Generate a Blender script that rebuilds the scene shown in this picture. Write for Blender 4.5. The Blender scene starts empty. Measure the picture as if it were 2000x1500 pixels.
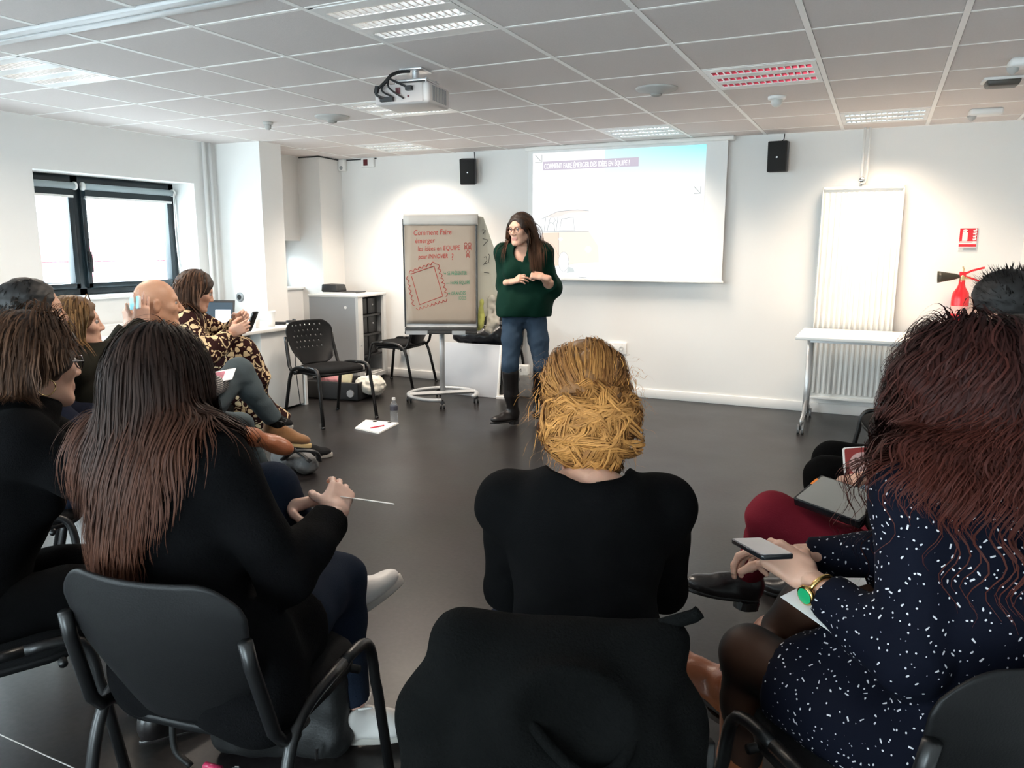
import bpy, bmesh, math, random
import numpy as np
from math import sin, cos, pi, radians, atan2, hypot
from mathutils import Vector, Matrix, Euler

SC = bpy.context.scene
COL = SC.collection
RND = random.Random(7)

# ------------------------------------------------------------------ camera, world, exposure
CAM_H, CAM_F, CAM_YAW, CAM_PITCH, CAM_ROLL = 1.40, 1503.4, .44366, .17577, .00179
cd = bpy.data.cameras.new('camera')
cam = bpy.data.objects.new('camera', cd); COL.objects.link(cam)
cd.sensor_width = 36.0; cd.sensor_fit = 'HORIZONTAL'; cd.lens = 36.0 * CAM_F / 2000.0
cd.clip_start = .05; cd.clip_end = 200
cam.matrix_world = (Matrix.Translation((0, 0, CAM_H)) @ Matrix.Rotation(CAM_YAW, 4, 'Z')
                    @ Matrix.Rotation(pi / 2 - CAM_PITCH, 4, 'X') @ Matrix.Rotation(CAM_ROLL, 4, 'Z'))
SC.camera = cam
SC.view_settings.view_transform = 'Standard'
SC.view_settings.look = 'None'
SC.view_settings.gamma = 1.0
SC.view_settings.use_curve_mapping = False
SC.view_settings.exposure = 1.32

W = bpy.data.worlds.new('sky'); SC.world = W; W.use_nodes = True
nt = W.node_tree; nt.nodes.clear()
wo = nt.nodes.new('ShaderNodeOutputWorld'); bg = nt.nodes.new('ShaderNodeBackground')
bg.inputs[0].default_value = (.79, .925, 1.0, 1); bg.inputs[1].default_value = 10.0
nt.links.new(bg.outputs[0], wo.inputs[0])

LAMP_W = 13.0
LAMP_COL = (1.0, .86, .72)
CEIL = 2.339
XL, XR, YB, YF = -5.69, .95, 7.02, -2.2
GX0, GDX, GY0, GDY = -.970, .600, 3.20, .5865

def area(name, loc, rot, sx, sy, power, col, spread=180):
    l = bpy.data.lights.new(name, 'AREA'); l.shape = 'RECTANGLE'; l.size = sx; l.size_y = sy
    l.energy = power; l.color = col; l.spread = radians(spread)
    o = bpy.data.objects.new(name, l); COL.objects.link(o); o.location = loc; o.rotation_euler = rot
    return o
# windows of the left wall (y0, y1, z0, z1): the one in view, the one behind the pillar, two nearer than the frame
WINS = [(3.76, 5.25, 1.0, 1.965), (5.95, 6.65, .97, 1.465), (1.75, 3.25, 1.0, 1.965), (-.6, .9, 1.0, 1.965)]
for k, (a, b, c, d) in enumerate(WINS):
    po = area('window_or_added_door_daylight', (XL - .45, (a + b) / 2, (c + d) / 2), (0, -pi / 2, 0), d - c + .3, b - a + .3, 1, (1, 1, 1))
    po.data.cycles.is_portal = True
# glazed doors added in the unseen wall behind the camera for fill daylight
FILL_DOORS = [(-4.9, -2.9), (-1.5, -.2)]
for a, b in FILL_DOORS:
    po = area('window_or_added_door_daylight', ((a + b) / 2, YF - .25, 1.15), (pi / 2, 0, 0), b - a + .2, 2.1, 1, (1, 1, 1))
    po.data.cycles.is_portal = True

# ------------------------------------------------------------------ pixel helper (a real point at a real depth)
_F = np.array([-sin(CAM_YAW) * cos(CAM_PITCH), cos(CAM_YAW) * cos(CAM_PITCH), -sin(CAM_PITCH)])
_R0 = np.array([cos(CAM_YAW), sin(CAM_YAW), 0.]); _U0 = np.cross(_R0, _F)
_R = _R0 * cos(CAM_ROLL) + _U0 * sin(CAM_ROLL); _U = -_R0 * sin(CAM_ROLL) + _U0 * cos(CAM_ROLL)
def at(px, py, depth):
    return np.array([0, 0, CAM_H]) + depth * (_F + _R * (px - 1000) / CAM_F - _U * (py - 750) / CAM_F)
def atz(px, py, z):
    d = _F + _R * (px - 1000) / CAM_F - _U * (py - 750) / CAM_F
    return np.array([0, 0, CAM_H]) + d * (z - CAM_H) / d[2]

# ------------------------------------------------------------------ materials
MATS = {}
def mat(name, col, rough=.6, metal=0., var=.06, vscale=12., bump=0., bscale=60., spec=.5, emit=None, es=0., alpha=1., trans=0.,
        sheen=0., coat=0., stretch=None):
    if name in MATS: return MATS[name]
    m = bpy.data.materials.new(name); m.use_nodes = True; n = m.node_tree; p = n.nodes['Principled BSDF']
    p.inputs['Roughness'].default_value = rough; p.inputs['Metallic'].default_value = metal
    p.inputs['Specular IOR Level'].default_value = spec
    c = tuple(col) + (1,)
    p.inputs['Base Color'].default_value = c
    tc = n.nodes.new('ShaderNodeTexCoord')
    src = tc.outputs['Object']
    if stretch:
        mp = n.nodes.new('ShaderNodeMapping'); mp.inputs['Scale'].default_value = stretch
        n.links.new(src, mp.inputs['Vector']); src = mp.outputs['Vector']
    if var > 0:
        nz = n.nodes.new('ShaderNodeTexNoise'); nz.inputs['Scale'].default_value = vscale; nz.inputs['Detail'].default_value = 4
        n.links.new(src, nz.inputs['Vector'])
        mx = n.nodes.new('ShaderNodeMix'); mx.data_type = 'RGBA'
        mx.inputs['A'].default_value = tuple(min(1, x * (1 - var)) for x in col) + (1,)
        mx.inputs['B'].default_value = tuple(min(1, x * (1 + var)) for x in col) + (1,)
        n.links.new(nz.outputs['Fac'], mx.inputs['Factor']); n.links.new(mx.outputs['Result'], p.inputs['Base Color'])
    if bump > 0:
        nb = n.nodes.new('ShaderNodeTexNoise'); nb.inputs['Scale'].default_value = bscale; nb.inputs['Detail'].default_value = 3
        n.links.new(src, nb.inputs['Vector'])
        bp = n.nodes.new('ShaderNodeBump'); bp.inputs['Strength'].default_value = bump; bp.inputs['Distance'].default_value = .01
        n.links.new(nb.outputs['Fac'], bp.inputs['Height']); n.links.new(bp.outputs['Normal'], p.inputs['Normal'])
    if emit:
        p.inputs['Emission Color'].default_value = tuple(emit) + (1,); p.inputs['Emission Strength'].default_value = es
    if trans:
        p.inputs['Transmission Weight'].default_value = trans
    if alpha < 1: p.inputs['Alpha'].default_value = alpha
    if sheen: p.inputs['Sheen Weight'].default_value = sheen
    if coat: p.inputs['Coat Weight'].default_value = coat
    MATS[name] = m
    return m

# ------------------------------------------------------------------ objects, things, parts
def tag(o, label=None, cat=None, group=None, kind=None):
    if label: o['label'] = label
    if cat: o['category'] = cat
    if group: o['group'] = group
    if kind: o['kind'] = kind
    return o
def thing(name, label, cat, loc=(0, 0, 0), rz=0., group=None):
    o = bpy.data.objects.new(name, None); COL.objects.link(o); o.empty_display_size = .05
    o.location = Vector([float(v) for v in loc]); o.rotation_euler = (0, 0, rz)
    return tag(o, label, cat, group)
def link(name, me, m=None, parent=None, smooth=False):
    o = bpy.data.objects.new(name, me); COL.objects.link(o)
    if m is not None:
        for mm in (m if isinstance(m, (list, tuple)) else [m]): me.materials.append(mm)
    if parent is not None: o.parent = parent
    if smooth: me.polygons.foreach_set('use_smooth', np.ones(len(me.polygons), dtype=bool))
    return o
WORLD = set()
def wparent(o, parent):
    """parent an object whose mesh is written in world coordinates under a moved empty"""
    o.parent = parent; WORLD.add(o.name)
    if parent.name in WORLD or parent.parent is None and parent.type == 'MESH' and parent.location.length < 1e-9:
        return o        # the parent's own mesh is in world coordinates too
    M = Matrix.Translation(parent.location) @ parent.rotation_euler.to_matrix().to_4x4()
    o.matrix_parent_inverse = M.inverted()
    return o
class MB:
    """collects simple shapes and links them as ONE mesh object"""
    def __init__(s): s.v = []; s.f = []; s.mi = []; s.cur = 0
    def add(s, vs, fs):
        k = len(s.v); s.v += [tuple(map(float, v)) for v in vs]; s.f += [tuple(i + k for i in f) for f in fs]; s.mi += [s.cur] * len(fs)
        return s
    def box(s, c, d, rz=0., M=None, taper=None):
        x, y, z = d[0] / 2, d[1] / 2, d[2] / 2
        vs = [Vector((a * x, b * y, e * z)) for e in (-1, 1) for b in (-1, 1) for a in (-1, 1)]
        if taper:
            for i in range(4, 8): vs[i].x *= taper[0]; vs[i].y *= taper[1]
        R = M if M is not None else Matrix.Rotation(rz, 3, 'Z')
        c = Vector(c)
        s.add([c + R @ v for v in vs], [(0, 2, 3, 1), (4, 5, 7, 6), (0, 1, 5, 4), (2, 6, 7, 3), (0, 4, 6, 2), (1, 3, 7, 5)])
        return s
    def b2(s, lo, hi):
        return s.box([(a + b) / 2 for a, b in zip(lo, hi)], [abs(b - a) for a, b in zip(lo, hi)])
    def tube(s, pts, r, n=8, cap=True, sx=1., up=None):
        pts = [Vector([float(q) for q in p]) for p in pts]; m = len(pts)
        rs = r if isinstance(r, (list, tuple, np.ndarray)) else [r] * m
        T = []
        for i in range(m):
            t = pts[min(i + 1, m - 1)] - pts[max(i - 1, 0)]
            T.append(t.normalized() if t.length > 1e-9 else Vector((0, 0, 1)))
        u = Vector(up) if up is not None else (Vector((0, 0, 1)) if abs(T[0].z) < .9 else Vector((1, 0, 0)))
        a = T[0].cross(u).normalized(); vs = []; fs = []
        for i in range(m):
            a = (a - T[i] * a.dot(T[i])); a = a.normalized() if a.length > 1e-6 else T[i].orthogonal().normalized()
            b = T[i].cross(a)
            for k in range(n):
                w = 2 * pi * k / n
                vs.append(pts[i] + (a * cos(w) * sx + b * sin(w)) * float(rs[i]))
        for i in range(m - 1):
            for k in range(n):
                k2 = (k + 1) % n
                fs.append((i * n + k, i * n + k2, (i + 1) * n + k2, (i + 1) * n + k))
        if cap: fs.append(tuple(range(n))[::-1]); fs.append(tuple((m - 1) * n + k for k in range(n)))
        return s.add(vs, fs)
    def lathe(s, prof, c=(0, 0, 0), n=16, M=None, cap=True):
        c = Vector(c); vs = []; fs = []; m = len(prof)
        R = M if M is not None else Matrix.Identity(3)
        for (r, z) in prof:
            for k in range(n):
                w = 2 * pi * k / n; vs.append(c + R @ Vector((r * cos(w), r * sin(w), z)))
        for i in range(m - 1):
            for k in range(n):
                k2 = (k + 1) % n; fs.append((i * n + k, i * n + k2, (i + 1) * n + k2, (i + 1) * n + k))
        if cap: fs.append(tuple(range(n))[::-1]); fs.append(tuple((m - 1) * n + k for k in range(n)))
        return s.add(vs, fs)
    def prism(s, poly, th, M=None, c=(0, 0, 0)):
        """polygon in local xy, extruded th along local z"""
        M = M if M is not None else Matrix.Identity(3); c = Vector(c); n = len(poly)
        vs = [c + M @ Vector((x, y, 0)) for x, y in poly] + [c + M @ Vector((x, y, th)) for x, y in poly]
        fs = [tuple(range(n))[::-1], tuple(range(n, 2 * n))] + [(k, (k + 1) % n, n + (k + 1) % n, n + k) for k in range(n)]
        return s.add(vs, fs)
    def mesh(s, name):
        me = bpy.data.meshes.new(name); me.from_pydata(s.v, [], s.f); me.update()
        if any(s.mi): me.polygons.foreach_set('material_index', np.array(s.mi, dtype=np.int32))
        bm = bmesh.new(); bm.from_mesh(me); bmesh.ops.recalc_face_normals(bm, faces=bm.faces); bm.to_mesh(me); bm.free()
        return me
    def build(s, name, m, parent=None, smooth=False, bevel=0., seg=2, world=False):
        o = link(name, s.mesh(name), m, None if world else parent, smooth)
        if world and parent is not None: wparent(o, parent)
        if bevel:
            md = o.modifiers.new('bevel', 'BEVEL'); md.width = bevel; md.segments = seg; md.limit_method = 'ANGLE'; md.angle_limit = radians(40)
            o.data.polygons.foreach_set('use_smooth', np.ones(len(o.data.polygons), dtype=bool))
            md.harden_normals = False
        elif smooth:
            pass
        return o
def autosmooth(o, deg=40):
    bm = bmesh.new(); bm.from_mesh(o.data)
    for e in bm.edges:
        if len(e.link_faces) == 2 and e.calc_face_angle(0) > radians(deg): e.smooth = False
    for f in bm.faces: f.smooth = True
    bm.to_mesh(o.data); bm.free(); return o
def copy_tree(o, parent=None):
    c = o.copy(); COL.objects.link(c)
    if parent is not None: c.parent = parent
    for ch in list(o.children): copy_tree(ch, c)
    return c
def rrect(w, h, r, n=5):
    pts = []
    for cx, cy, a0 in ((w / 2 - r, h / 2 - r, 0), (-w / 2 + r, h / 2 - r, 90), (-w / 2 + r, -h / 2 + r, 180), (w / 2 - r, -h / 2 + r, 270)):
        for k in range(n + 1):
            a = radians(a0 + 90 * k / n); pts.append((cx + r * cos(a), cy + r * sin(a)))
    return pts
def text_mesh(body, size, name, m, parent, M, ext=.0006, align='LEFT', shear=0., sx=1.):
    cu = bpy.data.curves.new(name, 'FONT'); cu.body = body; cu.size = size; cu.extrude = ext; cu.align_x = align; cu.shear = shear
    cu.resolution_u = 3
    o = bpy.data.objects.new(name, cu); COL.objects.link(o)
    bpy.context.view_layer.update()
    me = bpy.data.meshes.new_from_object(o.evaluated_get(bpy.context.evaluated_depsgraph_get()))
    bpy.data.objects.remove(o); bpy.data.curves.remove(cu)
    me.transform(M @ Matrix.Diagonal((sx, 1, 1, 1)))
    return link(name, me, m, parent)
def bez(p0, p1, p2, p3, n=12):
    out = []
    for i in range(n + 1):
        t = i / n; a = (1 - t)
        out.append(tuple(a ** 3 * p0[k] + 3 * a * a * t * p1[k] + 3 * a * t * t * p2[k] + t ** 3 * p3[k] for k in range(len(p0))))
    return out
def crom(pts, n=6):
    P = [np.array(p, float) for p in pts]; P = [2 * P[0] - P[1]] + P + [2 * P[-1] - P[-2]]; out = []
    for i in range(1, len(P) - 2):
        for k in range(n):
            t = k / n
            out.append(.5 * ((2 * P[i]) + (P[i + 1] - P[i - 1]) * t + (2 * P[i - 1] - 5 * P[i] + 4 * P[i + 1] - P[i + 2]) * t * t + (3 * P[i] - P[i - 1] - 3 * P[i + 1] + P[i + 2]) * t ** 3))
    out.append(P[-2]); return out

# ================================================================== THE ROOM
M_wall = mat('white wall paint', (.80, .79, .77), .75, var=.015, vscale=3, bump=.03, bscale=180)
M_tile = mat('mineral ceiling tile', (.70, .645, .625), .9, var=.05, vscale=90, bump=.12, bscale=260)
M_bar = mat('white ceiling grid bar', (.95, .93, .91), .5, var=.01)
M_base = mat('white skirting', (.80, .79, .77), .45, var=.01)
M_white = mat('white plastic', (.82, .81, .79), .4, var=.01)
M_wmetal = mat('white painted metal', (.85, .84, .81), .35, var=.01)
M_black = mat('black plastic', (.012, .012, .013), .45, var=.1)
M_dark = mat('dark interior', (.02, .02, .02), .9, var=.1)
M_alu = mat('brushed aluminium', (.62, .62, .63), .35, metal=.9, var=.03)
M_chrome = mat('chrome', (.8, .8, .8), .12, metal=1., var=0)
M_grey = mat('grey steel', (.32, .33, .34), .45, metal=.3, var=.03)

def floor_mat():
    m = bpy.data.materials.new('dark vinyl floor'); m.use_nodes = True; n = m.node_tree; p = n.nodes['Principled BSDF']
    tc = n.nodes.new('ShaderNodeTexCoord')
    a = n.nodes.new('ShaderNodeTexNoise'); a.inputs['Scale'].default_value = 55; a.inputs['Detail'].default_value = 6
    b = n.nodes.new('ShaderNodeTexNoise'); b.inputs['Scale'].default_value = 2.2; b.inputs['Detail'].default_value = 3
    for q in (a, b): n.links.new(tc.outputs['Object'], q.inputs['Vector'])
    r = n.nodes.new('ShaderNodeValToRGB'); r.color_ramp.elements[0].position = .35; r.color_ramp.elements[1].position = .7
    r.color_ramp.elements[0].color = (.011, .0092, .0088, 1); r.color_ramp.elements[1].color = (.023, .0190, .018, 1)
    n.links.new(a.outputs['Fac'], r.inputs['Fac'])
    mx = n.nodes.new('ShaderNodeMix'); mx.data_type = 'RGBA'; mx.blend_type = 'MULTIPLY'; mx.inputs['Factor'].default_value = .35
    n.links.new(r.outputs['Color'], mx.inputs['A']); n.links.new(b.outputs['Color'], mx.inputs['B'])
    n.links.new(mx.outputs['Result'], p.inputs['Base Color'])
    p.inputs['Roughness'].default_value = .42; p.inputs['Specular IOR Level'].default_value = .38
    mr = n.nodes.new('ShaderNodeMapRange'); mr.inputs['To Min'].default_value = .28; mr.inputs['To Max'].default_value = .42
    n.links.new(b.outputs['Fac'], mr.inputs['Value']); n.links.new(mr.outputs['Result'], p.inputs['Roughness'])
    bp = n.nodes.new('ShaderNodeBump'); bp.inputs['Strength'].default_value = .06; bp.inputs['Distance'].default_value = .004
    n.links.new(a.outputs['Fac'], bp.inputs['Height']); n.links.new(bp.outputs['Normal'], p.inputs['Normal'])
    return m
M_floor = floor_mat()

def struct(name, mb, m, parent=None, **k):
    o = mb.build(name, m, parent, **k)
    if parent is None: tag(o, kind='structure')
    return o
fl = struct('floor', MB().b2((XL - .5, YF - .2, -.12), (XR + .2, YB + .2, 0)), M_floor)
# welded seam of the vinyl sheets
seam = MB()
p, q = atz(0, 1435, 0), atz(150, 1503, 0); d = (q - p) / np.linalg.norm(q - p)
seam.tube([p - d * 1.2 + [0, 0, -.0005], q + d * 1.0 + [0, 0, -.0005]], .0022, 6)
struct('seam', seam, mat('floor weld', (.35, .33, .31), .4, var=.02), fl)

# walls
struct('wall_back', MB().b2((XL - .5, YB, 0), (XR + .2, YB + .2, 2.7)), M_wall)
struct('wall_right', MB().b2((XR, YF, 0), (XR + .15, YB, 2.7)), M_wall)
wf = MB(); xe = [XL - .5] + [v for w in FILL_DOORS for v in w] + [XR + .2]
for k in range(0, len(xe), 2): wf.b2((xe[k], YF - .2, 0), (xe[k + 1], YF, 2.7))
for a, b in FILL_DOORS: wf.b2((a, YF - .2, 2.15), (b, YF, 2.7)); wf.b2((a, YF - .2, 0), (b, YF, .12))
struct('wall_front', wf, M_wall)
wl = MB(); TH = .40
ys = [YF] + sorted([v for w in WINS for v in w[:2]]) + [YB]
wsort = sorted(WINS)
for k in range(0, len(ys) - 1, 2): wl.b2((XL - TH, ys[k], 0), (XL, ys[k + 1], 2.7))
for a, b, c, dd in wsort:
    wl.b2((XL - TH, a, 0), (XL, b, c)); wl.b2((XL - TH, a, dd), (XL, b, 2.7))
struct('wall_left', wl, M_wall)
pl = struct('pillar', MB().b2((XL, 5.52, 0), (-5.15, 5.80, CEIL + .02)), M_wall); pl.name = 'wall_pillar'
pl2 = struct('wall_corner_pillar', MB().b2((XL, 6.65, 0), (-5.40, YB, CEIL + .02)), M_wall)
# skirting
bb = MB().b2((XL, YB - .015, 0), (XR, YB, .085)); struct('baseboard_back', bb, M_base, bevel=.004)
bb = MB().b2((XR - .015, YF, 0), (XR, YB - .02, .085)); struct('baseboard_right', bb, M_base, bevel=.004)
bb = MB().b2((XL, YF, 0), (XL + .015, 5.5, .085)); struct('baseboard_left', bb, M_base, bevel=.004)
# door casing at the far right corner
tr = MB().b2((XR - .045, 6.35, 0), (XR - .001, 6.43, 2.1)); tr.b2((XR - .045, 5.4, 2.05), (XR - .001, 6.43, 2.12)); struct('trim_2', tr, M_base)
# heating pipes rising on the left wall and above the tall radiator
pp = MB().tube([(XL + .03, 5.36, 0), (XL + .03, 5.36, CEIL)], .017, 10); pp.tube([(XL + .03, 5.43, 0), (XL + .03, 5.43, CEIL)], .012, 10)
struct('trim_3', pp, M_wall, smooth=True)

# ceiling: slab, grid bars, single tiles
slab = struct('ceiling', MB().b2((XL - .1, YF, CEIL + .05), (XR + .1, YB, CEIL + .30)), M_dark)
RAIL = (2.315, 2.43)
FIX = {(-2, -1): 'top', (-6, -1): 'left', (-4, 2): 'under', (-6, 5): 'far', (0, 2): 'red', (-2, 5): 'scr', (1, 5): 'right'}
xs = [XL] + [GX0 + GDX * i for i in range(-7, 4)] + [XR]
jr = range(-9, 7)
ysr = [YF] + [GY0 + GDY * j for j in jr] + [YB]
tile_cache = {}
def tile(x0, x1, y0, y1):
    key = (round(x1 - x0, 3), round(y1 - y0, 3))
    if key not in tile_cache:
        w, h = key
        mb = MB().box((0, 0, .010), (w - .012, h - .012, .012)).box((0, 0, .002), (w - .03, h - .03, .006))
        tile_cache[key] = mb.mesh('ceiling_tile'); tile_cache[key].materials.append(M_tile)
    o = bpy.data.objects.new('ceiling_tile', tile_cache[key]); COL.objects.link(o); o.parent = slab
    o.location = ((x0 + x1) / 2, (y0 + y1) / 2, CEIL)
for jy in range(len(ysr) - 1):
    y0, y1 = ysr[jy], ysr[jy + 1]
    if y1 - y0 < .05: continue
    spans = [(y0, y1)]
    if y0 < RAIL[0] < y1: spans = [(y0, RAIL[0]), (RAIL[1], y1)]
    for ix in range(len(xs) - 1):
        x0, x1 = xs[ix], xs[ix + 1]
        if x1 - x0 < .03: continue
        i = round((x0 - GX0) / GDX); j = round((y0 - GY0) / GDY)
        if (i, j) in FIX and abs(x1 - x0 - GDX) < .01: continue
        for a, b in spans:
            if b - a > .04: tile(x0, x1, a, b)
barm = {}
for x in xs[1:-1]:
    for (a, b) in ((YF, RAIL[0]), (RAIL[1], YB)):
        struct('grid_bar', MB().b2((x - .013, a, CEIL - .003), (x + .013, b, CEIL + .03)), M_bar, slab)
for y in ysr[1:-1]:
    struct('grid_bar', MB().b2((XL, y - .0075, CEIL - .002), (XR, y + .0075, CEIL + .03)), M_bar, slab)
# perimeter angle
pa = MB().b2((XL, YB - .022, CEIL - .003), (XR, YB, CEIL + .02)); pa.b2((XL, YF, CEIL - .003), (XL + .022, YB, CEIL + .02)); pa.b2((XR - .022, YF, CEIL - .003), (XR, YB, CEIL + .02))
struct('edge_angle', pa, M_bar, slab)
# sliding-partition rail: two white metal flanges and a dark slot
rl = struct('trim_1', MB().b2((XL, RAIL[0], CEIL - .012), (XR, RAIL[0] + .048, CEIL + .04)).b2((XL, RAIL[1] - .048, CEIL - .012), (XR, RAIL[1], CEIL + .04)),
            mat('rail white lacquer', (.58, .585, .59), .4, metal=.1, var=.02), bevel=.0015)
struct('slot', MB().b2((XL, RAIL[0] + .048, CEIL + .01), (XR, RAIL[1] - .048, CEIL + .03)), M_dark, rl)

# ------------------------------------------------------------------ recessed ceiling lights
M_lpan = mat('light fitting lacquer', (.82, .81, .80), .35, var=.01)
M_refl = mat('mirror reflector', (.80, .80, .80), .22, metal=1., var=.02)
M_painted_redrefl = mat('reflector with painted red reflection', (.42, .025, .045), .3, metal=.6, var=.05)  # reflection of something red, painted into the reflector colour of one light
M_blade = mat('louvre blade', (.85, .85, .85), .25, metal=.7, var=.02)
M_tube_on = mat('lit tube', (1, 1, 1), .4, var=0, emit=(1.0, .90, .80), es=1.8)
M_tube_off = mat('unlit tube', (.75, .74, .72), .4, var=0)
LIGHT_LABEL = {
    'top': 'recessed ceiling light with three bright louvre strips nearest above the circle of chairs',
    'left': 'recessed ceiling light with three bluish louvre strips near the window side ceiling rail',
    'under': 'recessed ceiling light directly below and behind the projector',
    'far': 'recessed ceiling light in the far left corner before the alarm siren',
    'red': 'recessed ceiling light whose three louvre strips show a painted red reflection',
    'scr': 'recessed ceiling light just above the projection screen, tinted pale blue',
    'right': 'recessed ceiling light above the tall white radiator'}
def ceiling_light(key, i, j):
    cx, cy = GX0 + GDX * (i + .5), GY0 + GDY * (j + .5); w, h = GDX - .03, GDY - .03
    t = thing('ceiling_light', LIGHT_LABEL[key], 'ceiling light', (cx, cy, CEIL), 0, 'recessed louvre ceiling lights')
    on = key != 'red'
    SW, SL = .085, w - .05
    cs = [-.165, 0., .165]
    f = MB(); edges = [-h / 2] + [v for c in cs for v in (c - SW / 2, c + SW / 2)] + [h / 2]
    for k in range(0, len(edges), 2): f.b2((-w / 2, edges[k], -.004), (w / 2, edges[k + 1], .004))
    for s in (-1, 1): f.b2((s * SL / 2, -h / 2, -.0035), (s * w / 2, h / 2, .0035))
    f.b2((-w / 2, -h / 2, .052), (w / 2, h / 2, .058))
    f.build('housing', M_lpan, t)
    for c in cs:
        r = MB(); n = 7; prof = []
        for k in range(n + 1):
            a = pi * k / n; prof.append((c - SW / 2 * cos(a), .05 * sin(a)))
        vs = [(x, y, z) for x in (-SL / 2, SL / 2) for (y, z) in prof]; m = n + 1
        r.add(vs, [(k, k + 1, m + k + 1, m + k) for k in range(n)])
        lo = r.build('reflector', M_painted_redrefl if key == 'red' else M_refl, t, smooth=True)
        b = MB(); nb = 15
        for k in range(nb + 1):
            x = -SL / 2 + SL * k / nb
            b.add([(x - .004, c - SW / 2, -.003), (x + .004, c - SW / 2, -.003), (x + .004, c + SW / 2, -.003), (x - .004, c + SW / 2, -.003),
                   (x - .001, c - SW / 2, .026), (x + .001, c - SW / 2, .026), (x + .001, c + SW / 2, .026), (x - .001, c + SW / 2, .026)],
                  [(0, 3, 2, 1), (4, 5, 6, 7), (0, 1, 5, 4), (1, 2, 6, 5), (2, 3, 7, 6), (3, 0, 4, 7)])
        b.build('louvre', M_blade, t)
        MB().tube([(-SL / 2, c, .034), (SL / 2, c, .034)], .008, 8).build('tube', M_tube_on if on else M_tube_off, t, smooth=True)
    if on:
        a = area('lamp', (cx, cy, CEIL - .012), (0, 0, 0), .5, .5, LAMP_W * {'right': .72, 'scr': .6, 'far': .95}.get(key, 1.), (1., .80, .60) if key == 'right' else LAMP_COL, 118 if key in ('right', 'scr', 'far') else 160)
        a.visible_camera = False
for (i, j), key in FIX.items(): ceiling_light(key, i, j)

# ------------------------------------------------------------------ windows in the left wall
M_frame = mat('anthracite window frame', (.010, .020, .026), .3, var=.05)
M_glass = bpy.data.materials.new('window glass'); M_glass.use_nodes = True
_n = M_glass.node_tree; _n.nodes.clear()
_o = _n.nodes.new('ShaderNodeOutputMaterial'); _m = _n.nodes.new('ShaderNodeMixShader'); _t = _n.nodes.new('ShaderNodeBsdfTransparent'); _g = _n.nodes.new('ShaderNodeBsdfGlossy')
_t.inputs[0].default_value = (.96, .98, .98, 1); _g.inputs['Roughness'].default_value = .03; _m.inputs[0].default_value = .06
_n.links.new(_t.outputs[0], _m.inputs[1]); _n.links.new(_g.outputs[0], _m.inputs[2]); _n.links.new(_m.outputs[0], _o.inputs[0])
M_blind = mat('grey blind fabric', (.36, .42, .44), .8, var=.05); M_cloth2 = mat('dark blind cloth', (.03, .04, .045), .85, var=.05)
M_sill = mat('white window sill', (.86, .87, .87), .3, var=.01)
def window(num, y0, y1, z0, z1, mull=None):
    XW = XL - .30
    fr = MB(); t = .055; dz = .06
    fr.b2((XW - .04, y0, z0 - .01), (XW + .03, y1, z0 + dz)); fr.b2((XW - .04, y0, z1 - .075), (XW + .03, y1, z1))
    fr.b2((XW - .04, y0, z0), (XW + .03, y0 + t, z1)); fr.b2((XW - .04, y1 - t, z0), (XW + .03, y1, z1))
    if mull: fr.b2((XW - .04, mull - .035, z0), (XW + .03, mull + .035, z1))
    w = fr.build('window_%d' % num, M_frame, bevel=.004); tag(w, kind='structure')
    panes = [(y0 + t, (mull - .035) if mull else y1 - t)] + ([(mull + .035, y1 - t)] if mull else [])
    for a, b in panes:
        MB().b2((XW - .012, a, z0 + dz), (XW - .006, b, z1 - .075)).build('pane', M_glass, w)
        s = MB(); k = .042
        s.b2((XW - .02, a, z0 + dz), (XW + .055, b, z0 + dz + k)); s.b2((XW - .02, a, z1 - .075 - k), (XW + .055, b, z1 - .075))
        s.b2((XW - .02, a, z0 + dz), (XW + .055, a + k, z1 - .075)); s.b2((XW - .02, b - k, z0 + dz), (XW + .055, b, z1 - .075))
        sh = s.build('sash', M_frame, w, bevel=.004)
        rb = MB().tube([(XW + .085, a + .005, z1 - .085), (XW + .085, b - .005, z1 - .085)], .026, 12)
        bl = rb.build('roller_blind', M_blind, w, smooth=True)
        e = MB()
        for yy in (a + .0, b - .0): e.tube([(XW + .085, yy - .008, z1 - .085), (XW + .085, yy + .008, z1 - .085)], .033, 12)
        e.build('blind_bracket', M_white, bl, smooth=True)
        MB().b2((XW + .080, a + .02, z1 - .165), (XW + .083, b - .02, z1 - .085)).build('blind_cloth', M_cloth2, bl)
        MB().b2((XW + .074, a + .02, z1 - .178), (XW + .090, b - .02, z1 - .160)).build('hem_bar', M_white, bl)
    if mull:
        h = MB().b2((XW + .055, mull + .045, z0 + .27), (XW + .075, mull + .075, z0 + .36)); h.b2((XW + .072, mull + .05, z0 + .19), (XW + .088, mull + .07, z0 + .34))
        h.build('handle', M_black, w, bevel=.006)
        yc = y1 - .07; pts = []
        for k in range(25):
            a = 2 * pi * k / 24; pts.append((XW + .115, yc + .024 * sin(a) + .01, z0 + .46 + (.42 if cos(a) > 0 else .40) * cos(a)))
        ch = MB(); ch.tube([(XW + .115, yc - .004, z1 - .09)] + bez((XW + .115, yc - .006, z1 - .3), (XW + .115, yc - .02, z0 + .1), (XW + .115, yc + .06, z0 - .03), (XW + .115, yc + .03, z0 + .3), 14) + [(XW + .115, yc + .006, z1 - .09)], .0045, 6)
        ch.build('blind_chain', M_white, w, smooth=True)
    MB().b2((XL - .285, y0 + .001, z0 - .02), (XL + .025, y1 - .001, z0 + .005)).build('sill', M_sill, w, bevel=.004)
    return w
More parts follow.
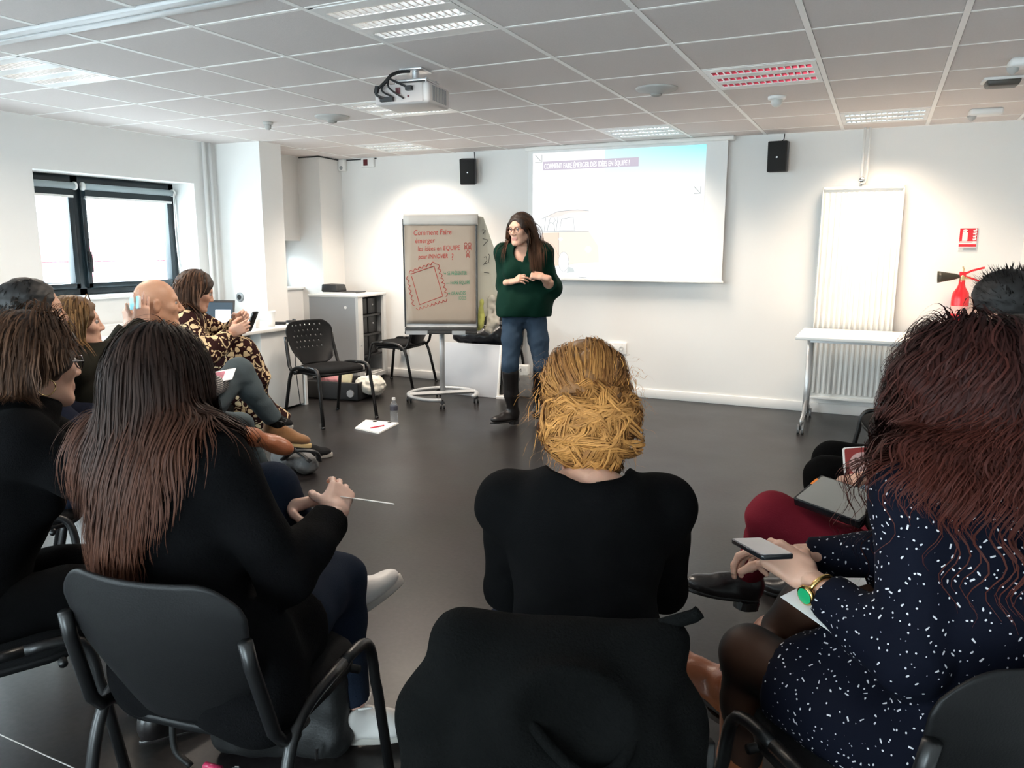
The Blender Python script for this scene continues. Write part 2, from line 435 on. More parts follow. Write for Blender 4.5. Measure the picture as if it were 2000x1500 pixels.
for k, (a, b) in enumerate(FILL_DOORS):
    f = MB()
    for x in (a + .03, (a + b) / 2, b - .03): f.b2((x - .03, YF - .16, .12), (x + .03, YF - .10, 2.15))
    f.b2((a, YF - .16, .12), (b, YF - .10, .18)); f.b2((a, YF - .16, 2.09), (b, YF - .10, 2.15))
    w = f.build('added_door_%d' % (k + 1), M_frame, bevel=.004); tag(w, kind='structure')
    MB().b2((a + .06, YF - .135, .18), (b - .06, YF - .129, 2.09)).build('pane', M_glass, w)
window(1, *WINS[0], mull=4.27)
window(2, *WINS[1])
window(3, *WINS[2], mull=2.3)
window(4, *WINS[3], mull=-.1)

# ------------------------------------------------------------------ outside: forecourt, pale shed with a red band, a parked car
ext = MB().b2((-40, -25, -.3), (XL - .45, 40, -.1)); o = ext.build('ground_outside', mat('forecourt paving', (.45, .45, .45), .8, var=.05)); tag(o, kind='structure')
bd = thing('building', 'pale clad building with a pink-red lower band across the forecourt outside the window', 'building', (-19, 12, -.1))
M_clad = mat('pale cladding', (.80, .80, .82), .5, var=.02); M_redc = mat('red cladding', (.80, .12, .16), .6, var=.03)
for k in range(7): MB().b2((-.1, -9, 1.7 + .62 * k), (.1, 16, 2.3 + .62 * k)).build('cladding_panel', M_clad, bd)
for k in range(3): MB().b2((-.1, -9, .0 + .56 * k), (.1, 16, .54 + .56 * k)).build('cladding_panel', M_redc, bd)
MB().b2((-6, -9, 0), (-.2, 16, 7.0)).build('wall', M_clad, bd)
lm = Matrix.Translation((.12, -2.2, .25)) @ Matrix.Rotation(pi / 2, 4, 'Z') @ Matrix.Rotation(pi / 2, 4, 'X')
text_mesh('FI', 1.5, 'lettering', M_clad, bd, lm, .02)
cr = thing('car', 'parked car with a rounded roof seen low through the window', 'car', (-13.5, 8.3, -.55))
prof = [(-2.1, .35), (-2.15, .75), (-1.7, .9), (-1.2, 1.3), (-.5, 1.48), (.5, 1.46), (1.1, 1.2), (1.5, .95), (2.1, .82), (2.15, .35)]
MB().prism([(y, z) for y, z in prof], 1.7, M=Matrix(((0, 0, 1), (1, 0, 0), (0, 1, 0))), c=(-.85, 0, 0)).build('body', mat('car paint grey blue', (.25, .32, .38), .3, var=.02), cr, bevel=.08, seg=3)
MB().prism([(-1.1, .95), (-.5, 1.36), (.45, 1.34), (.95, 1.0)], 1.72, M=Matrix(((0, 0, 1), (1, 0, 0), (0, 1, 0))), c=(-.86, 0, 0)).build('window', M_dark, cr)
for yy in (-1.35, 1.35):
    for xx in (-.8, .8): MB().tube([(xx - .09, yy, .32), (xx + .09, yy, .32)], .32, 16).build('wheel', M_black, cr)

# ================================================================== SURFACES GROWN FROM TAPERED LIMBS (signed distance -> one continuous mesh)
def nrm(v):
    v = np.asarray(v, float); n = np.linalg.norm(v); return v / n if n > 1e-12 else v
def np_mesh(name, V, Q, mi=None):
    me = bpy.data.meshes.new(name); nq = len(Q); k = Q.shape[1]
    me.vertices.add(len(V)); me.vertices.foreach_set('co', np.ascontiguousarray(V, dtype=np.float32).ravel())
    me.loops.add(nq * k); me.loops.foreach_set('vertex_index', np.ascontiguousarray(Q, dtype=np.int32).ravel())
    me.polygons.add(nq); me.polygons.foreach_set('loop_start', np.arange(0, nq * k, k, dtype=np.int32))
    try: me.polygons.foreach_set('loop_total', np.full(nq, k, dtype=np.int32))
    except Exception: pass
    me.polygons.foreach_set('use_smooth', np.ones(nq, dtype=bool))
    if mi is not None: me.polygons.foreach_set('material_index', np.asarray(mi, dtype=np.int32))
    me.update(calc_edges=True); return me
class SDF:
    def __init__(s): s.ops = []
    def cap(s, a, b, ra, rb=None, k=.025, clip=(), mode='+', fl=None):
        a, b = np.asarray(a, float), np.asarray(b, float); rb = ra if rb is None else rb
        R = max(ra, rb); lo = np.minimum(a, b) - R; hi = np.maximum(a, b) + R
        s.ops.append((mode, k, lo, hi, 'c', (a, b, ra, rb, fl), clip)); return s
    def ell(s, c, r, R=None, k=.025, clip=(), mode='+'):
        c = np.asarray(c, float); r = np.asarray(r, float); m = r.max() if R is not None else r
        s.ops.append((mode, k, c - m, c + m, 'e', (c, r, R), clip)); return s
    def box(s, c, hw, R=None, rd=.01, k=.02, clip=(), mode='+'):
        c = np.asarray(c, float); hw = np.asarray(hw, float); m = np.linalg.norm(hw) if R is not None else hw
        s.ops.append((mode, k, c - m, c + m, 'b', (c, hw, R, rd), clip)); return s
    def chain(s, pts, rs, k=.02, clip=()):
        for i in range(len(pts) - 1): s.cap(pts[i], pts[i + 1], rs[i], rs[i + 1], k, clip)
        return s
    def cut(s, p, n):      # removes everything on the side the normal points to
        s.ops.append(('p', 0, None, None, 'p', (np.asarray(p, float), nrm(n)), ())); return s
    @staticmethod
    def ev(kind, par, X, Y, Z):
        if kind == 'c':
            a, b, ra, rb, fl = par; ab = b - a; L2 = max(float(ab @ ab), 1e-12)
            dx, dy, dz = X - a[0], Y - a[1], Z - a[2]
            h = np.clip((dx * ab[0] + dy * ab[1] + dz * ab[2]) / L2, 0, 1)
            ex, ey, ez = dx - h * ab[0], dy - h * ab[1], dz - h * ab[2]
            if fl is not None:      # flattened along a direction: (unit vector, factor)
                u, q = fl; t = ex * u[0] + ey * u[1] + ez * u[2]; g = t * (1 / q - 1)
                ex, ey, ez = ex + g * u[0], ey + g * u[1], ez + g * u[2]
            d = np.sqrt(ex * ex + ey * ey + ez * ez) - (ra + (rb - ra) * h)
            return d if fl is None else d * min(1., fl[1] * 1.3)
        if kind == 'p':
            p, n = par; return -((X - p[0]) * n[0] + (Y - p[1]) * n[1] + (Z - p[2]) * n[2])
        c, r, R = par[0], par[1], par[2]
        dx, dy, dz = X - c[0], Y - c[1], Z - c[2]
        if R is not None:
            dx, dy, dz = (dx * R[0, 0] + dy * R[1, 0] + dz * R[2, 0], dx * R[0, 1] + dy * R[1, 1] + dz * R[2, 1], dx * R[0, 2] + dy * R[1, 2] + dz * R[2, 2])
        if kind == 'e':
            k0 = np.sqrt((dx / r[0]) ** 2 + (dy / r[1]) ** 2 + (dz / r[2]) ** 2)
            k1 = np.sqrt((dx / r[0] ** 2) ** 2 + (dy / r[1] ** 2) ** 2 + (dz / r[2] ** 2) ** 2)
            return k0 * (k0 - 1) / np.maximum(k1, 1e-9)
        rd = par[3]; qx, qy, qz = np.abs(dx) - r[0] + rd, np.abs(dy) - r[1] + rd, np.abs(dz) - r[2] + rd
        return np.sqrt(np.maximum(qx, 0) ** 2 + np.maximum(qy, 0) ** 2 + np.maximum(qz, 0) ** 2) + np.minimum(np.maximum(qx, np.maximum(qy, qz)), 0) - rd
    def points(s, P):
        """distance at an (n,3) array of points"""
        d = np.full(len(P), 1.0); X, Y, Z = P[:, 0], P[:, 1], P[:, 2]
        for mode, k, lo, hi, kind, par, clip in s.ops:
            e = s.ev(kind, par, X, Y, Z)
            for (p, n) in clip: e = np.maximum(e, (X - p[0]) * n[0] + (Y - p[1]) * n[1] + (Z - p[2]) * n[2])
            if mode == '+':
                h = np.clip(.5 + .5 * (d - e) / k, 0, 1); d = d * (1 - h) + e * h - k * h * (1 - h)
            elif mode == '-':
                h = np.clip(.5 + .5 * (d + e) / k, 0, 1); d = d * h + (-e) * (1 - h) + k * h * (1 - h)
            else: d = np.maximum(d, -e)
        return d
    def grid(s, h, pad=.03):
        lo = np.min([o[2] for o in s.ops if o[0] == '+'], 0) - pad; hi = np.max([o[3] for o in s.ops if o[0] == '+'], 0) + pad
        n = np.ceil((hi - lo) / h).astype(int) + 1
        D = np.full(n, 1.0, dtype=np.float32); ax = [(lo[i] + h * np.arange(n[i])).astype(np.float32) for i in range(3)]
        for mode, k, l, u, kind, par, clip in s.ops:
            if mode == 'p':
                X, Y, Z = ax[0][:, None, None], ax[1][None, :, None], ax[2][None, None, :]
                D = np.maximum(D, -s.ev('p', par, X, Y, Z)).astype(np.float32); continue
            mg = k + 3 * h
            i0 = np.clip(np.floor((l - mg - lo) / h).astype(int), 0, n); i1 = np.clip(np.ceil((u + mg - lo) / h).astype(int) + 1, 0, n)
            if np.any(i1 <= i0): continue
            sl = tuple(slice(a, b) for a, b in zip(i0, i1))
            X, Y, Z = ax[0][sl[0]][:, None, None], ax[1][sl[1]][None, :, None], ax[2][sl[2]][None, None, :]
            e = s.ev(kind, par, X, Y, Z)
            for (p, nn) in clip: e = np.maximum(e, (X - p[0]) * nn[0] + (Y - p[1]) * nn[1] + (Z - p[2]) * nn[2])
            d = D[sl]
            if mode == '+':
                q = np.clip(.5 + .5 * (d - e) / k, 0, 1); D[sl] = d * (1 - q) + e * q - k * q * (1 - q)
            else:
                q = np.clip(.5 + .5 * (d + e) / k, 0, 1); D[sl] = d * q + (-e) * (1 - q) + k * q * (1 - q)
        return D, lo, ax
    def surf(s, h, relax=2, disp=None):
        D, lo, ax = s.grid(h)
        if disp is not None: D = D + disp(ax[0][:, None, None], ax[1][None, :, None], ax[2][None, None, :])
        B = D < 0; nx, ny, nz = D.shape
        cnt = np.zeros((nx - 1, ny - 1, nz - 1), dtype=np.int8)
        for i in (0, 1):
            for j in (0, 1):
                for k in (0, 1): cnt += B[i:nx - 1 + i, j:ny - 1 + j, k:nz - 1 + k]
        act = (cnt > 0) & (cnt < 8); I = np.argwhere(act); idx = np.full(act.shape, -1, dtype=np.int32); idx[act] = np.arange(len(I))
        acc = np.zeros((len(I), 3)); num = np.zeros(len(I))
        cor = {(i, j, k): D[I[:, 0] + i, I[:, 1] + j, I[:, 2] + k] for i in (0, 1) for j in (0, 1) for k in (0, 1)}
        for a in range(3):
            o = [q for q in range(3) if q != a]
            for u in (0, 1):
                for v in (0, 1):
                    c0 = [0, 0, 0]; c0[o[0]] = u; c0[o[1]] = v; c1 = list(c0); c1[a] = 1
                    d0, d1 = cor[tuple(c0)], cor[tuple(c1)]; m = (d0 < 0) != (d1 < 0)
                    t = np.where(m, d0 / np.where(np.abs(d0 - d1) < 1e-9, 1, d0 - d1), 0)
                    p = np.tile(np.array(c0, float), (len(I), 1)); p[:, a] = t
                    acc += p * m[:, None]; num += m
        V = lo + h * (I + acc / np.maximum(num, 1)[:, None]); Qs = []
        for a in range(3):
            o = [q for q in range(3) if q != a]
            sl0 = [slice(None)] * 3; sl1 = [slice(None)] * 3; sl0[a] = slice(0, -1); sl1[a] = slice(1, None)
            x = B[tuple(sl0)] != B[tuple(sl1)]; E = np.argwhere(x)
            E = E[(E[:, o[0]] > 0) & (E[:, o[1]] > 0) & (E[:, o[0]] < D.shape[o[0]] - 1) & (E[:, o[1]] < D.shape[o[1]] - 1)]
            def g(u, v):
                q = E.copy(); q[:, o[0]] -= u; q[:, o[1]] -= v; return idx[q[:, 0], q[:, 1], q[:, 2]]
            q = np.stack([g(0, 0), g(1, 0), g(1, 1), g(0, 1)], -1)
            ins = B[E[:, 0], E[:, 1], E[:, 2]]; fl = ins if a != 1 else ~ins
            q[fl] = q[fl][:, ::-1]; Qs.append(q[:, ::-1] if False else q)
        Q = np.concatenate(Qs); Q = Q[(Q >= 0).all(1)]
        Q = Q[:, ::-1]
        for _ in range(relax):
            S = np.zeros_like(V); C = np.zeros(len(V))
            for u in range(4):
                a_, b_ = Q[:, u], Q[:, (u + 1) % 4]
                for w in range(3):
                    S[:, w] += np.bincount(a_, V[b_, w], len(V)) + np.bincount(b_, V[a_, w], len(V))
                C += np.bincount(a_, minlength=len(V)) + np.bincount(b_, minlength=len(V))
            V = np.where(C[:, None] > 0, .45 * V + .55 * S / np.maximum(C, 1)[:, None], V)
        return V, Q
def wrinkle(amp, fr, seed=0, aniso=(1, 1, 1)):
    r = np.random.RandomState(seed); Ks = [(r.normal(size=3) * np.array(aniso) * fr, r.rand() * 6.28) for _ in range(5)]
    def f(X, Y, Z):
        t = 0
        for K, ph in Ks: t = t + np.sin(X * K[0] + Y * K[1] + Z * K[2] + ph + 1.3 * np.sin(X * K[1] - Z * K[0]))
        return (amp * t / 5 * 1.6).astype(np.float32)
    return f
def sdf_obj(sd, name, m, parent, h=.009, relax=2, disp=None):
    V, Q = sd.surf(h, relax, disp)
    me = np_mesh(name, V, Q); o = link(name, me, m)
    if parent is not None: wparent(o, parent)
    return o
def join(parts):
    V, Q, M, n = [], [], [], 0
    for v, q, *mm in parts:
        V.append(v); Q.append(q + n); n += len(v); M.append(np.full(len(q), 0) if not mm else mm[0])
    return np.concatenate(V), np.concatenate(Q), np.concatenate(M)

# ------------------------------------------------------------------ hair strands: ribbons that fall over a collision body
def hair_mat(name, dark, light, rough=.6, tip=None):
    if name in MATS: return MATS[name]
    m = bpy.data.materials.new(name); m.use_nodes = True; n = m.node_tree; p = n.nodes['Principled BSDF']
    a = n.nodes.new('ShaderNodeAttribute'); a.attribute_name = 'tint'
    sx = n.nodes.new('ShaderNodeSeparateColor'); n.links.new(a.outputs['Color'], sx.inputs[0])
    mx = n.nodes.new('ShaderNodeMix'); mx.data_type = 'RGBA'; mx.inputs['A'].default_value = tuple(dark) + (1,); mx.inputs['B'].default_value = tuple(light) + (1,)
    n.links.new(sx.outputs[0], mx.inputs['Factor']); out = mx.outputs['Result']
    if tip is not None:
        m2 = n.nodes.new('ShaderNodeMix'); m2.data_type = 'RGBA'; m2.inputs['B'].default_value = tuple(tip) + (1,)
        n.links.new(out, m2.inputs['A']); n.links.new(sx.outputs[1], m2.inputs['Factor']); out = m2.outputs['Result']
    n.links.new(out, p.inputs['Base Color']); p.inputs['Roughness'].default_value = rough; p.inputs['Specular IOR Level'].default_value = .14
    p.inputs['Anisotropic'].default_value = .6
    MATS[name] = m; return m
def ribbons(paths, width, name, m, parent, tint, outward=None, taper=True, tipamt=None):
    """paths (n, k, 3): each a ribbon; tint (n,) 0..1"""
    n, k, _ = paths.shape; T = np.gradient(paths, axis=1); T /= np.maximum(np.linalg.norm(T, axis=2, keepdims=True), 1e-9)
    N = outward if outward is not None else np.tile(np.array([0, 0, 1.]), (n, k, 1))
    S = np.cross(T, N); S /= np.maximum(np.linalg.norm(S, axis=2, keepdims=True), 1e-9)
    w = np.ones(k) if not taper else np.interp(np.linspace(0, 1, k), [0, .12, .7, 1], [.6, 1, .9, .12])
    w = (np.asarray(width).reshape(-1, 1) * w[None, :])[:, :, None] * .5
    V = np.stack([paths - S * w, paths + S * w], 2).reshape(-1, 3)
    i = (np.arange(n)[:, None] * (k * 2) + np.arange(k - 1)[None, :] * 2).ravel()
    Q = np.stack([i, i + 1, i + 3, i + 2], -1)
    me = np_mesh(name, V, Q)
    at_ = me.attributes.new('tint', 'FLOAT_COLOR', 'POINT')
    colr = np.zeros((n, k, 2, 4), dtype=np.float32); colr[..., 0] = tint[:, None, None]
    tp = np.linspace(0, 1, k)[None, :] ** 1.5 if tipamt is None else tipamt
    colr[..., 1] = np.broadcast_to(tp, (n, k))[:, :, None]; colr[..., 3] = 1
    at_.data.foreach_set('color', colr.ravel())
    o = link(name, me, m); tag(o, kind='stuff')
    if parent is not None: wparent(o, parent)
    return o
def grad(fn, P, e=.004):
    g = np.stack([fn(P + np.array(v) * e) - fn(P - np.array(v) * e) for v in ((1, 0, 0), (0, 1, 0), (0, 0, 1))], -1)
    return g / np.maximum(np.linalg.norm(g, axis=1, keepdims=True), 1e-9)
def grow(roots, d0, fn, steps, step, off, rs, stiff=.6, grav=(0, 0, -1), gw=.35, extra=None):
    """paths that start at roots along d0, fall with gravity and slide over the body fn at a layer offset"""
    P = roots.copy(); d = d0.copy(); out = [P.copy()]; nn = [grad(fn, P)]
    for i in range(1, steps):
        d = d * stiff + np.array(grav) * gw + (extra(P, i / steps) if extra is not None else 0)
        d /= np.maximum(np.linalg.norm(d, axis=1, keepdims=True), 1e-9)
        P = P + d * (step[:, None] if np.ndim(step) else step)
        v = fn(P); g = grad(fn, P); pen = np.clip(off - v, 0, None)
        P = P + g * pen[:, None]
        d = P - out[-1]; d /= np.maximum(np.linalg.norm(d, axis=1, keepdims=True), 1e-9)
        out.append(P.copy()); nn.append(g)
    A, B = np.stack(out, 1), np.stack(nn, 1)
    for _ in range(4):
        A[:, 1:-1] = .25 * A[:, :-2] + .5 * A[:, 1:-1] + .25 * A[:, 2:]; B[:, 1:-1] = .25 * B[:, :-2] + .5 * B[:, 1:-1] + .25 * B[:, 2:]
    return A, B / np.maximum(np.linalg.norm(B, axis=2, keepdims=True), 1e-9)

# ------------------------------------------------------------------ people
SKINS = {}
def skin(col, nm):
    if nm in SKINS: return SKINS[nm]
    m = mat('skin ' + nm, col, .48, var=.10, vscale=28, bump=.05, bscale=220, spec=.4)
    p = m.node_tree.nodes['Principled BSDF']; p.inputs['Subsurface Weight'].default_value = .12
    p.inputs['Subsurface Radius'].default_value = (.012, .005, .003); p.inputs['Subsurface Scale'].default_value = 1.
    SKINS[nm] = m; return m
M_lip = mat('lips', (.40, .17, .14), .4, var=.05)
M_eye = mat('eye white', (.38, .35, .33), .3, var=0); M_iris = mat('iris', (.05, .03, .02), .15, var=0)
def fab(nm, col, rough=.9, var=.12, vs=25, bump=.18, bs=350, sheen=.0): return mat(nm, col, rough, var=var, vscale=vs, bump=bump, bscale=bs, sheen=sheen, spec=.06)
def ik(A, T, l1, l2, pole):
    A, T = np.asarray(A, float), np.asarray(T, float); v = T - A; d = np.linalg.norm(v); n = v / max(d, 1e-9)
    d = min(d, (l1 + l2) * .995); d = max(d, abs(l1 - l2) + .02); T = A + n * d
    a = (l1 * l1 - l2 * l2 + d * d) / (2 * d); h = math.sqrt(max(l1 * l1 - a * a, 0))
    p = np.asarray(pole, float); p = p - n * (p @ n); return A + n * a + nrm(p) * h, T
def frame(y, z):
    """3x3 with columns x,y,z; y kept, z made perpendicular"""
    y = nrm(y); z = np.asarray(z, float); z = nrm(z - y * (z @ y)); return np.stack([np.cross(y, z), y, z], -1)
CURL = {'relax': ((18, 28, 18), (22, 30, 20), (26, 32, 22), (30, 34, 22), 30), 'fist': ((70, 85, 50),) * 4 + (55,), 'hold': ((35, 45, 30), (40, 50, 30), (45, 52, 32), (50, 55, 34), 40),
        'flat': ((4, 6, 5), (3, 6, 5), (5, 6, 5), (8, 8, 6), 10), 'pinch': ((48, 52, 30), (52, 58, 34), (55, 60, 40), (58, 62, 40), 50), 'wrap': ((30, 35, 25), (34, 36, 25), (36, 38, 25), (38, 40, 26), 15)}
def hand(wrist, fd, up, side, pose='relax', s=1., h=.0028):
    """side +1 right hand (thumb on -x), -1 left; fd finger direction, up = back of the hand"""
    R = frame(fd, up); S = SDF(); sg = -side
    def L(x, y, z): return np.asarray(wrist) + R @ (np.array([x * sg, y, z]) * s)
    S.cap(L(0, -.045, 0), L(0, .008, 0), .027 * s, .026 * s, k=.012, fl=(R[:, 2], .78))
    S.box(L(.002, .048, 0), np.array([.036, .046, .0135]) * s, R, rd=.012 * s, k=.014)
    S.ell(L(.026, .035, -.008), np.array([.018, .032, .014]) * s, R, k=.015)
    c = CURL[pose]; base = [(.027, .088), (.009, .093), (-.010, .090), (-.027, .082)]; ln = [.074, .083, .077, .060]; rr = [.0088, .009, .0086, .0076]
    for i in range(4):
        p = np.array([base[i][0], base[i][1], .001]); a = 0; spread = (1.5 - i) * .06
        S.cap(L(p[0] * .8, .055, 0), L(*p), .010 * s, rr[i] * 1.12 * s, k=.010)
        for j, (q, fr) in enumerate(zip(c[i], (.45, .31, .24))):
            a += radians(q); n = p + ln[i] * fr * np.array([spread * cos(a), cos(a), -sin(a)])
            S.cap(L(*p), L(*n), rr[i] * (1 - .09 * j) * s, rr[i] * (1 - .09 * (j + 1)) * s, k=.004); p = n
    p = np.array([.026, .022, -.006]); a = radians(c[4]); dirs = [np.array([.75, .66, -.25 - .5 * sin(a)]), np.array([.42 - .3 * sin(a), .85, -.25 - .8 * sin(a)]), np.array([.20 - .5 * sin(a), .9, -.3 - .9 * sin(a)])]
    for d, l, r0, r1 in zip(dirs, (.043, .032, .026), (.014, .0112, .0100), (.0112, .0100, .0082)):
        n = p + nrm(d) * l; S.cap(L(*p), L(*n), r0 * s, r1 * s, k=.006); p = n
    return S.surf(h, 1)
def head_sdf(C, R, s=1., male=False, neck=True, nose=1.):
    S = SDF()
    def L(x, y, z): return C + R @ (np.array([x, y, z]) * s)
    S.ell(L(0, -.012, .035), np.array([.076, .097, .088]) * s, R)
    S.ell(L(0, .030, -.030), np.array([.062 if male else .058, .064, .084]) * s, R, k=.03)
    for x in (-1, 1):
        S.cap(L(x * .052, .0, -.055), L(x * .022, .066, -.096), .020 * s, .018 * s, k=.028)
        S.ell(L(x * .041, .060, -.014), np.array([.024, .024, .022]) * s, R, k=.02)
    S.ell(L(0, .078, -.100), np.array([.022, .018, .018]) * s, R, k=.02)
    S.cap(L(-.034, .076, .030), L(.034, .076, .030), .013 * s, k=.018)
    S.cap(L(0, .088, .016), L(0, .106 * (.5 + .5 * nose), -.024), .0075 * s, .0105 * s, k=.010)
    for x in (-1, 1):
        S.ell(L(x * .0115, .098, -.029), np.array([.0085, .010, .0075]) * s, R, k=.007)
        S.ell(L(x * .032, .094, .010), np.array([.0165, .014, .0115]) * s, R, k=.012, mode='-')
    S.cap(L(-.019, .087, -.058), L(.019, .087, -.058), .0065 * s, k=.007)
    S.cap(L(-.016, .087, -.069), L(.016, .087, -.069), .0075 * s, k=.007)
    S.cap(L(-.022, .099, -.0635), L(.022, .099, -.0635), .003 * s, k=.005, mode='-')
    for x in (-1, 1):
        Re = R @ np.array(Matrix.Rotation(x * .35, 3, 'Z'))
        S.ell(L(x * .078, -.006, -.004), np.array([.009, .019, .031]) * s, Re, k=.006)
        S.ell(L(x * .086, -.001, .000), np.array([.006, .011, .018]) * s, Re, k=.005, mode='-')
    if neck: S.cap(L(0, -.022, -.05), L(0, -.040, -.165), (.056 if male else .050) * s, (.060 if male else .052) * s, k=.03)
    return S
class Person: pass
def person(label, pelvis, face, lean=8, lean2=0, zp=.54, s=1., turn=0, nod=0, tilt=0, twist=0, stand=False, sk='fair', male=False, hands=None, feet=None, hd=True,
           elbows=None, knees=None, bodyh=.014, headh=.0042, necklen=1., fat=1., shz=0., face_detail=True, build=True, nose=1., shw=1., side=0.):
    """joints from a few angles, arms and legs by two-bone reach to their targets"""
    P = Person(); f = np.array([cos(radians(face)), sin(radians(face)), 0]); l = np.array([-f[1], f[0], 0]); u = np.array([0, 0, 1.])
    P.f, P.l, P.s, P.male, P.fat = f, l, s, male, fat
    Pc = np.array([pelvis[0], pelvis[1], zp]); P.pel = Pc
    def rot(a): return nrm(u * cos(radians(a)) + f * sin(radians(a)) + l * sin(radians(side)))
    t1, t2 = rot(lean), rot(lean + lean2); P.t1, P.t2 = t1, t2
    tw = radians(twist); P.lc = lc = l * cos(tw) - f * sin(tw); P.fc = fc = f * cos(tw) + l * sin(tw)
    P.waist = Pc + t1 * .20 * s; P.chest = P.waist + t2 * .17 * s; P.shc = P.chest + t2 * (.115 * s + shz); P.neck = P.shc + t2 * .045 * s
    sw = (.185 if male else .162) * s * shw
    P.sh = {'L': P.shc + lc * sw, 'R': P.shc - lc * sw}
    hy = radians(face + turn); hf = np.array([cos(hy), sin(hy), 0]); hp = radians(nod)
    hfwd = hf * cos(hp) - u * sin(hp); hl = np.array([-sin(hy), cos(hy), 0]); hup = np.cross(hfwd, hl)
    ta = radians(tilt); hl, hup = hl * cos(ta) + hup * sin(ta), hup * cos(ta) - hl * sin(ta)
    P.HR = np.stack([-hl, hfwd, hup], -1)
    P.head = P.neck + (u * .7 + t2 * .3) * .135 * s * necklen + hf * .045 * s
    hw = .088 * s; P.hip = {'L': Pc + l * hw, 'R': Pc - l * hw}
    UA, FA, TH_, SH_ = .285 * s, .245 * s, .425 * s, .41 * s
    P.el, P.wr, P.kn, P.an = {}, {}, {}, {}
    hands = hands or {}; feet = feet or {}
    for k, sg in (('L', 1), ('R', -1)):
        H = hands.get(k) or {}
        tg = np.asarray(H['at'], float) if 'at' in H else P.sh[k] - u * .5 + f * .15
        pole = np.asarray(H.get('pole', -u * .8 + l * sg * .5 - f * .3), float)
        P.el[k], P.wr[k] = ik(P.sh[k], tg, UA, FA, pole)
        if 'ua' in H: P.el[k] = P.sh[k] + nrm(H['ua']) * UA; P.wr[k] = P.el[k] + nrm(H['fa']) * FA
        Fq = feet.get(k) or {}
        tg = np.asarray(Fq['at'], float) if 'at' in Fq else (P.hip[k] + f * .42 * s + np.array([0, 0, .09 - P.hip[k][2]]))
        pole = np.asarray(Fq.get('pole', f * 1 + u * (1. if not stand else 0)), float)
        P.kn[k], P.an[k] = ik(P.hip[k], tg, TH_, SH_, pole)
        if 'th' in Fq: P.kn[k] = P.hip[k] + nrm(Fq['th']) * TH_; P.an[k] = P.kn[k] + nrm(Fq['sh']) * SH_
    P.root = thing('person', label, 'person', (Pc[0], Pc[1], 0), 0)
    P.skin = skin({'fair': (.62, .36, .26), 'pale': (.70, .44, .34), 'tan': (.50, .27, .17), 'tights': (.10, .05, .035)}[sk], sk)
    if build:
        S = SDF(); torso(P, S, -.012); 
        for k in 'LR':
            arm(P, S, k, -.002); leg(P, S, k, -.006)
        parts = [S.surf(bodyh, 2)]
        if hd:
            v, q = head_sdf(P.head, P.HR, s * (1.04 if male else 1.), male, nose=nose).surf(headh, 1)
            lc_ = (v - P.head) @ P.HR / s; cen = lc_[q].mean(1)
            lipm = (np.abs(cen[:, 0]) < .023) & (cen[:, 1] > .082) & (cen[:, 2] < -.0535) & (cen[:, 2] > -.0745)
            parts.append((v, q, lipm.astype(int)))
        for k, sg in (('R', 1), ('L', -1)):
            H = hands.get(k)
            if H and H.get('pose'):
                fd = np.asarray(H['fd'], float) if 'fd' in H else P.wr[k] - P.el[k]
                parts.append(hand(P.wr[k], fd, np.asarray(H['up'], float), sg, H['pose'], s * .98, H.get('h', .0032)))
        V, Q, M = join(parts); me = np_mesh('body', V, Q, M); o = link('body', me, [P.skin, M_lip]); wparent(o, P.root); P.body = o
        if hd and face_detail:
            for x in (-1, 1):
                def L(a, b, c): return P.head + P.HR @ (np.array([a, b, c]) * s)
                e = MB(); R3 = Matrix(P.HR.tolist())
                e.lathe([(.0115 * s * sin(a), .0115 * s * cos(a)) for a in np.linspace(.02, pi - .02, 9)], L(x * .032, .0795, .010), 12)
                eo = e.build('eye', M_eye, P.root, smooth=True, world=True)
                ir = MB(); ir.lathe([(.0001, .002), (.0055 * s, .001), (.0055 * s, 0)], L(x * .032, .0905, .010), 10, M=R3 @ Matrix.Rotation(-pi / 2, 3, 'X'))
                ir.build('iris', M_iris, eo, smooth=True, world=True)
    return P
def torso(P, S, g, k=.05, hips=True, waistw=1.):
    """pelvis, belly, chest, shoulders; g is how far the surface is pushed out"""
    s = P.s; B = np.stack([P.l, P.f, P.t1], -1); Bc = np.stack([P.lc, P.fc, P.t2], -1); F = P.fat
    if hips: S.ell(P.pel + P.t1 * .03 - P.f * .015, np.array([.165 * F + g, .125 * F + g, .125 + g]) * s, B, k)
    S.ell(P.waist, np.array([.135 * F * waistw + g, .105 * F + g, .15 + g]) * s, B, k)
    S.ell(P.chest - P.fc * .005, np.array([(.165 if P.male else .150) * (.5 + .5 * F) + g, .112 * F + g, .17 + g]) * s, Bc, k)
    for k_ in 'LR':
        S.cap(P.shc + (P.sh[k_] - P.shc) * .25, P.sh[k_], (.062 + g) * s, (.058 + g) * s, k)
        if not P.male: S.ell(P.chest + P.fc * .075 + (P.sh[k_] - P.shc) * .45 - P.t2 * .03, np.array([.058 + g, .055 + g, .062 + g]) * s, Bc, k=.03)
    S.cap(P.shc - P.t2 * .02, P.neck + P.t2 * .01, (.075 + g) * s, (.05 + g) * s, k)
def arm(P, S, k, g, upto=1., clip=(), k_=.03, flare=0.):
    s = P.s; a, e, w = P.sh[k], P.el[k], P.wr[k]; m = 1.12 if P.male else 1.
    S.cap(a, e, (.053 * m + g) * s, (.042 * m + g + flare * .4) * s, k_, clip)
    t = min(1., upto); w2 = e + (w - e) * t
    S.cap(e, e + (w2 - e) * .35, (.042 * m + g + flare * .4) * s, (.041 * m + g + flare * .6) * s, k_, clip)
    S.cap(e + (w2 - e) * .35, w2, (.041 * m + g + flare * .6) * s, (.041 + (.027 - .041) * t + g + flare) * s, k_, clip)
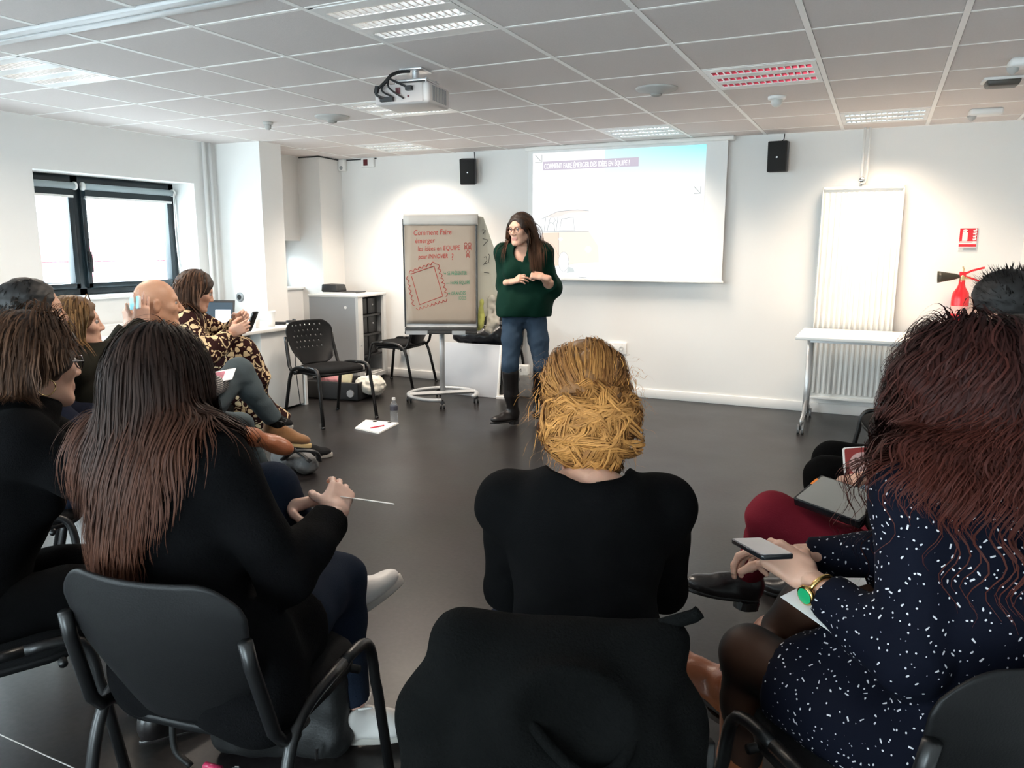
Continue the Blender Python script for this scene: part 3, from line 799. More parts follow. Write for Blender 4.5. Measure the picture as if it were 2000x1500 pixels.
def leg(P, S, k, g, knee_g=0., clip=(), k_=.03, to=1., flare=0., th=1.):
    s = P.s; h, n, a = P.hip[k], P.kn[k], P.an[k]
    S.cap(h, h + (n - h) * .5, (.088 * th + g) * s, (.076 * th + g) * s, k_, clip); S.cap(h + (n - h) * .5, n, (.076 * th + g) * s, (.058 + g + knee_g) * s, k_, clip)
    if to > 0:
        v = a - n; b = nrm(np.cross(np.cross(v, n - h), v)) if np.linalg.norm(np.cross(v, n - h)) > 1e-6 else P.f
        c = n + v * .30 - b * .012; e = n + v * to
        S.cap(n, c, (.056 + g + knee_g) * s, (.056 + g) * s, k_, clip); S.cap(c, e, (.056 + g) * s, (.056 + (.036 - .056) * to + g + flare) * s, k_, clip)
def garment(P, name, m, build, h=.009, wr=None, relax=2):
    S = SDF(); build(S); return sdf_obj(S, name, m, P.root, h, relax, wr)
def top(P, m, g=.012, sleeve=.93, neck=.075, neckfwd=.02, hem=True, h=.009, wr=(.004, 26, 1), flare=0., name='top', hips=True, neckz=.02, collar=None, scoop=0):
    def b(S):
        torso(P, S, g, hips=hips)
        for k in 'LR':
            e, w = P.el[k], P.wr[k]; end = e + (w - e) * sleeve; n = nrm(w - e)
            arm(P, S, k, g, 1.0, clip=[(end, n)], flare=flare)
        if collar: S.cap(P.neck - P.t2 * .03, P.neck + P.t2 * collar[0] + P.fc * .01, collar[1], collar[1] * .95, k=.03, clip=[(P.neck + P.t2 * collar[0], P.t2)])
        if scoop: S.cap(P.neck + P.fc * .04 - P.t2 * .02, P.neck - P.fc * .16 + P.t2 * .13, scoop, k=.006, mode='-')
        if neck: S.ell(P.neck + P.t2 * neckz + P.fc * neckfwd, (neck, neck, neck), None, k=.008, mode='-')
    return garment(P, name, m, b, h, wrinkle(*wr) if wr else None)
def trousers(P, m, g=.008, upto=.94, h=.009, wr=(.003, 30, 3), flare=0., name='trousers', th=1.):
    def b(S):
        s = P.s; B = np.stack([P.l, P.f, P.t1], -1); F = P.fat
        S.ell(P.pel + P.t1 * .03 - P.f * .015, np.array([.168 * F + g, .128 * F + g, .125 + g]) * s, B, .05)
        for k in 'LR':
            n, a = P.kn[k], P.an[k]; leg(P, S, k, g, .004, clip=[(n + (a - n) * upto, nrm(a - n))], flare=flare, th=th)
    return garment(P, name, m, b, h, wrinkle(*wr) if wr else None)
# ------------------------------------------------------------------ shoes
def outline(L, w, n=18, heel=.8):
    pts = []
    for i in range(n):
        a = 2 * pi * i / n; y = cos(a); x = sin(a)
        ww = w * (.78 + .22 * math.tanh(2.2 * y + .3)); pts.append((x * ww * (1 - .25 * max(0, y) ** 6), -.058 + L * .5 + y * L * .5 - .005))
    return pts
def shoe(P, ank, toe, up, kind='sneaker', mu=None, ms=None, s=1., laces=None, name='shoe', shaft=None, root=None, h=.0045):
    """ankle joint, toe direction, up (from sole to ankle)"""
    R = frame(toe, up)
    root = root or P.root
    def L(x, y, z): return np.asarray(ank) + R @ (np.array([x, y, z]) * s)
    S = SDF(); zb = -.078 if kind == 'sneaker' else (-.082 if kind == 'suede' else -.080)
    clip = [(L(0, 0, zb), -R[:, 2])]
    S.ell(L(0, -.022, -.045), np.array([.034, .042, .055]) * s, R, k=.03, clip=clip)
    S.cap(L(0, -.01, -.02), L(0, .075, -.046), .037 * s, .033 * s, k=.03, clip=clip)
    S.ell(L(0, .115, -.062), np.array([.041, .072, .030]) * s, R, k=.03, clip=clip)
    S.ell(L(0, .08, -.065), np.array([.042, .10, .026]) * s, R, k=.02, clip=clip)
    if kind in ('sneaker', 'suede'):
        S.cap(L(0, -.022, .0), L(0, -.026, .022), .040 * s, .042 * s, k=.02, clip=[(L(0, -.02, .010), nrm(R[:, 2] - .35 * R[:, 1]))])
        S.ell(L(0, -.016, .030), np.array([.033, .036, .032]) * s, R, k=.006, mode='-')
    if shaft is not None:
        S.chain([L(0, -.01, -.01)] + [np.asarray(q) for q in shaft[0]], [.042 * s] + list(shaft[1]), k=.03)
    o = sdf_obj(S, name, mu, root, h, 1)
    # sole
    sb = MB(); ol = outline(.262, .043); c = L(0, 0, 0); M3 = Matrix((R * s).tolist())
    z0, z1 = {'sneaker': (-.100, -.070), 'suede': (-.100, -.076), 'boot': (-.094, -.078), 'heel': (-.094, -.080)}[kind]
    sb.prism(ol, z1 - z0, M=M3, c=L(0, 0, z0))
    so = sb.build('sole', ms or mu, o, world=True); md = so.modifiers.new('bevel', 'BEVEL'); md.width = .004; md.segments = 2
    so.data.polygons.foreach_set('use_smooth', np.ones(len(so.data.polygons), dtype=bool))
    if kind in ('boot', 'heel'):
        hb = MB(); hb.prism([(x * .92, y) for x, y in outline(.085, .040)], .028 if kind == 'heel' else .012, M=M3, c=L(0, 0, -.118 if kind == 'heel' else -.104))
        hb.build('heel', ms or mu, o, world=True)
    if laces is not None:
        lb = MB()
        for i in range(5):
            y = .028 + .017 * i; zt = [-.008, -.014, -.021, -.028, -.034][i] + .008
            lb.tube([L(-.026, y, zt - .010), L(0, y + .004, zt + .004), L(.026, y, zt - .010)], .0028 * s, 6, sx=1.4)
        for sg in (-1, 1):
            lb.tube([L(0, .026, .004)] + [L(sg * (.012 + .030 * sin(a)), .026 + .018 * sin(2 * a), .006 + .018 * sin(a)) for a in np.linspace(.3, 2.9, 9)] + [L(0, .028, .002)], .003 * s, 6)
        lb.build('laces', laces, o, smooth=True, world=True)
    return o
def glasses(P, m, s=1., dz=0.):
    def L(x, y, z): return P.head + P.HR @ (np.array([x, y, z]) * P.s)
    g = MB()
    for x in (-1, 1):
        g.tube([L(x * .033 + .024 * cos(a), .101 - .004 * abs(cos(a)), .006 + .018 * sin(a)) for a in np.linspace(0, 2 * pi, 17)], .0020, 6)
        g.tube([L(x * .058, .099, .012), L(x * .074, .06, .012), L(x * .080, 0, .010), L(x * .080, -.015, .0)], .0022, 6)
    g.tube([L(-.010, .102, .008), L(0, .106, .010), L(.010, .102, .008)], .0020, 6)
    return g.build('glasses', m, P.root, smooth=True, world=True)
def scalp(n, rs, P, part=None, zmin=-.02, front=.075, back=None):
    """random roots on the skull: local coordinates, kept above the hairline"""
    out = []
    while len(out) < n:
        v = rs.normal(size=3); v /= np.linalg.norm(v)
        p = np.array([0, -.012, .035]) + v * np.array([.078, .099, .090])
        hl = np.interp(p[1], [-.11, -.03, .02, .06, .09], [-.055, -.035, .0, .055, .085])
        if p[2] > hl: out.append(p)
    return np.array(out)

# ================================================================== FURNITURE AND FITTINGS
M_seat = mat('black seat fabric', (.007, .007, .0075), .95, var=.15, vscale=60, bump=.2, bscale=400, spec=.15)
M_shell = mat('black moulded shell', (.006, .006, .0065), .5, var=.06, bump=.08, bscale=260, spec=.25)
M_tubeb = mat('black oval steel tube', (.006, .006, .0065), .38, var=.05)
M_paper = mat('white paper', (.82, .81, .79), .8, var=.01)
def back_shell(holes):
    """curved plastic backrest; with holes, single cells of its grid are left open"""
    nx, nz = 41, 33; w, h = .45, .37; V = []; F = []; idx = {}
    for j in range(nz):
        for i in range(nx):
            u = i / (nx - 1) * 2 - 1; v = j / (nz - 1)
            # rounded outline: bottom narrower, corners eased
            ww = w / 2 * (1 - .30 * (1 - v) ** 2.2) * (1 - .05 * max(0, v - .85) / .15)
            zz = .455 + h * v
            zz -= (.055 * max(0, abs(u) - .6) ** 2 / .16) * (1 if v > .5 else -1) * (abs(v - .5) * 2) ** 2
            y = -.225 - .10 * v + .055 * u * u - .02 * sin(v * pi)
            idx[i, j] = len(V); V.append((u * ww, y, zz))
    for j in range(nz - 1):
        for i in range(nx - 1):
            if holes and 8 <= i <= 32 and 12 <= j <= 28 and (j - 12) % 4 == 0 and (i - 8 - (2 if ((j - 12) // 4) % 2 else 0)) % 4 == 0: continue
            F.append((idx[i, j], idx[i + 1, j], idx[i + 1, j + 1], idx[i, j + 1]))
    m = MB(); m.add(V, F); return m
CHAIRM = {}
def make_chair(label, loc, face, group=None, holes=False, sc_=1.):
    t = thing('conference_chair', label, 'chair', loc, radians(face) - pi / 2, group); t.scale = (sc_, sc_, sc_ * .97)
    key = ('holes' if holes else 'plain')
    if not CHAIRM:
        s = MB(); pts = []
        n = 28
        for k in range(n):
            a = 2 * pi * k / n; c, q = cos(a), sin(a); e = .55
            pts.append((.235 * abs(c) ** e * (1 if c > 0 else -1), .015 + .215 * abs(q) ** e * (1 if q > 0 else -1)))
        s.prism(pts, .020, c=(0, 0, .410)); CHAIRM['pan'] = s.mesh('pan')
        s = MB(); V = []; R_ = [(1.0, .428), (1.0, .446), (.93, .462), (.6, .468), (.0, .462)]; F = []
        for f_, z in R_: V += [(x * f_, .015 + (y - .015) * f_, z) for x, y in pts]
        for r_ in range(len(R_) - 1): F += [(r_ * n + k, r_ * n + (k + 1) % n, (r_ + 1) * n + (k + 1) % n, (r_ + 1) * n + k) for k in range(n)]
        F.append(tuple(range(n))[::-1]); s.add(V, F); CHAIRM['seat'] = s.mesh('seat')
        for sg in (-1, 1):
            fr = [(sg * .262, .262, 0)] + bez((sg * .250, .215, .33), (sg * .246, .205, .47), (sg * .246, .19, .475), (sg * .246, .06, .470), 8)
            CHAIRM['f%d' % sg] = MB().tube([(sg * .264, .262, 0), (sg * .252, .222, .30)] + fr[1:], .0145, 8, sx=1.0).mesh('leg')
            re = bez((sg * .246, .06, .470), (sg * .246, -.12, .465), (sg * .246, -.17, .46), (sg * .250, -.205, .33), 8) + [(sg * .264, -.275, 0)]
            CHAIRM['r%d' % sg] = MB().tube(re, .0145, 8).mesh('leg')
            CHAIRM['u%d' % sg] = MB().tube([(sg * .236, -.10, .418), (sg * .236, -.19, .425), (sg * .236, -.215, .46), (sg * .225, -.262, .64), (sg * .222, -.272, .70)], .0150, 8).mesh('back_post')
            CHAIRM['g%d' % sg] = MB().lathe([(.015, 0), (.017, .004), (.015, .018)], (sg * .264, .262, 0), 10).lathe([(.015, 0), (.017, .004), (.015, .018)], (sg * .264, -.275, 0), 10).mesh('glide')
        CHAIRM['bar'] = MB().tube([(-.246, -.14, .405), (.246, -.14, .405)], .011, 8).tube([(-.246, .14, .405), (.246, .14, .405)], .011, 8).mesh('crossbar')
        for kk in ('holes', 'plain'): CHAIRM[kk] = back_shell(kk == 'holes').mesh('backrest')
        for k_, m_ in CHAIRM.items():
            m_.materials.append(M_shell if k_ in ('pan', 'holes', 'plain') else M_seat if k_ == 'seat' else M_tubeb)
            m_.polygons.foreach_set('use_smooth', np.ones(len(m_.polygons), dtype=bool))
    def p(nm, k):
        o = bpy.data.objects.new(nm, CHAIRM[k]); COL.objects.link(o); o.parent = t; return o
    st = p('seat', 'seat'); pan = p('seat_pan', 'pan')
    bk = p('backrest', key); md = bk.modifiers.new('solid', 'SOLIDIFY'); md.thickness = .007; md.offset = 0
    for q in ('f-1', 'f1', 'r-1', 'r1'): p('leg', q)
    for q in ('u-1', 'u1'): p('back_post', q)
    for q in ('g-1', 'g1'): p('glide', q)
    p('crossbar', 'bar')
    return t

# ------------------------------------------------------------------ projection screen with the slide
sx0, sx1, sy = -3.13, -1.265, 6.945
sc = thing('projection_screen', 'pulled-down white projection screen showing a slide, behind the standing woman', 'screen', ((sx0 + sx1) / 2, sy, 2.30))
hx = (sx1 - sx0) / 2
MB().b2((-hx - .03, -.03, .0), (hx + .05, .06, .037)).build('casing', M_wmetal, sc, bevel=.008)
M_cloth = mat('screen cloth', (.84, .84, .83), .9, var=.01)
MB().b2((-hx, -.002, -1.19), (hx, .002, .01)).build('screen_cloth', M_cloth, sc)
MB().b2((-hx - .012, -.012, -1.212), (hx + .014, .012, -1.186)).build('bottom_bar', M_wmetal, sc, bevel=.006)
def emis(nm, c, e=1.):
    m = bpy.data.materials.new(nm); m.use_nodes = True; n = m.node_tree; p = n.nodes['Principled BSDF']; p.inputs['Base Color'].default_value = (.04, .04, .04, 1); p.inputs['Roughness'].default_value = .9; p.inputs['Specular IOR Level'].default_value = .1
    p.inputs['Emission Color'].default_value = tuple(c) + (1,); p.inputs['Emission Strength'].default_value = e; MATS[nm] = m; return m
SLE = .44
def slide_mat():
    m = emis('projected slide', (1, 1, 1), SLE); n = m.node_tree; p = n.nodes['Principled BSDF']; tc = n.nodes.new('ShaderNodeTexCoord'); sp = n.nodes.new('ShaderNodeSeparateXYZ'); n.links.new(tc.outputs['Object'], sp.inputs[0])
    # the picture's own sky: cyan in the upper right rectangle, running out to white below
    z = n.nodes.new('ShaderNodeMapRange'); z.inputs['From Min'].default_value = -.33; z.inputs['From Max'].default_value = .0; n.links.new(sp.outputs['Z'], z.inputs['Value'])
    xg = n.nodes.new('ShaderNodeMath'); xg.operation = 'GREATER_THAN'; n.links.new(sp.outputs['X'], xg.inputs[0]); xg.inputs[1].default_value = -.165
    xr = n.nodes.new('ShaderNodeMapRange'); xr.inputs['From Min'].default_value = -.3; xr.inputs['From Max'].default_value = .75; xr.inputs['To Min'].default_value = .45; xr.inputs['To Max'].default_value = 1.
    n.links.new(sp.outputs['X'], xr.inputs['Value'])
    a = n.nodes.new('ShaderNodeMath'); a.operation = 'MULTIPLY'; n.links.new(z.outputs[0], a.inputs[0]); n.links.new(xg.outputs[0], a.inputs[1])
    b = n.nodes.new('ShaderNodeMath'); b.operation = 'MULTIPLY'; n.links.new(a.outputs[0], b.inputs[0]); n.links.new(xr.outputs[0], b.inputs[1])
    mx = n.nodes.new('ShaderNodeMix'); mx.data_type = 'RGBA'; mx.inputs['A'].default_value = (1, 1, 1, 1); mx.inputs['B'].default_value = (.30, .92, 1, 1)
    n.links.new(b.outputs[0], mx.inputs['Factor']); n.links.new(mx.outputs['Result'], p.inputs['Emission Color']); return m
SX = lambda px, py: (lambda q: (q[0] - (sx0 + sx1) / 2, q[2] - 2.30))(np.array([0, 0, CAM_H]) + (_F + _R * (px - 1000) / CAM_F - _U * (py - 750) / CAM_F) * (sy - .004) / (_F + _R * (px - 1000) / CAM_F - _U * (py - 750) / CAM_F)[1])
x0, zt = SX(1041, 300); x1, _ = SX(1380, 284); _, zb = SX(1372, 548)
sl = MB().b2((x0, -.0045, zb), (x1, -.003, zt)).build('slide', slide_mat(), sc)
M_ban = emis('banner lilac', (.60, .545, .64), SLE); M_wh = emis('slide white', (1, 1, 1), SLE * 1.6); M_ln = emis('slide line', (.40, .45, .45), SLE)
(bx0, bz0), (bx1, _b) = SX(1060, 333), SX(1248, 307); bz1 = SX(1060, 316)[1]
MB().b2((bx0, -.0062, bz0), (bx1, -.005, bz1)).build('banner', M_ban, sl)
XZ = Matrix(((1, 0, 0, 0), (0, 0, -1, 0), (0, 1, 0, 0), (0, 0, 0, 1)))
def onscr(x, z, y=-.0065): return Matrix.Translation((x, y, z)) @ XZ
text_mesh('COMMENT FAIRE ÉMERGER DES IDÉES EN ÉQUIPE ?', .066, 'slide_text', M_wh, sl, onscr(bx0 + .014, bz0 + .014), .0004, sx=.56)
def stroke(pts, r, mb, y=-.0062):
    mb.tube([(x, y, z) for x, z in pts], r, 4); return mb
# little boxed arrows in two corners of the slide
for (px, py, s) in ((1052, 310, .035), (1362, 371, .03)):
    ax, az = SX(px, py); mb = MB(); stroke([(ax - s, az + s), (ax + s * .8, az - s * .8)], .003, mb); stroke([(ax + s, az + s), (ax + s, az - s), (ax - s, az - s)], .003, mb); tag(mb.build('slide_arrow', M_ln, sl), kind='stuff')
# the van drawn on the slide: peach body, pale roof, windows, wheel
def poly(pix, m, nm, y): 
    pts = [SX(*p) for p in pix]; mb = MB(); n = len(pts); mb.add([(x, y, z) for x, z in pts] + [(x, y + .0006, z) for x, z in pts], [tuple(range(n)), tuple(range(n, 2 * n))[::-1]] + [(k, (k + 1) % n, n + (k + 1) % n, n + k) for k in range(n)])
    return mb.build(nm, m, sl)
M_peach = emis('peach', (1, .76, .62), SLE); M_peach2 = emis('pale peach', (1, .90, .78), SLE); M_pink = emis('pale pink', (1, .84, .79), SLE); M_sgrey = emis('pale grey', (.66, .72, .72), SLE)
poly([(1059, 455), (1092, 454), (1120, 452), (1120, 516), (1075, 520), (1052, 521)], M_peach, 'van_side', -.0056)
poly([(1092, 454), (1150, 452), (1168, 480), (1170, 512), (1092, 517)], M_peach2, 'van_front', -.0058)
poly([(1066, 425), (1090, 413), (1130, 410), (1150, 413), (1110, 416), (1093, 423)], M_pink, 'van_roof', -.0056)
poly([(1107, 533), (1110, 521), (1120, 524), (1122, 531)], M_sgrey, 'van_shadow', -.0056)
ring = lambda cx, cy, rx, ry, n=18: [(cx + rx * cos(a), cy + ry * sin(a)) for a in np.linspace(0, 2 * pi, n, endpoint=False)]
poly(ring(1101, 511, 10, 19), M_wh, 'van_wheel', -.0062); poly(ring(1149, 487, 6, 6), M_wh, 'van_lamp', -.0062); poly(ring(1095, 467, 4, 3), M_wh, 'van_lamp', -.0062)
mb = MB()
for pts in ([(1058, 428), (1066, 424), (1090, 413), (1128, 410), (1150, 412)], [(1066, 425), (1063, 452)], [(1090, 424), (1086, 452)], [(1059, 453), (1150, 452)], [(1097, 428), (1093, 450), (1122, 450), (1120, 424), (1097, 428)],
            [(1069, 452), (1071, 440), (1076, 434), (1082, 438), (1084, 452)], [(1073, 432), (1076, 424), (1082, 424), (1085, 431), (1080, 436), (1074, 435), (1073, 432)], [(1091, 455), (1091, 500)], [(1130, 541), (1146, 542)],
            ring(1101, 511, 10, 19) + [(1111, 511)], [(1052, 446), (1057, 441), (1060, 452)]): stroke([SX(*p) for p in pts], .0022, mb, -.0066)
tag(mb.build('van_outline', M_ln, sl), kind='stuff')

# ------------------------------------------------------------------ wall loudspeakers
def speaker(label, x, z, rz, lean):
    t = thing('loudspeaker', label, 'speaker', (x, 6.90, z), rz, 'black wall loudspeakers')
    M = Matrix.Rotation(lean, 3, 'X')
    MB().box((0, -.01, 0), (.155, .11, .245), M=M).build('cabinet', M_black, t, bevel=.010)
    MB().box(M @ Vector((0, -.067, 0)), (.140, .006, .228), M=M).build('grille', mat('speaker grille', (.008, .008, .008), .8, var=.3, vscale=400), t, bevel=.003)
    MB().box(M @ Vector((0, -.071, -.005)), (.012, .003, .010), M=M).build('badge', M_alu, t)
    MB().tube([(0, .04, -.02), (0, .115, -.02)], .014, 8).box((0, .114, -.02), (.05, .008, .10)).build('bracket', M_black, t)
    MB().tube([(.01, .05, .08), (.045, .085, .13), (.05, .11, .11), (.03, .112, .40)] if rz > 0 else [(.0, .05, .12), (.02, .10, .15), (.03, .112, .34)], .004, 6).build('cable', M_black, t, smooth=True)
speaker('black loudspeaker on the wall left of the projection screen', -3.76, 2.135, .35, .16)
speaker('black loudspeaker on the wall right of the projection screen', -.845, 2.14, -.05, .05)

# ------------------------------------------------------------------ ceiling projector
pc = at(786, 183, 4.06)
pj_ = thing('projector', 'white ceiling projector with black cables plugged into its rear panel', 'projector', (pc[0], pc[1], pc[2]), .10)
M_proj = mat('projector white', (.62, .58, .56), .4, var=.02)
MB().box((0, .12, 0), (.325, .27, .108)).build('body', M_proj, pj_, bevel=.022, seg=4)
MB().box((-.012, -.0165, .0), (.28, .006, .095)).build('rear_panel', mat('rear panel', (.50, .45, .43), .5, var=.05), pj_, bevel=.004)
for k in range(9): MB().box((.163, .03 + .02 * k, .0), (.003, .008, .075)).build('vent', M_grey, pj_)
soc = MB(); soc.box((-.075, -.021, -.030), (.055, .006, .020)).box((-.015, -.021, .012), (.026, .006, .032)).box((.052, -.021, .022), (.030, .006, .018)); soc.box((.045, -.021, -.018), (.010, .006, .010)).box((-.12, -.021, -.02), (.02, .006, .008))
soc.build('sockets', mat('socket dark red', (.10, .02, .025), .5, var=.1), pj_)
MB().lathe([(.035, 0), (.038, .02), (.030, .03)], (.08, .255, 0), 16, M=Matrix.Rotation(-pi / 2, 3, 'X')).build('lens', M_black, pj_, smooth=True)
top_ = CEIL - pc[2]
mt = MB(); mt.tube([(.02, .12, .05), (.02, .12, top_ + .0)], .020, 12).box((.02, .12, .075), (.20, .16, .012)).box((.02, .12, top_ - .006), (.13, .13, .010))
for sg in (-1, 1): mt.tube([(.02 + sg * .09, .06, .06), (.02 + sg * .09, .06, .09)], .006, 6); mt.tube([(.02 + sg * .09, .18, .06), (.02 + sg * .09, .18, .09)], .006, 6)
mt.build('mount', M_alu, pj_, bevel=.002)
root = (-.035, .05, top_ - .02); k0 = (-.065, -.03, .075)
cb = MB(); cb.tube(crom([(.0, .09, top_ - .012), root, (-.055, -.01, .095), k0, (-.085, -.045, .045)], 6), .009, 8)
for tip, mid, r in (((-.075, -.03, -.032), (-.125, -.06, .0), .007), ((-.045, -.028, -.018), (-.095, -.05, .015), .005), ((.022, -.028, -.030), (-.045, -.06, .02), .005), ((.05, -.03, .022), (-.02, -.05, .055), .006)):
    cb.tube(crom([k0, mid, tip], 8), r, 7)
cb.box((-.075, -.032, -.030), (.075, .024, .022)).box((.055, -.032, .020), (.034, .024, .022)); cb.tube([(-.118, -.055, .035), (-.124, -.058, -.002)], .013, 8)
cb.build('cables', M_black, pj_, smooth=False)

# ------------------------------------------------------------------ ceiling fittings
def lathe_thing(name, label, cat, x, y, prof, m, group=None):
    t = thing(name, label, cat, (x, y, CEIL), 0, group); MB().lathe(prof, (0, 0, 0), 24).build('body', m, t, smooth=True); return t
M_spkgrey = mat('ceiling speaker grey', (.46, .45, .43), .6, var=.04)
for lab, x, y in (('round ceiling loudspeaker left of the projector', -3.71, 4.74), ('round ceiling loudspeaker right of the projector beside the light with a painted red reflection', -1.30, 4.74)):
    t = lathe_thing('ceiling_speaker', lab, 'ceiling speaker', x, y, [(.125, .002), (.125, -.006), (.115, -.014), (.05, -.022), (.035, -.035), (.005, -.045)], M_spkgrey, 'round ceiling speakers')
    MB().lathe([(.035, -.034), (.03, -.044), (.012, -.050), (.001, -.052)], (0, 0, 0), 16).build('cone', mat('speaker cone', (.30, .29, .27), .6), t, smooth=True)
t = lathe_thing('presence_sensor', 'white dome presence sensor on the ceiling behind the light with a painted red reflection', 'sensor', -.68, 5.31, [(.055, 0), (.055, -.016), (.048, -.022)], M_white); MB().lathe([(.036, -.02), (.034, -.045), (.02, -.062), (.003, -.068)], (0, 0, 0), 18).build('lens', mat('sensor lens', (.62, .61, .58), .3), t, smooth=True)
t = lathe_thing('presence_sensor', 'small grey sensor on the ceiling near the window pillar', 'sensor', -4.32, 4.74, [(.038, 0), (.038, -.014), (.03, -.022)], M_spkgrey); MB().lathe([(.026, -.02), (.022, -.048), (.012, -.058), (.003, -.06)], (0, 0, 0), 14).build('lens', M_spkgrey, t, smooth=True)
def emerg(label, x, y, L):
    t = thing('emergency_light', label, 'emergency light', (x, y, CEIL), .06, 'emergency light housings')
    MB().box((L / 2, 0, -.022), (L, .12, .044), taper=None).build('housing', M_white, t, bevel=.014)
    MB().lathe([(.030, .0), (.024, -.02), (.006, -.034), (.001, -.036)], (.02, 0, -.040), 12).build('lamp', M_spkgrey, t, smooth=True)
emerg('larger white emergency light housing at the top right ceiling edge', .50, 4.80, .30); emerg('smaller white emergency light housing near the back right corner', .46, 6.38, .20)
t = thing('smoke_detector', 'dark square detector on the ceiling between the two emergency lights', 'detector', (.53, 5.30, CEIL), .05)
MB().box((0, 0, -.008), (.20, .15, .016)).build('base', M_white, t, bevel=.006); MB().box((0, 0, -.030), (.15, .11, .032), taper=(1.15, 1.15)).build('cover', mat('smoked cover', (.07, .06, .05), .4, var=.1), t, bevel=.008)

# ------------------------------------------------------------------ alarm devices by the left corner
t = thing('alarm_siren', 'white alarm siren box high in the back left corner', 'alarm', (-5.356, YB, 2.27)); MB().box((0, -.03, 0), (.085, .06, .125)).build('housing', M_white, t, bevel=.012); MB().lathe([(.022, 0), (.018, .008)], (0, -.058, -.03), 14, M=Matrix.Rotation(pi / 2, 3, 'X')).build('sounder', M_grey, t)
t = thing('call_point', 'small white box with a dark red square beside the alarm siren', 'alarm', (-5.03, YB, 2.285)); MB().box((0, -.018, 0), (.16, .036, .10)).build('housing', M_white, t, bevel=.006); MB().box((-.02, -.038, 0), (.055, .006, .065)).build('button', mat('dark red', (.10, .01, .015), .4), t, bevel=.003)
cbm = MB(); cbm.tube([(-5.66, 6.645, 2.328), (-5.40, 6.643, 2.330), (-5.395, 6.66, 2.330), (-5.394, 6.99, 2.322), (-5.36, 7.01, 2.322), (-4.93, 7.012, 2.325)], .007, 6)
tag(cbm.build('alarm_cable', M_black, None, smooth=True), 'black cable running under the ceiling round the corner pillar', 'cable')

# ------------------------------------------------------------------ flipchart easel
E0 = V3e = Vector((-3.56, 6.0, 0)); rz = CAM_YAW
fcx = thing('flipchart', 'flipchart easel on a round castor base with red and green handwriting', 'flipchart', (-3.56, 6.0, 0), rz)
M_easel = mat('easel grey metal', (.42, .43, .44), .4, metal=.4, var=.03); M_kraft = mat('flipchart paper', (.37, .305, .245), .85, var=.03, vscale=4)
fw2, z0, z1 = .325, .715, 1.665
MB().b2((-fw2, .004, z0 - .03), (fw2, .020, z1 + .01)).build('board', M_white, fcx, bevel=.004)
ed = MB(); 
for sg in (-1, 1): ed.b2((sg * fw2 - .006, -.012, z0 - .03), (sg * fw2 + .006, .022, z1 - .02))
ed.build('edge_strip', M_black, fcx)
# paper sheet with a gentle belly and a sheet folded over the top
def sheet(nm, pts, w0, w1, m, parent, th=.0008):
    mb = MB(); n = len(pts); nx = 10; vs = []; 
    for (y, z) in pts:
        for i in range(nx + 1):
            x = w0 + (w1 - w0) * i / nx; vs.append((x, y + .003 * sin(i * 1.1 + z * 9), z))
    mb.add(vs, [(j * (nx + 1) + i, j * (nx + 1) + i + 1, (j + 1) * (nx + 1) + i + 1, (j + 1) * (nx + 1) + i) for j in range(n - 1) for i in range(nx)])
    o = mb.build(nm, m, parent, smooth=True); md = o.modifiers.new('solid', 'SOLIDIFY'); md.thickness = th; return o
paper = sheet('paper_sheet', [(-.012, z0 + .005), (-.020, z0 + .05), (-.012, z0 + .15), (-.010, z0 + .45), (-.010, z1 - .12), (-.008, z1 - .02)], -fw2 + .012, fw2 - .012, M_kraft, fcx)
sheet('folded_sheet', [(-.016, z1 - .075), (-.030, z1 - .06), (-.034, z1 - .03), (-.028, z1), (-.006, z1 + .022), (.03, z1 + .020), (.06, z1 - .02)], -fw2 + .004, fw2 + .012, mat('curled paper', (.52, .50, .47), .8, var=.03), fcx)
# the older sheets hanging behind, seen past the right edge
bs = MB(); bs.add([(fw2 - .02, .035, z1 + .012), (fw2 + .055, .10, z1 + .0), (fw2 + .20, .20, z1 - .42), (fw2 + .16, .22, z0 + .12), (fw2 + .02, .10, z0 + .02), (fw2 - .02, .05, z0 + .10)], [(0, 1, 2, 3, 4, 5)])
o = bs.build('hanging_sheet', mat('used sheet', (.50, .49, .41), .85, var=.04), fcx); md = o.modifiers.new('solid', 'SOLIDIFY'); md.thickness = .001
M_redp = mat('red marker', (.42, .045, .035), .7, var=0); M_grnp = mat('green marker', (.03, .22, .12), .7, var=0); M_blkp = mat('black marker', (.02, .02, .02), .7, var=0)
# writing positions measured on the sheet: u right, v down in the sheet's own frame (pixels of a 1.0 m sheet crop)
def uv(px, py): return ((px - 862) / 146. * .65, 1.69 - (py - 417.5) / 223. * 1.01)
def onp(px, py, y=-.0135): u, v = uv(px, py); return Matrix.Translation((u, y, v)) @ XZ @ Matrix.Rotation(radians(1.5), 4, 'Z')
def txt(s, px, py, size, m, sx=.75, sh=.15): text_mesh(s, size, 'handwriting', m, paper, onp(px, py), .0004, shear=sh, sx=sx)
txt('Comment Faire', 809, 459, .068, M_redp, .78); txt('émerger', 812, 474, .064, M_redp, .80); txt('les idées en EQUIPE', 817, 489, .060, M_redp, .76); txt('pour INNOVER', 818, 504, .056, M_redp, .72); txt('?', 884, 506, .080, M_redp, .9, 0)
txt('↳ SE PRÉSENTER', 868, 536, .046, M_grnp, .60, .05); txt('— FAIRE ÉQUIPE', 873, 554, .044, M_grnp, .66, .05); txt('→ GRANDES', 875, 575, .044, M_grnp, .66, .05); txt('IDÉES', 898, 584, .042, M_grnp, .66, .05)
dr = MB()
def ps(pix, r=.0028, y=-.0135): dr.tube([(uv(*p)[0], y, uv(*p)[1]) for p in pix], r, 4)
A_, B_, C_, D_ = (802, 534), (849, 518), (866, 577), (819, 594)
for a, b in ((A_, B_), (B_, C_), (C_, D_), (D_, (804, 538))): ps([a, b])
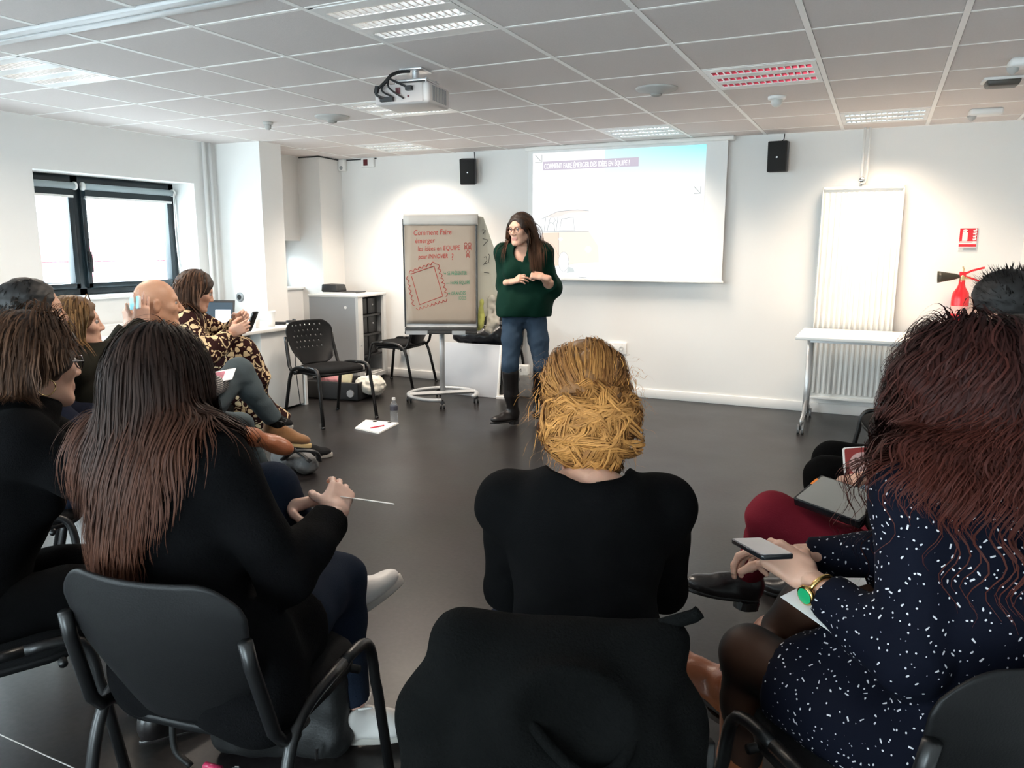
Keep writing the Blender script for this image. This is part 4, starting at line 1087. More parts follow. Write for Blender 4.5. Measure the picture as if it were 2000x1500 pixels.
def scal(a, b, n, amp):
    for k in range(n):
        p = np.array(a) + (np.array(b) - np.array(a)) * k / n; q = np.array(a) + (np.array(b) - np.array(a)) * (k + 1) / n; nn = np.array([q[1] - p[1], -(q[0] - p[0])]); nn = nn / np.linalg.norm(nn) * amp
        ps([tuple(p + (q - p) * t + nn * sin(pi * t)) for t in np.linspace(0, 1, 7)], .0026)
scal((799, 533), (852, 513), 6, 4.5); scal((854, 514), (872, 578), 7, 5); scal((874, 582), (812, 601), 8, 5); scal((809, 596), (797, 537), 6, 4.5)
for cx in (913, 921, 917):
    y = 476 if cx != 917 else 491
    ps([(cx + 3 * cos(a), y + 3 * sin(a)) for a in np.linspace(0, 6.3, 10)], .0022); ps([(cx - 3, y + 11), (cx - 2, y + 4), (cx + 2, y + 4), (cx + 3, y + 11)], .0022); ps([(cx, y + 4), (cx - 1, y + 9)], .0022); ps([(cx, y + 4), (cx + 1, y + 9)], .0022)
tag(dr.build('drawing', M_redp, paper), kind='stuff')
hm = MB()
def hp_(u, v): return (fw2 + .075 + u * .05, .118 + u * .03, 1.55 - v * .30)
for pts in ([(-.5, -.02), (.0, .0), (-.5, .12)], [(-.5, .25), (.5, .28), (-.4, .45)], [(.5, .70), (.7, .74), (.5, .95), (-.3, 1.0)], [(-.3, .8), (.1, .78), (.2, .9), (-.4, 1.02)], [(-.3, 1.25), (.6, 1.27)]): hm.tube([Vector(hp_(*p)) + Vector((.0, -.012, 0)) for p in pts], .003, 4)
tag(hm.build('handwriting', M_blkp, o), kind='stuff')
tray = MB().b2((-fw2, -.045, z0 - .085), (fw2, .02, z0 - .03)).b2((-fw2, -.065, z0 - .085), (fw2, -.045, z0 - .06)).build('pen_tray', mat('easel tray', (.035, .035, .035), .5, metal=.3), fcx, bevel=.004)
MB().b2((-fw2 + .01, -.07, z0 - .088), (-.12, -.04, z0 - .055)).b2((.10, -.07, z0 - .088), (.22, -.04, z0 - .055)).build('tray_lip', M_easel, fcx)
MB().tube([(0, .045, .075), (0, .045, .75)], .024, 14).tube([(0, .045, .70), (0, .045, 1.3)], .018, 12).build('column', M_easel, fcx, smooth=True)
MB().box((0, .03, z0 - .05), (.12, .05, .06)).build('tilt_head', M_black, fcx, bevel=.01)
# C-shaped base tube, cross bar, four castors
wr_ = Matrix.Rotation(-rz, 3, 'Z')
def wl_(x, y, z): return wr_ @ Vector((x + 3.56, y - 6.0, z))
ctr = (-3.545, 5.985); arc = [(ctr[0] + .31 * cos(a), ctr[1] + .31 * sin(a), .078) for a in np.linspace(radians(-62), radians(-62 - 296), 40)]
MB().tube([wl_(*p) for p in arc], .017, 8, sx=1.3).build('base_ring', M_easel, fcx, smooth=True)
a0, a1 = wl_(ctr[0] - .25, ctr[1] - .17, .080), wl_(ctr[0] + .20, ctr[1] + .235, .080); MB().tube([a0, a1], .020, 6, sx=1.6).build('base_bar', M_easel, fcx)
for ang in (-60, -155, 128, 18):
    x, y = ctr[0] + .31 * cos(radians(ang)), ctr[1] + .31 * sin(radians(ang)); c = wl_(x, y, .028); cs = MB()
    for sg in (-1, 1): cs.tube([c + Vector((sg * .008, 0, 0)), c + Vector((sg * .022, 0, 0))], .028, 14)
    cs.box(c + Vector((0, 0, .028)), (.03, .04, .03)).tube([c + Vector((0, 0, .02)), c + Vector((0, 0, .052))], .008, 8); cs.build('castor', M_black, fcx)

# ------------------------------------------------------------------ white panel leaning on a chair, bags, boxes
t = thing('whiteboard_panel', 'blank white panel leaning against the chair behind the flipchart', 'board', (-3.485, 6.36, 0), .02)
Mx = Matrix.Rotation(-.16, 3, 'X'); MB().box(Mx @ Vector((0, 0, .250)), (.635, .018, .50), M=Mx).build('panel', mat('white foam board', (.56, .57, .60), .6, var=.02), t, bevel=.003)
MB().box(Mx @ Vector((.312, -.004, .25)), (.018, .022, .50), M=Mx).build('edge_strip', M_wmetal, t, bevel=.003)
make_chair('black conference chair with armless frame beside the cabinet, half hidden by the flipchart', (-4.42, 6.62, 0), 185, holes=True)
make_chair('black conference chair heaped with bags behind the white panel', (-3.42, 6.70, 0), -92, holes=False)
S = SDF(); 
S.ell((-3.52, 6.60, .55), (.26, .17, .10)); S.ell((-3.30, 6.64, .57), (.16, .15, .12)); S.ell((-3.62, 6.70, .60), (.14, .12, .10))
b1 = sdf_obj(S, 'shoulder_bag', mat('glossy black bag', (.010, .011, .015), .35, var=.2, bump=.3, bscale=40), None, .012, 2, wrinkle(.012, 22, 3)); tag(b1, 'slumped black bag lying on the chair seat behind the white panel', 'bag')
st_ = MB(); st_.tube(crom([(-3.78, 6.50, .60), (-3.62, 6.45, .665), (-3.42, 6.44, .655), (-3.22, 6.50, .68), (-3.12, 6.58, .60)], 6), .012, 8); wparent(st_.build('handle', MATS['glossy black bag'], None, smooth=True), b1)
S = SDF(); S.cap((-3.30, 6.26, .92), (-3.31, 6.24, .70), .032, .052); S.cap((-3.34, 6.27, .88), (-3.35, 6.25, .74), .03, .042)
S2 = sdf_obj(S, 'tote_bag', mat('lime cloth', (.44, .45, .12), .85, var=.15, bump=.2), None, .009, 2, wrinkle(.010, 45, 8, (1, 1, .25))); tag(S2, 'lime green cloth bag hanging beside the flipchart edge', 'bag')
S = SDF(); S.cap((-3.22, 6.34, .94), (-3.24, 6.31, .66), .030, .042); S.cap((-3.19, 6.36, .84), (-3.18, 6.33, .72), .03, .042)
S2 = sdf_obj(S, 'scarf', mat('beige cloth', (.46, .43, .37), .85, var=.15, bump=.2), None, .009, 2, wrinkle(.012, 45, 9, (1, 1, .25))); tag(S2, 'crumpled beige cloth hanging beside the lime green bag', 'scarf')
for k, (lab, x, y, z, w, d, h, r) in enumerate((('small white printed box on top of the stack behind the standing woman', -3.04, 6.62, .245, .13, .10, .09, .2), ('larger crumpled cardboard box under the small white one', -3.02, 6.62, .10, .20, .16, .20, .1))):
    t = thing('carton', lab, 'box', (x, y, z - h / 2), r); m_ = mat('printed carton %d' % k, ((.62, .61, .58), (.16, .15, .14))[k], .7, var=.35, vscale=30)
    MB().box((0, 0, h / 2), (w, d, h)).build('body', m_, t, bevel=.004); MB().box((0, -.005, h + .001), (w * .96, d * .5, .004)).build('flap', M_paper if k == 0 else m_, t)
    if k == 0: text_mesh('M', .05, 'letter', M_blkp, t, Matrix.Translation((-.03, -d / 2 - .001, .03)) @ XZ)
t = thing('paper_stack', 'white papers on the floor between the white panel and the boot', 'papers', (-3.12, 6.42, 0), .3); MB().box((0, 0, .010), (.16, .12, .020)).build('stack', M_paper, t); MB().box((.01, .01, .022), (.15, .11, .004), rz=.1).build('sheet', M_paper, t)

# ------------------------------------------------------------------ grey tambour cabinet with black tray on top
cb_ = thing('cabinet', 'low grey tambour cabinet with an open black shelf side in the back left corner', 'cabinet', (-5.02, 6.56, 0), .12)
M_cab = mat('cabinet grey', (.30, .31, .32), .5, var=.02); M_cabw = mat('cabinet frame', (.58, .58, .57), .45, var=.02)
MB().b2((-.28, -.29, .06), (.27, -.27, .90)).build('side_panel', M_cab, cb_); MB().b2((-.28, .27, .06), (.27, .29, .90)).build('side_panel', M_cab, cb_)
MB().b2((-.28, -.27, .06), (-.26, .27, .90)).build('back_panel', M_cab, cb_); MB().b2((-.29, -.30, .90), (.29, .30, .925)).build('top', M_cabw, cb_, bevel=.003)
fr = MB().b2((.255, -.295, .05), (.285, -.20, .90)).b2((.255, .24, .05), (.285, .295, .90)).b2((.255, -.295, .05), (.285, .295, .09)); fr.build('frame', M_cabw, cb_)
MB().b2((-.27, -.28, 0), (.25, .28, .06)).build('plinth', M_black, cb_)
for z in (.28, .50, .70): MB().b2((-.25, -.26, z - .009), (.25, .26, z + .009)).build('shelf', M_black, cb_)
for z in (.09,): MB().b2((-.25, -.26, z), (.25, .26, z + .01)).build('shelf', M_cabw, cb_)
for k, (y, z, w, h) in enumerate(((-.10, .60, .20, .17), (.12, .60, .19, .17), (-.10, .39, .20, .19), (.12, .39, .19, .19), (-.10, .795, .20, .16), (.12, .795, .19, .16))):
    b = thing('storage_box', 'black storage box in the grey cabinet, %s shelf, %s one' % (('middle', 'middle', 'lowest', 'lowest', 'top', 'top')[k], ('front', 'rear')[k % 2]), 'box', (cb_.location.x + .0, cb_.location.y, z), .12, 'black boxes in the cabinet')
    MB().box((.10, y, 0), (.24, w, h)).build('box', M_black, b, bevel=.004); MB().lathe([(.010, 0), (.008, .003)], (.221, y, .01), 10, M=Matrix.Rotation(pi / 2, 3, 'Y')).build('ring', M_alu, b)
MB().lathe([(.010, 0), (.009, .006)], (.286, -.245, .42), 12, M=Matrix.Rotation(pi / 2, 3, 'Y')).build('lock', M_alu, cb_); MB().lathe([(.016, 0), (.015, .003)], (.14, -.291, .80), 14, M=Matrix.Rotation(pi / 2, 3, 'X')).build('sticker', M_white, cb_)
t = thing('document_tray', 'black folded tray with a white edge on top of the grey cabinet', 'tray', (-5.13, 6.62, .925), .15)
MB().box((.0, 0, .004), (.42, .22, .008)).build('base', M_wmetal, t, bevel=.003); MB().box((.02, 0, .011), (.40, .21, .008)).build('lid', M_black, t, bevel=.003); MB().prism([(-.20, .012), (.0, .012), (-.02, .085), (-.19, .09)], .20, M=Matrix(((1, 0, 0), (0, 0, 1), (0, 1, 0))), c=(0, -.10, 0)).build('holder', M_black, t, bevel=.012)

# ------------------------------------------------------------------ desk by the window with laptop and cup
dk = thing('desk', 'white desk along the window wall beside the pillar', 'desk', (-4.93, 4.68, 0))
MB().b2((-.37, -.78, .70), (.38, .74, .728)).build('desktop', M_wmetal, dk, bevel=.004); MB().b2((-.34, .66, 0), (.34, .69, .70)).build('end_panel', M_wmetal, dk); MB().b2((-.34, -.74, 0), (.34, -.71, .70)).build('end_panel', M_wmetal, dk)
pd = MB().b2((-.28, .15, .02), (.33, .64, .70)).build('pedestal', M_wmetal, dk, bevel=.004); MB().b2((-.335, -.70, .25), (-.32, .65, .69)).build('modesty_panel', mat('desk grey', (.13, .125, .12), .6), dk)
MB().b2((.20, -.05, .05), (.22, .14, .69)).build('side_screen', MATS['desk grey'], dk)
tag((lambda o: o)(MB().tube(crom([(-4.52, 5.10, .70), (-4.50, 5.12, .55), (-4.505, 5.13, .35), (-4.49, 5.15, .05)], 8), .004, 6).build('power_cable', M_black, None, smooth=True)), 'black cable hanging down the white desk end', 'cable')
lp = thing('laptop', 'open dark laptop on the desk with a white window on its screen', 'laptop', (-4.98, 4.70, .728), radians(22))
MB().b2((-.17, -.24, 0), (.17, 0, .016)).build('base', M_black, lp, bevel=.004); MB().b2((-.15, -.20, .016), (.15, -.06, .018)).build('keyboard', M_dark, lp)
Ml = Matrix.Rotation(-.22, 3, 'X'); l = MB().box(Ml @ Vector((0, .005, .12)), (.34, .008, .24), M=Ml).build('lid', M_black, lp, bevel=.003)
MB().box(Ml @ Vector((.0, -.0005, .12)), (.31, .003, .20), M=Ml).build('screen', mat('dark desktop', (.02, .03, .04), .2, var=.2, emit=(.03, .05, .07), es=.5), l)
MB().box(Ml @ Vector((.075, -.0030, .10)), (.13, .003, .12), M=Ml).build('screen_window', mat('screen white', (.8, .8, .85), .3, var=0, emit=(.85, .88, 1.), es=.5), l)
t = thing('paper_cup', 'tall white paper cup on the desk edge', 'cup', (-4.68, 5.05, .728)); MB().lathe([(.001, .001), (.030, 0), (.0335, .06), (.038, .128), (.040, .130), (.0365, .126), (.031, .06), (.028, .006), (.001, .006)], (0, 0, 0), 20, cap=False).build('cup', M_paper, t, smooth=True); MB().lathe([(.040, .126), (.0415, .130), (.040, .134), (.038, .130)], (0, 0, 0), 20, cap=False).build('rim', M_paper, t, smooth=True)
t = thing('tissue_box', 'small white box with crumpled tissue on the desk left of the cup', 'box', (-4.78, 4.93, .728), .4); MB().box((0, 0, .035), (.10, .10, .07)).build('box', M_white, t, bevel=.005)
S = SDF().ell((0, 0, .08), (.045, .04, .025)); o = sdf_obj(S, 'tissue', M_paper, None, .006, 1, wrinkle(.01, 60, 3)); o.parent = t
t = thing('cable_adapter', 'black adapter with coiled lead on the right end of the desk', 'adapter', (-4.70, 5.26, .728), .5); MB().box((-.06, 0, .012), (.11, .045, .022)).build('body', M_black, t, bevel=.005); MB().tube([(.0 + .04 * cos(a) + .04, .035 * sin(a), .012 + .002 * a) for a in np.linspace(0, 14, 50)], .006, 6).build('lead', M_black, t, smooth=True)
t = thing('wall_socket', 'grey wall socket on the pillar above the laptop', 'socket', (-5.48, 5.52, .93)); MB().lathe([(.045, 0), (.043, .012), (.030, .014)], (0, 0, 0), 18, M=Matrix.Rotation(pi / 2, 3, 'X')).build('plate', M_grey, t, smooth=True); MB().lathe([(.026, .0145), (.018, .006)], (0, 0, 0), 16, M=Matrix.Rotation(pi / 2, 3, 'X')).build('socket_well', M_black, t)
t = thing('radiator', 'low white radiator under the window behind the bald man', 'radiator', (XL + .06, 4.45, .18)); MB().b2((-.03, -.55, .0), (.035, .75, .60)).build('panel', M_wmetal, t, bevel=.008); MB().lathe([(.022, 0), (.024, .05), (.018, .06)], (.02, -.62, .50), 12).build('valve', M_white, t, smooth=True); MB().tube([(.02, -.62, -.18), (.02, -.62, .5)], .010, 8).build('pipe', M_wmetal, t)

# ------------------------------------------------------------------ tall radiator, extinguisher, sign, folding table on the right of the back wall
rd = thing('radiator', 'tall white ribbed panel radiator on the back wall behind the folding table', 'radiator', (-.185, 6.965, 0)); w = .30
MB().b2((-w, -.03, .14), (w, .0, 1.885)).build('back_panel', M_wmetal, rd, bevel=.004)
fr = MB().b2((-w, -.055, 1.862), (w, .02, 1.887)).b2((-w, -.055, .135), (w, .02, .16)).b2((-w, -.055, .135), (-w + .010, .02, 1.887)).b2((w - .010, -.055, .135), (w, .02, 1.887)); fr.build('frame', M_wmetal, rd, bevel=.004)
for k in range(14): x = -w + .035 + k * (2 * w - .07) / 13; MB().box((x, -.040, 1.012), (.024, .022, 1.66)).build('rib', M_wmetal, rd, bevel=.008, seg=2)
sg = MB(); 
for k in range(46): sg.box((-w - .004, -.015 if k % 2 else -.03, .95 + k * .013), (.010, .02, .006))
sg.build('side_grille', M_wmetal, rd); vl = MB().lathe([(.022, 0), (.026, .03), (.024, .055)], (-.01, -.03, 1.90), 14); vl.tube([(-.02, -.02, 1.885), (-.02, -.02, CEIL - 1e-3 - 0)], .009, 8).tube([(.018, -.02, 1.885), (.018, -.02, CEIL - 1e-3)], .009, 8); vl.build('valve_pipes', M_white, rd, smooth=True)
MB().lathe([(.024, 0), (.026, .03), (.018, .04)], (-.012, -.05, 1.93), 12, M=Matrix.Rotation(pi / 2, 3, 'X')).build('thermostat', M_chrome, rd, smooth=True)
ft = thing('folding_table', 'white folding table on castors in front of the tall radiator', 'table', (.15, 6.49, 0))
MB().b2((-.70, -.36, .718), (.70, .36, .742)).build('tabletop', M_wmetal, ft, bevel=.004); M_leg = mat('silver table leg', (.60, .60, .60), .35, metal=.5, var=.02)
for s_ in (-1, 1):
    x = s_ * .62; l = MB(); l.tube([(x, .05, .70), (x, .02, .30), (x, .0, .14)], .026, 10, sx=.7).build('leg', M_leg, ft, smooth=True)
    MB().tube([(x, .0, .18), (x, -.20, .10), (x, -.34, .085)], .022, 8, sx=.7).tube([(x, .0, .18), (x, .20, .10), (x, .32, .085)], .022, 8, sx=.7).build('foot', M_leg, ft, smooth=True)
    for yy in (-.36, .33):
        c = MB()
        for q in (-1, 1): c.tube([(x + q * .008, yy, .035), (x + q * .024, yy, .035)], .035, 16)
        c.tube([(x, yy, .03), (x, yy, .085)], .010, 8); c.build('castor', mat('castor grey', (.20, .20, .20), .4, metal=.3), ft)
MB().b2((-.62, .02, .66), (.62, .06, .71)).build('beam', M_leg, ft)
ex = thing('fire_extinguisher', 'red fire extinguisher with black horn on the wall under the red sign', 'fire extinguisher', (.565, 6.90, .60)); M_red = mat('signal red paint', (.68, .018, .028), .25, var=.03)
MB().lathe([(.055, 0), (.062, .02), (.062, .42), (.055, .46), (.030, .50), (.022, .53), (.022, .555)], (0, 0, 0), 24).build('cylinder', M_red, ex, smooth=True); MB().lathe([(.0625, .30), (.0625, .36)], (0, 0, 0), 24, cap=False).build('instruction_label', mat('pink label', (.72, .36, .34), .5, var=.25, vscale=60), ex, smooth=True)
MB().lathe([(.020, .55), (.020, .585), (.012, .60)], (0, 0, 0), 14).tube([(0, 0, .59), (.004, 0, .64), (-.004, 0, .66)], .006, 6).box((.03, 0, .575), (.05, .02, .02)).build('valve', mat('brass', (.55, .42, .22), .35, metal=.8), ex)
MB().tube([(0, -.005, .598), (.06, -.01, .63), (.14, -.015, .655)], .009, 6, sx=.6).tube([(.02, -.005, .585), (.08, -.01, .565), (.125, -.015, .545)], .008, 6, sx=.6).box((0, 0, .60), (.045, .028, .04)).build('handle', M_red, ex)
MB().lathe([(.012, 0), (.022, .03), (.040, .12), (.046, .15), (.040, .148), (.018, .05), (.002, .04)], (-.02, -.01, .585), 18, M=Matrix.Rotation(-1.62, 3, 'Y'), cap=False).build('horn', mat('horn black', (.025, .022, .012), .5, var=.1), ex, smooth=True); MB().box((0, .075, .30), (.06, .02, .14)).build('bracket', M_red, ex)
sn = thing('fire_sign', 'red fire extinguisher pictogram sign on the back wall', 'sign', (.585, YB, 1.467)); MB().box((0, -.004, .0), (.125, .006, .172)).build('plate', M_paper, sn)
m2 = MB().box((0, -.008, .030), (.118, .002, .107)).box((0, -.008, -.047), (.118, .002, .020)); m2.build('red_field', M_red, sn); MB().box((.017, -.008, -.073), (.085, .002, .020)).build('grey_field', M_grey, sn)
pg = MB(); pg.box((-.022, -.0095, .022), (.036, .002, .068)).box((-.022, -.0095, .062), (.018, .002, .014)); pg.tube([(-.038, -.0098, .058), (-.034, -.0098, .070), (-.022, -.0098, .073), (-.008, -.0098, .068)], .004, 5); pg.box((-.012, -.0095, -.018), (.086, .002, .006)); pg.box((.045, -.0095, -.019), (.026, .002, .010))
for k in range(4): pg.prism([(.034, -.008 + .022 * k), (.052, -.006 + .022 * k), (.056, .010 + .022 * k), (.048, .018 + .022 * k), (.046, .006 + .022 * k), (.030, .004 + .022 * k)], .002, M=Matrix(((1, 0, 0), (0, 0, -1), (0, 1, 0))), c=(0, -.0085, 0))
pg.build('pictogram', M_paper, sn); text_mesh('CO2', .014, 'letters', M_blkp, sn, Matrix.Translation((-.058, -.008, -.078)) @ XZ)
t = thing('socket_box', 'white double socket box low on the back wall beside the bun', 'socket', (-2.22, YB, .455)); MB().box((0, -.012, 0), (.18, .024, .11)).build('plate', M_white, t, bevel=.004)
for q in (-1, 1): MB().lathe([(.022, 0), (.021, .004), (.016, .001)], (q * .042, -.024, 0), 16, M=Matrix.Rotation(pi / 2, 3, 'X')).build('socket', mat('socket grey', (.62, .61, .58), .5), t, smooth=True)
t = thing('socket_box', 'white socket box at the foot of the wall right of the cabinet', 'socket', (-4.62, YB, .30)); MB().box((0, -.012, 0), (.10, .024, .14)).build('plate', M_white, t, bevel=.004); MB().box((.015, -.026, 0), (.035, .006, .07)).build('socket', M_grey, t)

# ------------------------------------------------------------------ empty chairs and what lies on the floor
make_chair('empty black conference chair with perforated backrest between the desk and the flipchart', (-4.02, 4.98, 0), -16, holes=True)
make_chair('empty dark chair in front of the folding table, mostly hidden by the red-haired woman', (.20, 4.72, 0), 190)
sv = thing('suitcase', 'open black bag with clothes on the floor behind the empty chair', 'bag', (-4.58, 5.82, 0), .15); M_cas = mat('black nylon', (.010, .010, .011), .7, var=.15, bump=.15, bscale=200)
cs = MB().b2((-.30, -.20, .0), (.30, .20, .03)).b2((-.30, -.20, 0), (-.275, .20, .17)).b2((.275, -.20, 0), (.30, .20, .17)).b2((-.30, -.20, 0), (.30, -.175, .17)).b2((-.30, .175, 0), (.30, .20, .17)); cs.build('case', M_cas, sv, bevel=.012)
wh = MB(); wh.tube([(.22, -.215, .07), (.22, -.20, .07)], .035, 14); wh.build('wheel', mat('wheel grey', (.35, .35, .36), .4), sv)
def cloth_heap(nm, label, cat, c, r, m, seed, h=.009):
    S = SDF().ell(c, r); S.ell((c[0] + r[0] * .5, c[1], c[2] - r[2] * .3), (r[0] * .6, r[1] * .8, r[2] * .8)); return tag(sdf_obj(S, nm, m, None, h, 1, wrinkle(.014, 38, seed)), label, cat)
cloth_heap('folded_shirt', 'pink folded cloth in the open black bag', 'clothing', (-4.66, 5.78, .16), (.12, .10, .055), mat('dusty pink cloth', (.36, .15, .16), .85, var=.3, vscale=30), 2)
t = thing('booklet', 'cream booklet standing in the open black bag', 'booklet', (-4.50, 5.76, .10), .1); Mb = Matrix.Rotation(-.35, 3, 'X'); MB().box(Mb @ Vector((0, 0, .06)), (.16, .012, .14), M=Mb).build('pages', mat('cream card', (.56, .50, .32), .7, var=.2, vscale=30), t); MB().box(Mb @ Vector((0, -.008, .06)), (.15, .004, .13), M=Mb).build('cover', MATS['cream card'], t)
cloth_heap('towel', 'white towel spilling over the right side of the open black bag', 'towel', (-4.28, 5.88, .12), (.13, .15, .09), mat('white towel', (.60, .57, .50), .9, var=.1, bump=.3), 6)
bt = thing('water_bottle', 'clear plastic water bottle standing on the floor by the notepad', 'bottle', tuple(atz(770, 827, 0))); pf = [(.001, .003), (.026, 0), (.031, .008)]
for k in range(7): z = .015 + k * .014; pf += [(.032, z), (.0295, z + .007)]
pf += [(.032, .112), (.032, .145), (.028, .158), (.018, .178), (.0125, .190), (.0125, .198)]
M_pet = mat('clear plastic', (.85, .90, .95), .06, var=0, trans=.92); M_pet.node_tree.nodes['Principled BSDF'].inputs['IOR'].default_value = 1.25
MB().lathe(pf, (0, 0, 0), 20).build('bottle', M_pet, bt, smooth=True); MB().lathe([(.0150, .192), (.0150, .210), (.012, .212)], (0, 0, 0), 16).build('cap', M_white, bt); MB().lathe([(.0325, .112), (.0325, .146)], (0, 0, 0), 20, cap=False).build('bottle_label', mat('dark bottle label', (.05, .05, .07), .4, var=.6, vscale=40), bt, smooth=True)
q = [atz(*p, .0) for p in [(693, 838), (740, 848), (779, 828), (714, 822)]]; npd = thing('notepad', 'white notepad lying on the floor by the bottle', 'notepad', tuple(sum(q) / 4)); cc = sum(q) / 4
for k, s_ in enumerate((1., .98)): mbn = MB(); mbn.add([(p - cc) * s_ + V for p in q for V in ([0, 0, .001 + .006 * k],)] + [(p - cc) * s_ + np.array([0, 0, .006 + .006 * k]) for p in q], [(0, 3, 2, 1), (4, 5, 6, 7), (0, 1, 5, 4), (1, 2, 6, 5), (2, 3, 7, 6), (3, 0, 4, 7)]); mbn.build('pad' if k == 0 else 'top_sheet', M_paper, npd)
p_, q_ = atz(718, 822, .015), atz(775, 826, .015); 
for f_ in (.25, .75): MB().box((p_ + (q_ - p_) * f_ - cc) * np.array([1, 1, 0]) + np.array([0, 0, .014]), (.03, .02, .006), rz=.6).build('clip', M_black, npd)
pn = MB(); a_, b_ = atz(722, 836, .018), atz(750, 831, .018); pn.tube([a_, a_ + (b_ - a_) * .1, b_], [.002, .005, .005], 8); tag(pn.build('pen', mat('red pen', (.70, .02, .06), .4), None, smooth=True), 'red pen lying on the white notepad', 'pen')
S = SDF(); S.cap((-3.42, 3.70, .06), (-3.18, 3.66, .07), .055, .065); S.ell((-3.16, 3.66, .06), (.07, .07, .06)); gb = sdf_obj(S, 'toiletry_bag', mat('grey nylon', (.13, .13, .13), .6, var=.15, bump=.2), None, .008, 1, wrinkle(.006, 40, 4)); tag(gb, 'small grey bag with black straps on the floor beside the tan suede shoe', 'bag')
sb_ = MB(); sb_.tube(crom([(-3.30, 3.60, .09), (-3.16, 3.55, .17), (-3.06, 3.62, .16), (-3.08, 3.68, .09)], 6), .012, 6, sx=2.); sb_.tube(crom([(-3.40, 3.66, .12), (-3.22, 3.58, .18), (-3.08, 3.60, .10)], 6), .009, 6, sx=2.); wparent(sb_.build('strap', M_black, None, smooth=True), gb)
# handbag under the nearest left chair
hb_ = thing('handbag', 'black handbag with metal trims on the floor under the nearest left chair', 'bag', (-1.43, 1.52, 0), .35); S = SDF().box((0, 0, .15), (.20, .09, .145), None, .05); S.ell((-.06, -.05, .13), (.12, .08, .12)); o = sdf_obj(S, 'bag_body', mat('black bag leather', (.005, .005, .005), .6, var=.15, bump=.15, bscale=150), None, .008, 1, wrinkle(.006, 25, 5)); o.parent = hb_
MB().tube(crom([(-.17, -.06, .24), (-.26, -.10, .18), (-.27, -.12, .06), (-.22, -.13, .01)], 6), .009, 8, sx=1.6).build('strap', MATS['black bag leather'], hb_, smooth=True)
tr_ = MB(); tr_.box((.06, -.13, .10), (.012, .01, .05), M=Matrix.Rotation(.3, 3, 'Y')).lathe([(.008, 0), (.008, .004)], (.19, -.05, .22), 10, M=Matrix.Rotation(pi / 2, 3, 'Y')).tube([(.13, -.125, .05), (.135, -.13, .09)], .005, 6); tr_.build('metal_trim', M_chrome, hb_)
ch_ = MB(); ch_.tube([(-.17, -.15, .028), (-.12, -.16, .026)], .012, 8); ch_.build('charm', mat('pink enamel', (.45, .03, .09), .25), hb_, smooth=True); kr = MB(); kr.tube([(-.12, -.16, .026), (-.09, -.165, .024)], .005, 6).tube([(-.07 + .022 * cos(a), -.17, .026 + .022 * sin(a)) for a in np.linspace(0, 6.28, 15)], .0025, 5); kr.build('key_ring', M_chrome, hb_)
tb = thing('tote_bag', 'bag with a salmon strap loop on the floor under the woman with glasses', 'bag', (-2.62, 1.78, 0)); MB().tube([(.02 + .13 * cos(a), .0 + .02 * sin(a), .075 + .075 * sin(a)) for a in np.linspace(0, 2 * pi, 30)], .010, 8, sx=1.8).build('strap', mat('salmon strap', (.52, .14, .11), .6, var=.1), tb, smooth=True); MB().box((.06, .12, .06), (.26, .10, .12)).build('bag_body', M_cas, tb, bevel=.03, seg=3)

# ================================================================== PEOPLE
V3 = lambda *a: np.array(a, float)
UP = V3(0, 0, 1)
def dirv(a, z=0.): return V3(cos(radians(a)), sin(radians(a)), z)
M_blk = fab('black jersey', (.0025, .0025, .0027), .95)
M_blkcoat = fab('black wool', (.0036, .0036, .004), .95, bump=.3)
M_jean = fab('blue denim', (.034, .056, .088), .85, bump=.3, bs=500)
M_djean = fab('dark denim', (.012, .018, .032), .85, bump=.3, bs=500)
M_gjean = fab('grey denim', (.075, .095, .105), .85, bump=.3, bs=500)
M_maroon = fab('maroon cotton', (.16, .012, .022), .8)
M_green = fab('bottle green blouse', (.003, .022, .014), .7)
M_leather = mat('brown leather', (.24, .075, .028), .38, var=.2, vscale=25, bump=.1, bscale=120)
M_suede = mat('tan suede', (.19, .085, .028), .9, var=.15, vscale=40, bump=.1, bscale=300, sheen=.3)
M_bleather = mat('black leather', (.010, .008, .008), .32, var=.1, bump=.08, bscale=90)
M_wshoe = mat('white leather', (.60, .57, .54), .45, var=.04, bump=.05, bscale=60)
M_wsole = mat('white rubber', (.44, .41, .37), .6, var=.04)
M_hair_dk = hair_mat('dark brown hair', (.006, .004, .0035), (.036, .021, .016), tip=(.085, .032, .018))
M_hair_br = hair_mat('chestnut hair', (.020, .010, .006), (.115, .055, .030))
M_hair_red = hair_mat('dark red hair', (.006, .0025, .0025), (.040, .012, .010), tip=(.070, .017, .011))
M_hair_bl = hair_mat('curly blond hair', (.17, .066, .020), (.66, .31, .088))
M_hair_bk = hair_mat('black hair', (.004, .004, .004), (.022, .018, .016))
M_hair_lb = hair_mat('dark blond hair', (.09, .045, .018), (.32, .18, .075))
def base_mat(nm, c): return mat(nm, c, .6, var=.25, vscale=60, stretch=(1, 1, .15))
B_dk = base_mat('dark brown hair base', (.007, .0045, .004)); B_br = base_mat('chestnut hair base', (.026, .013, .008)); B_red = base_mat('red hair base', (.008, .003, .003))
B_bl = base_mat('blond hair base', (.22, .095, .028)); B_bk = base_mat('black hair base', (.006, .005, .005)); B_lb = base_mat('dark blond hair base', (.12, .06, .025))
def loc(P, x, y, z): return P.head + P.HR @ (V3(x, y, z) * P.s)
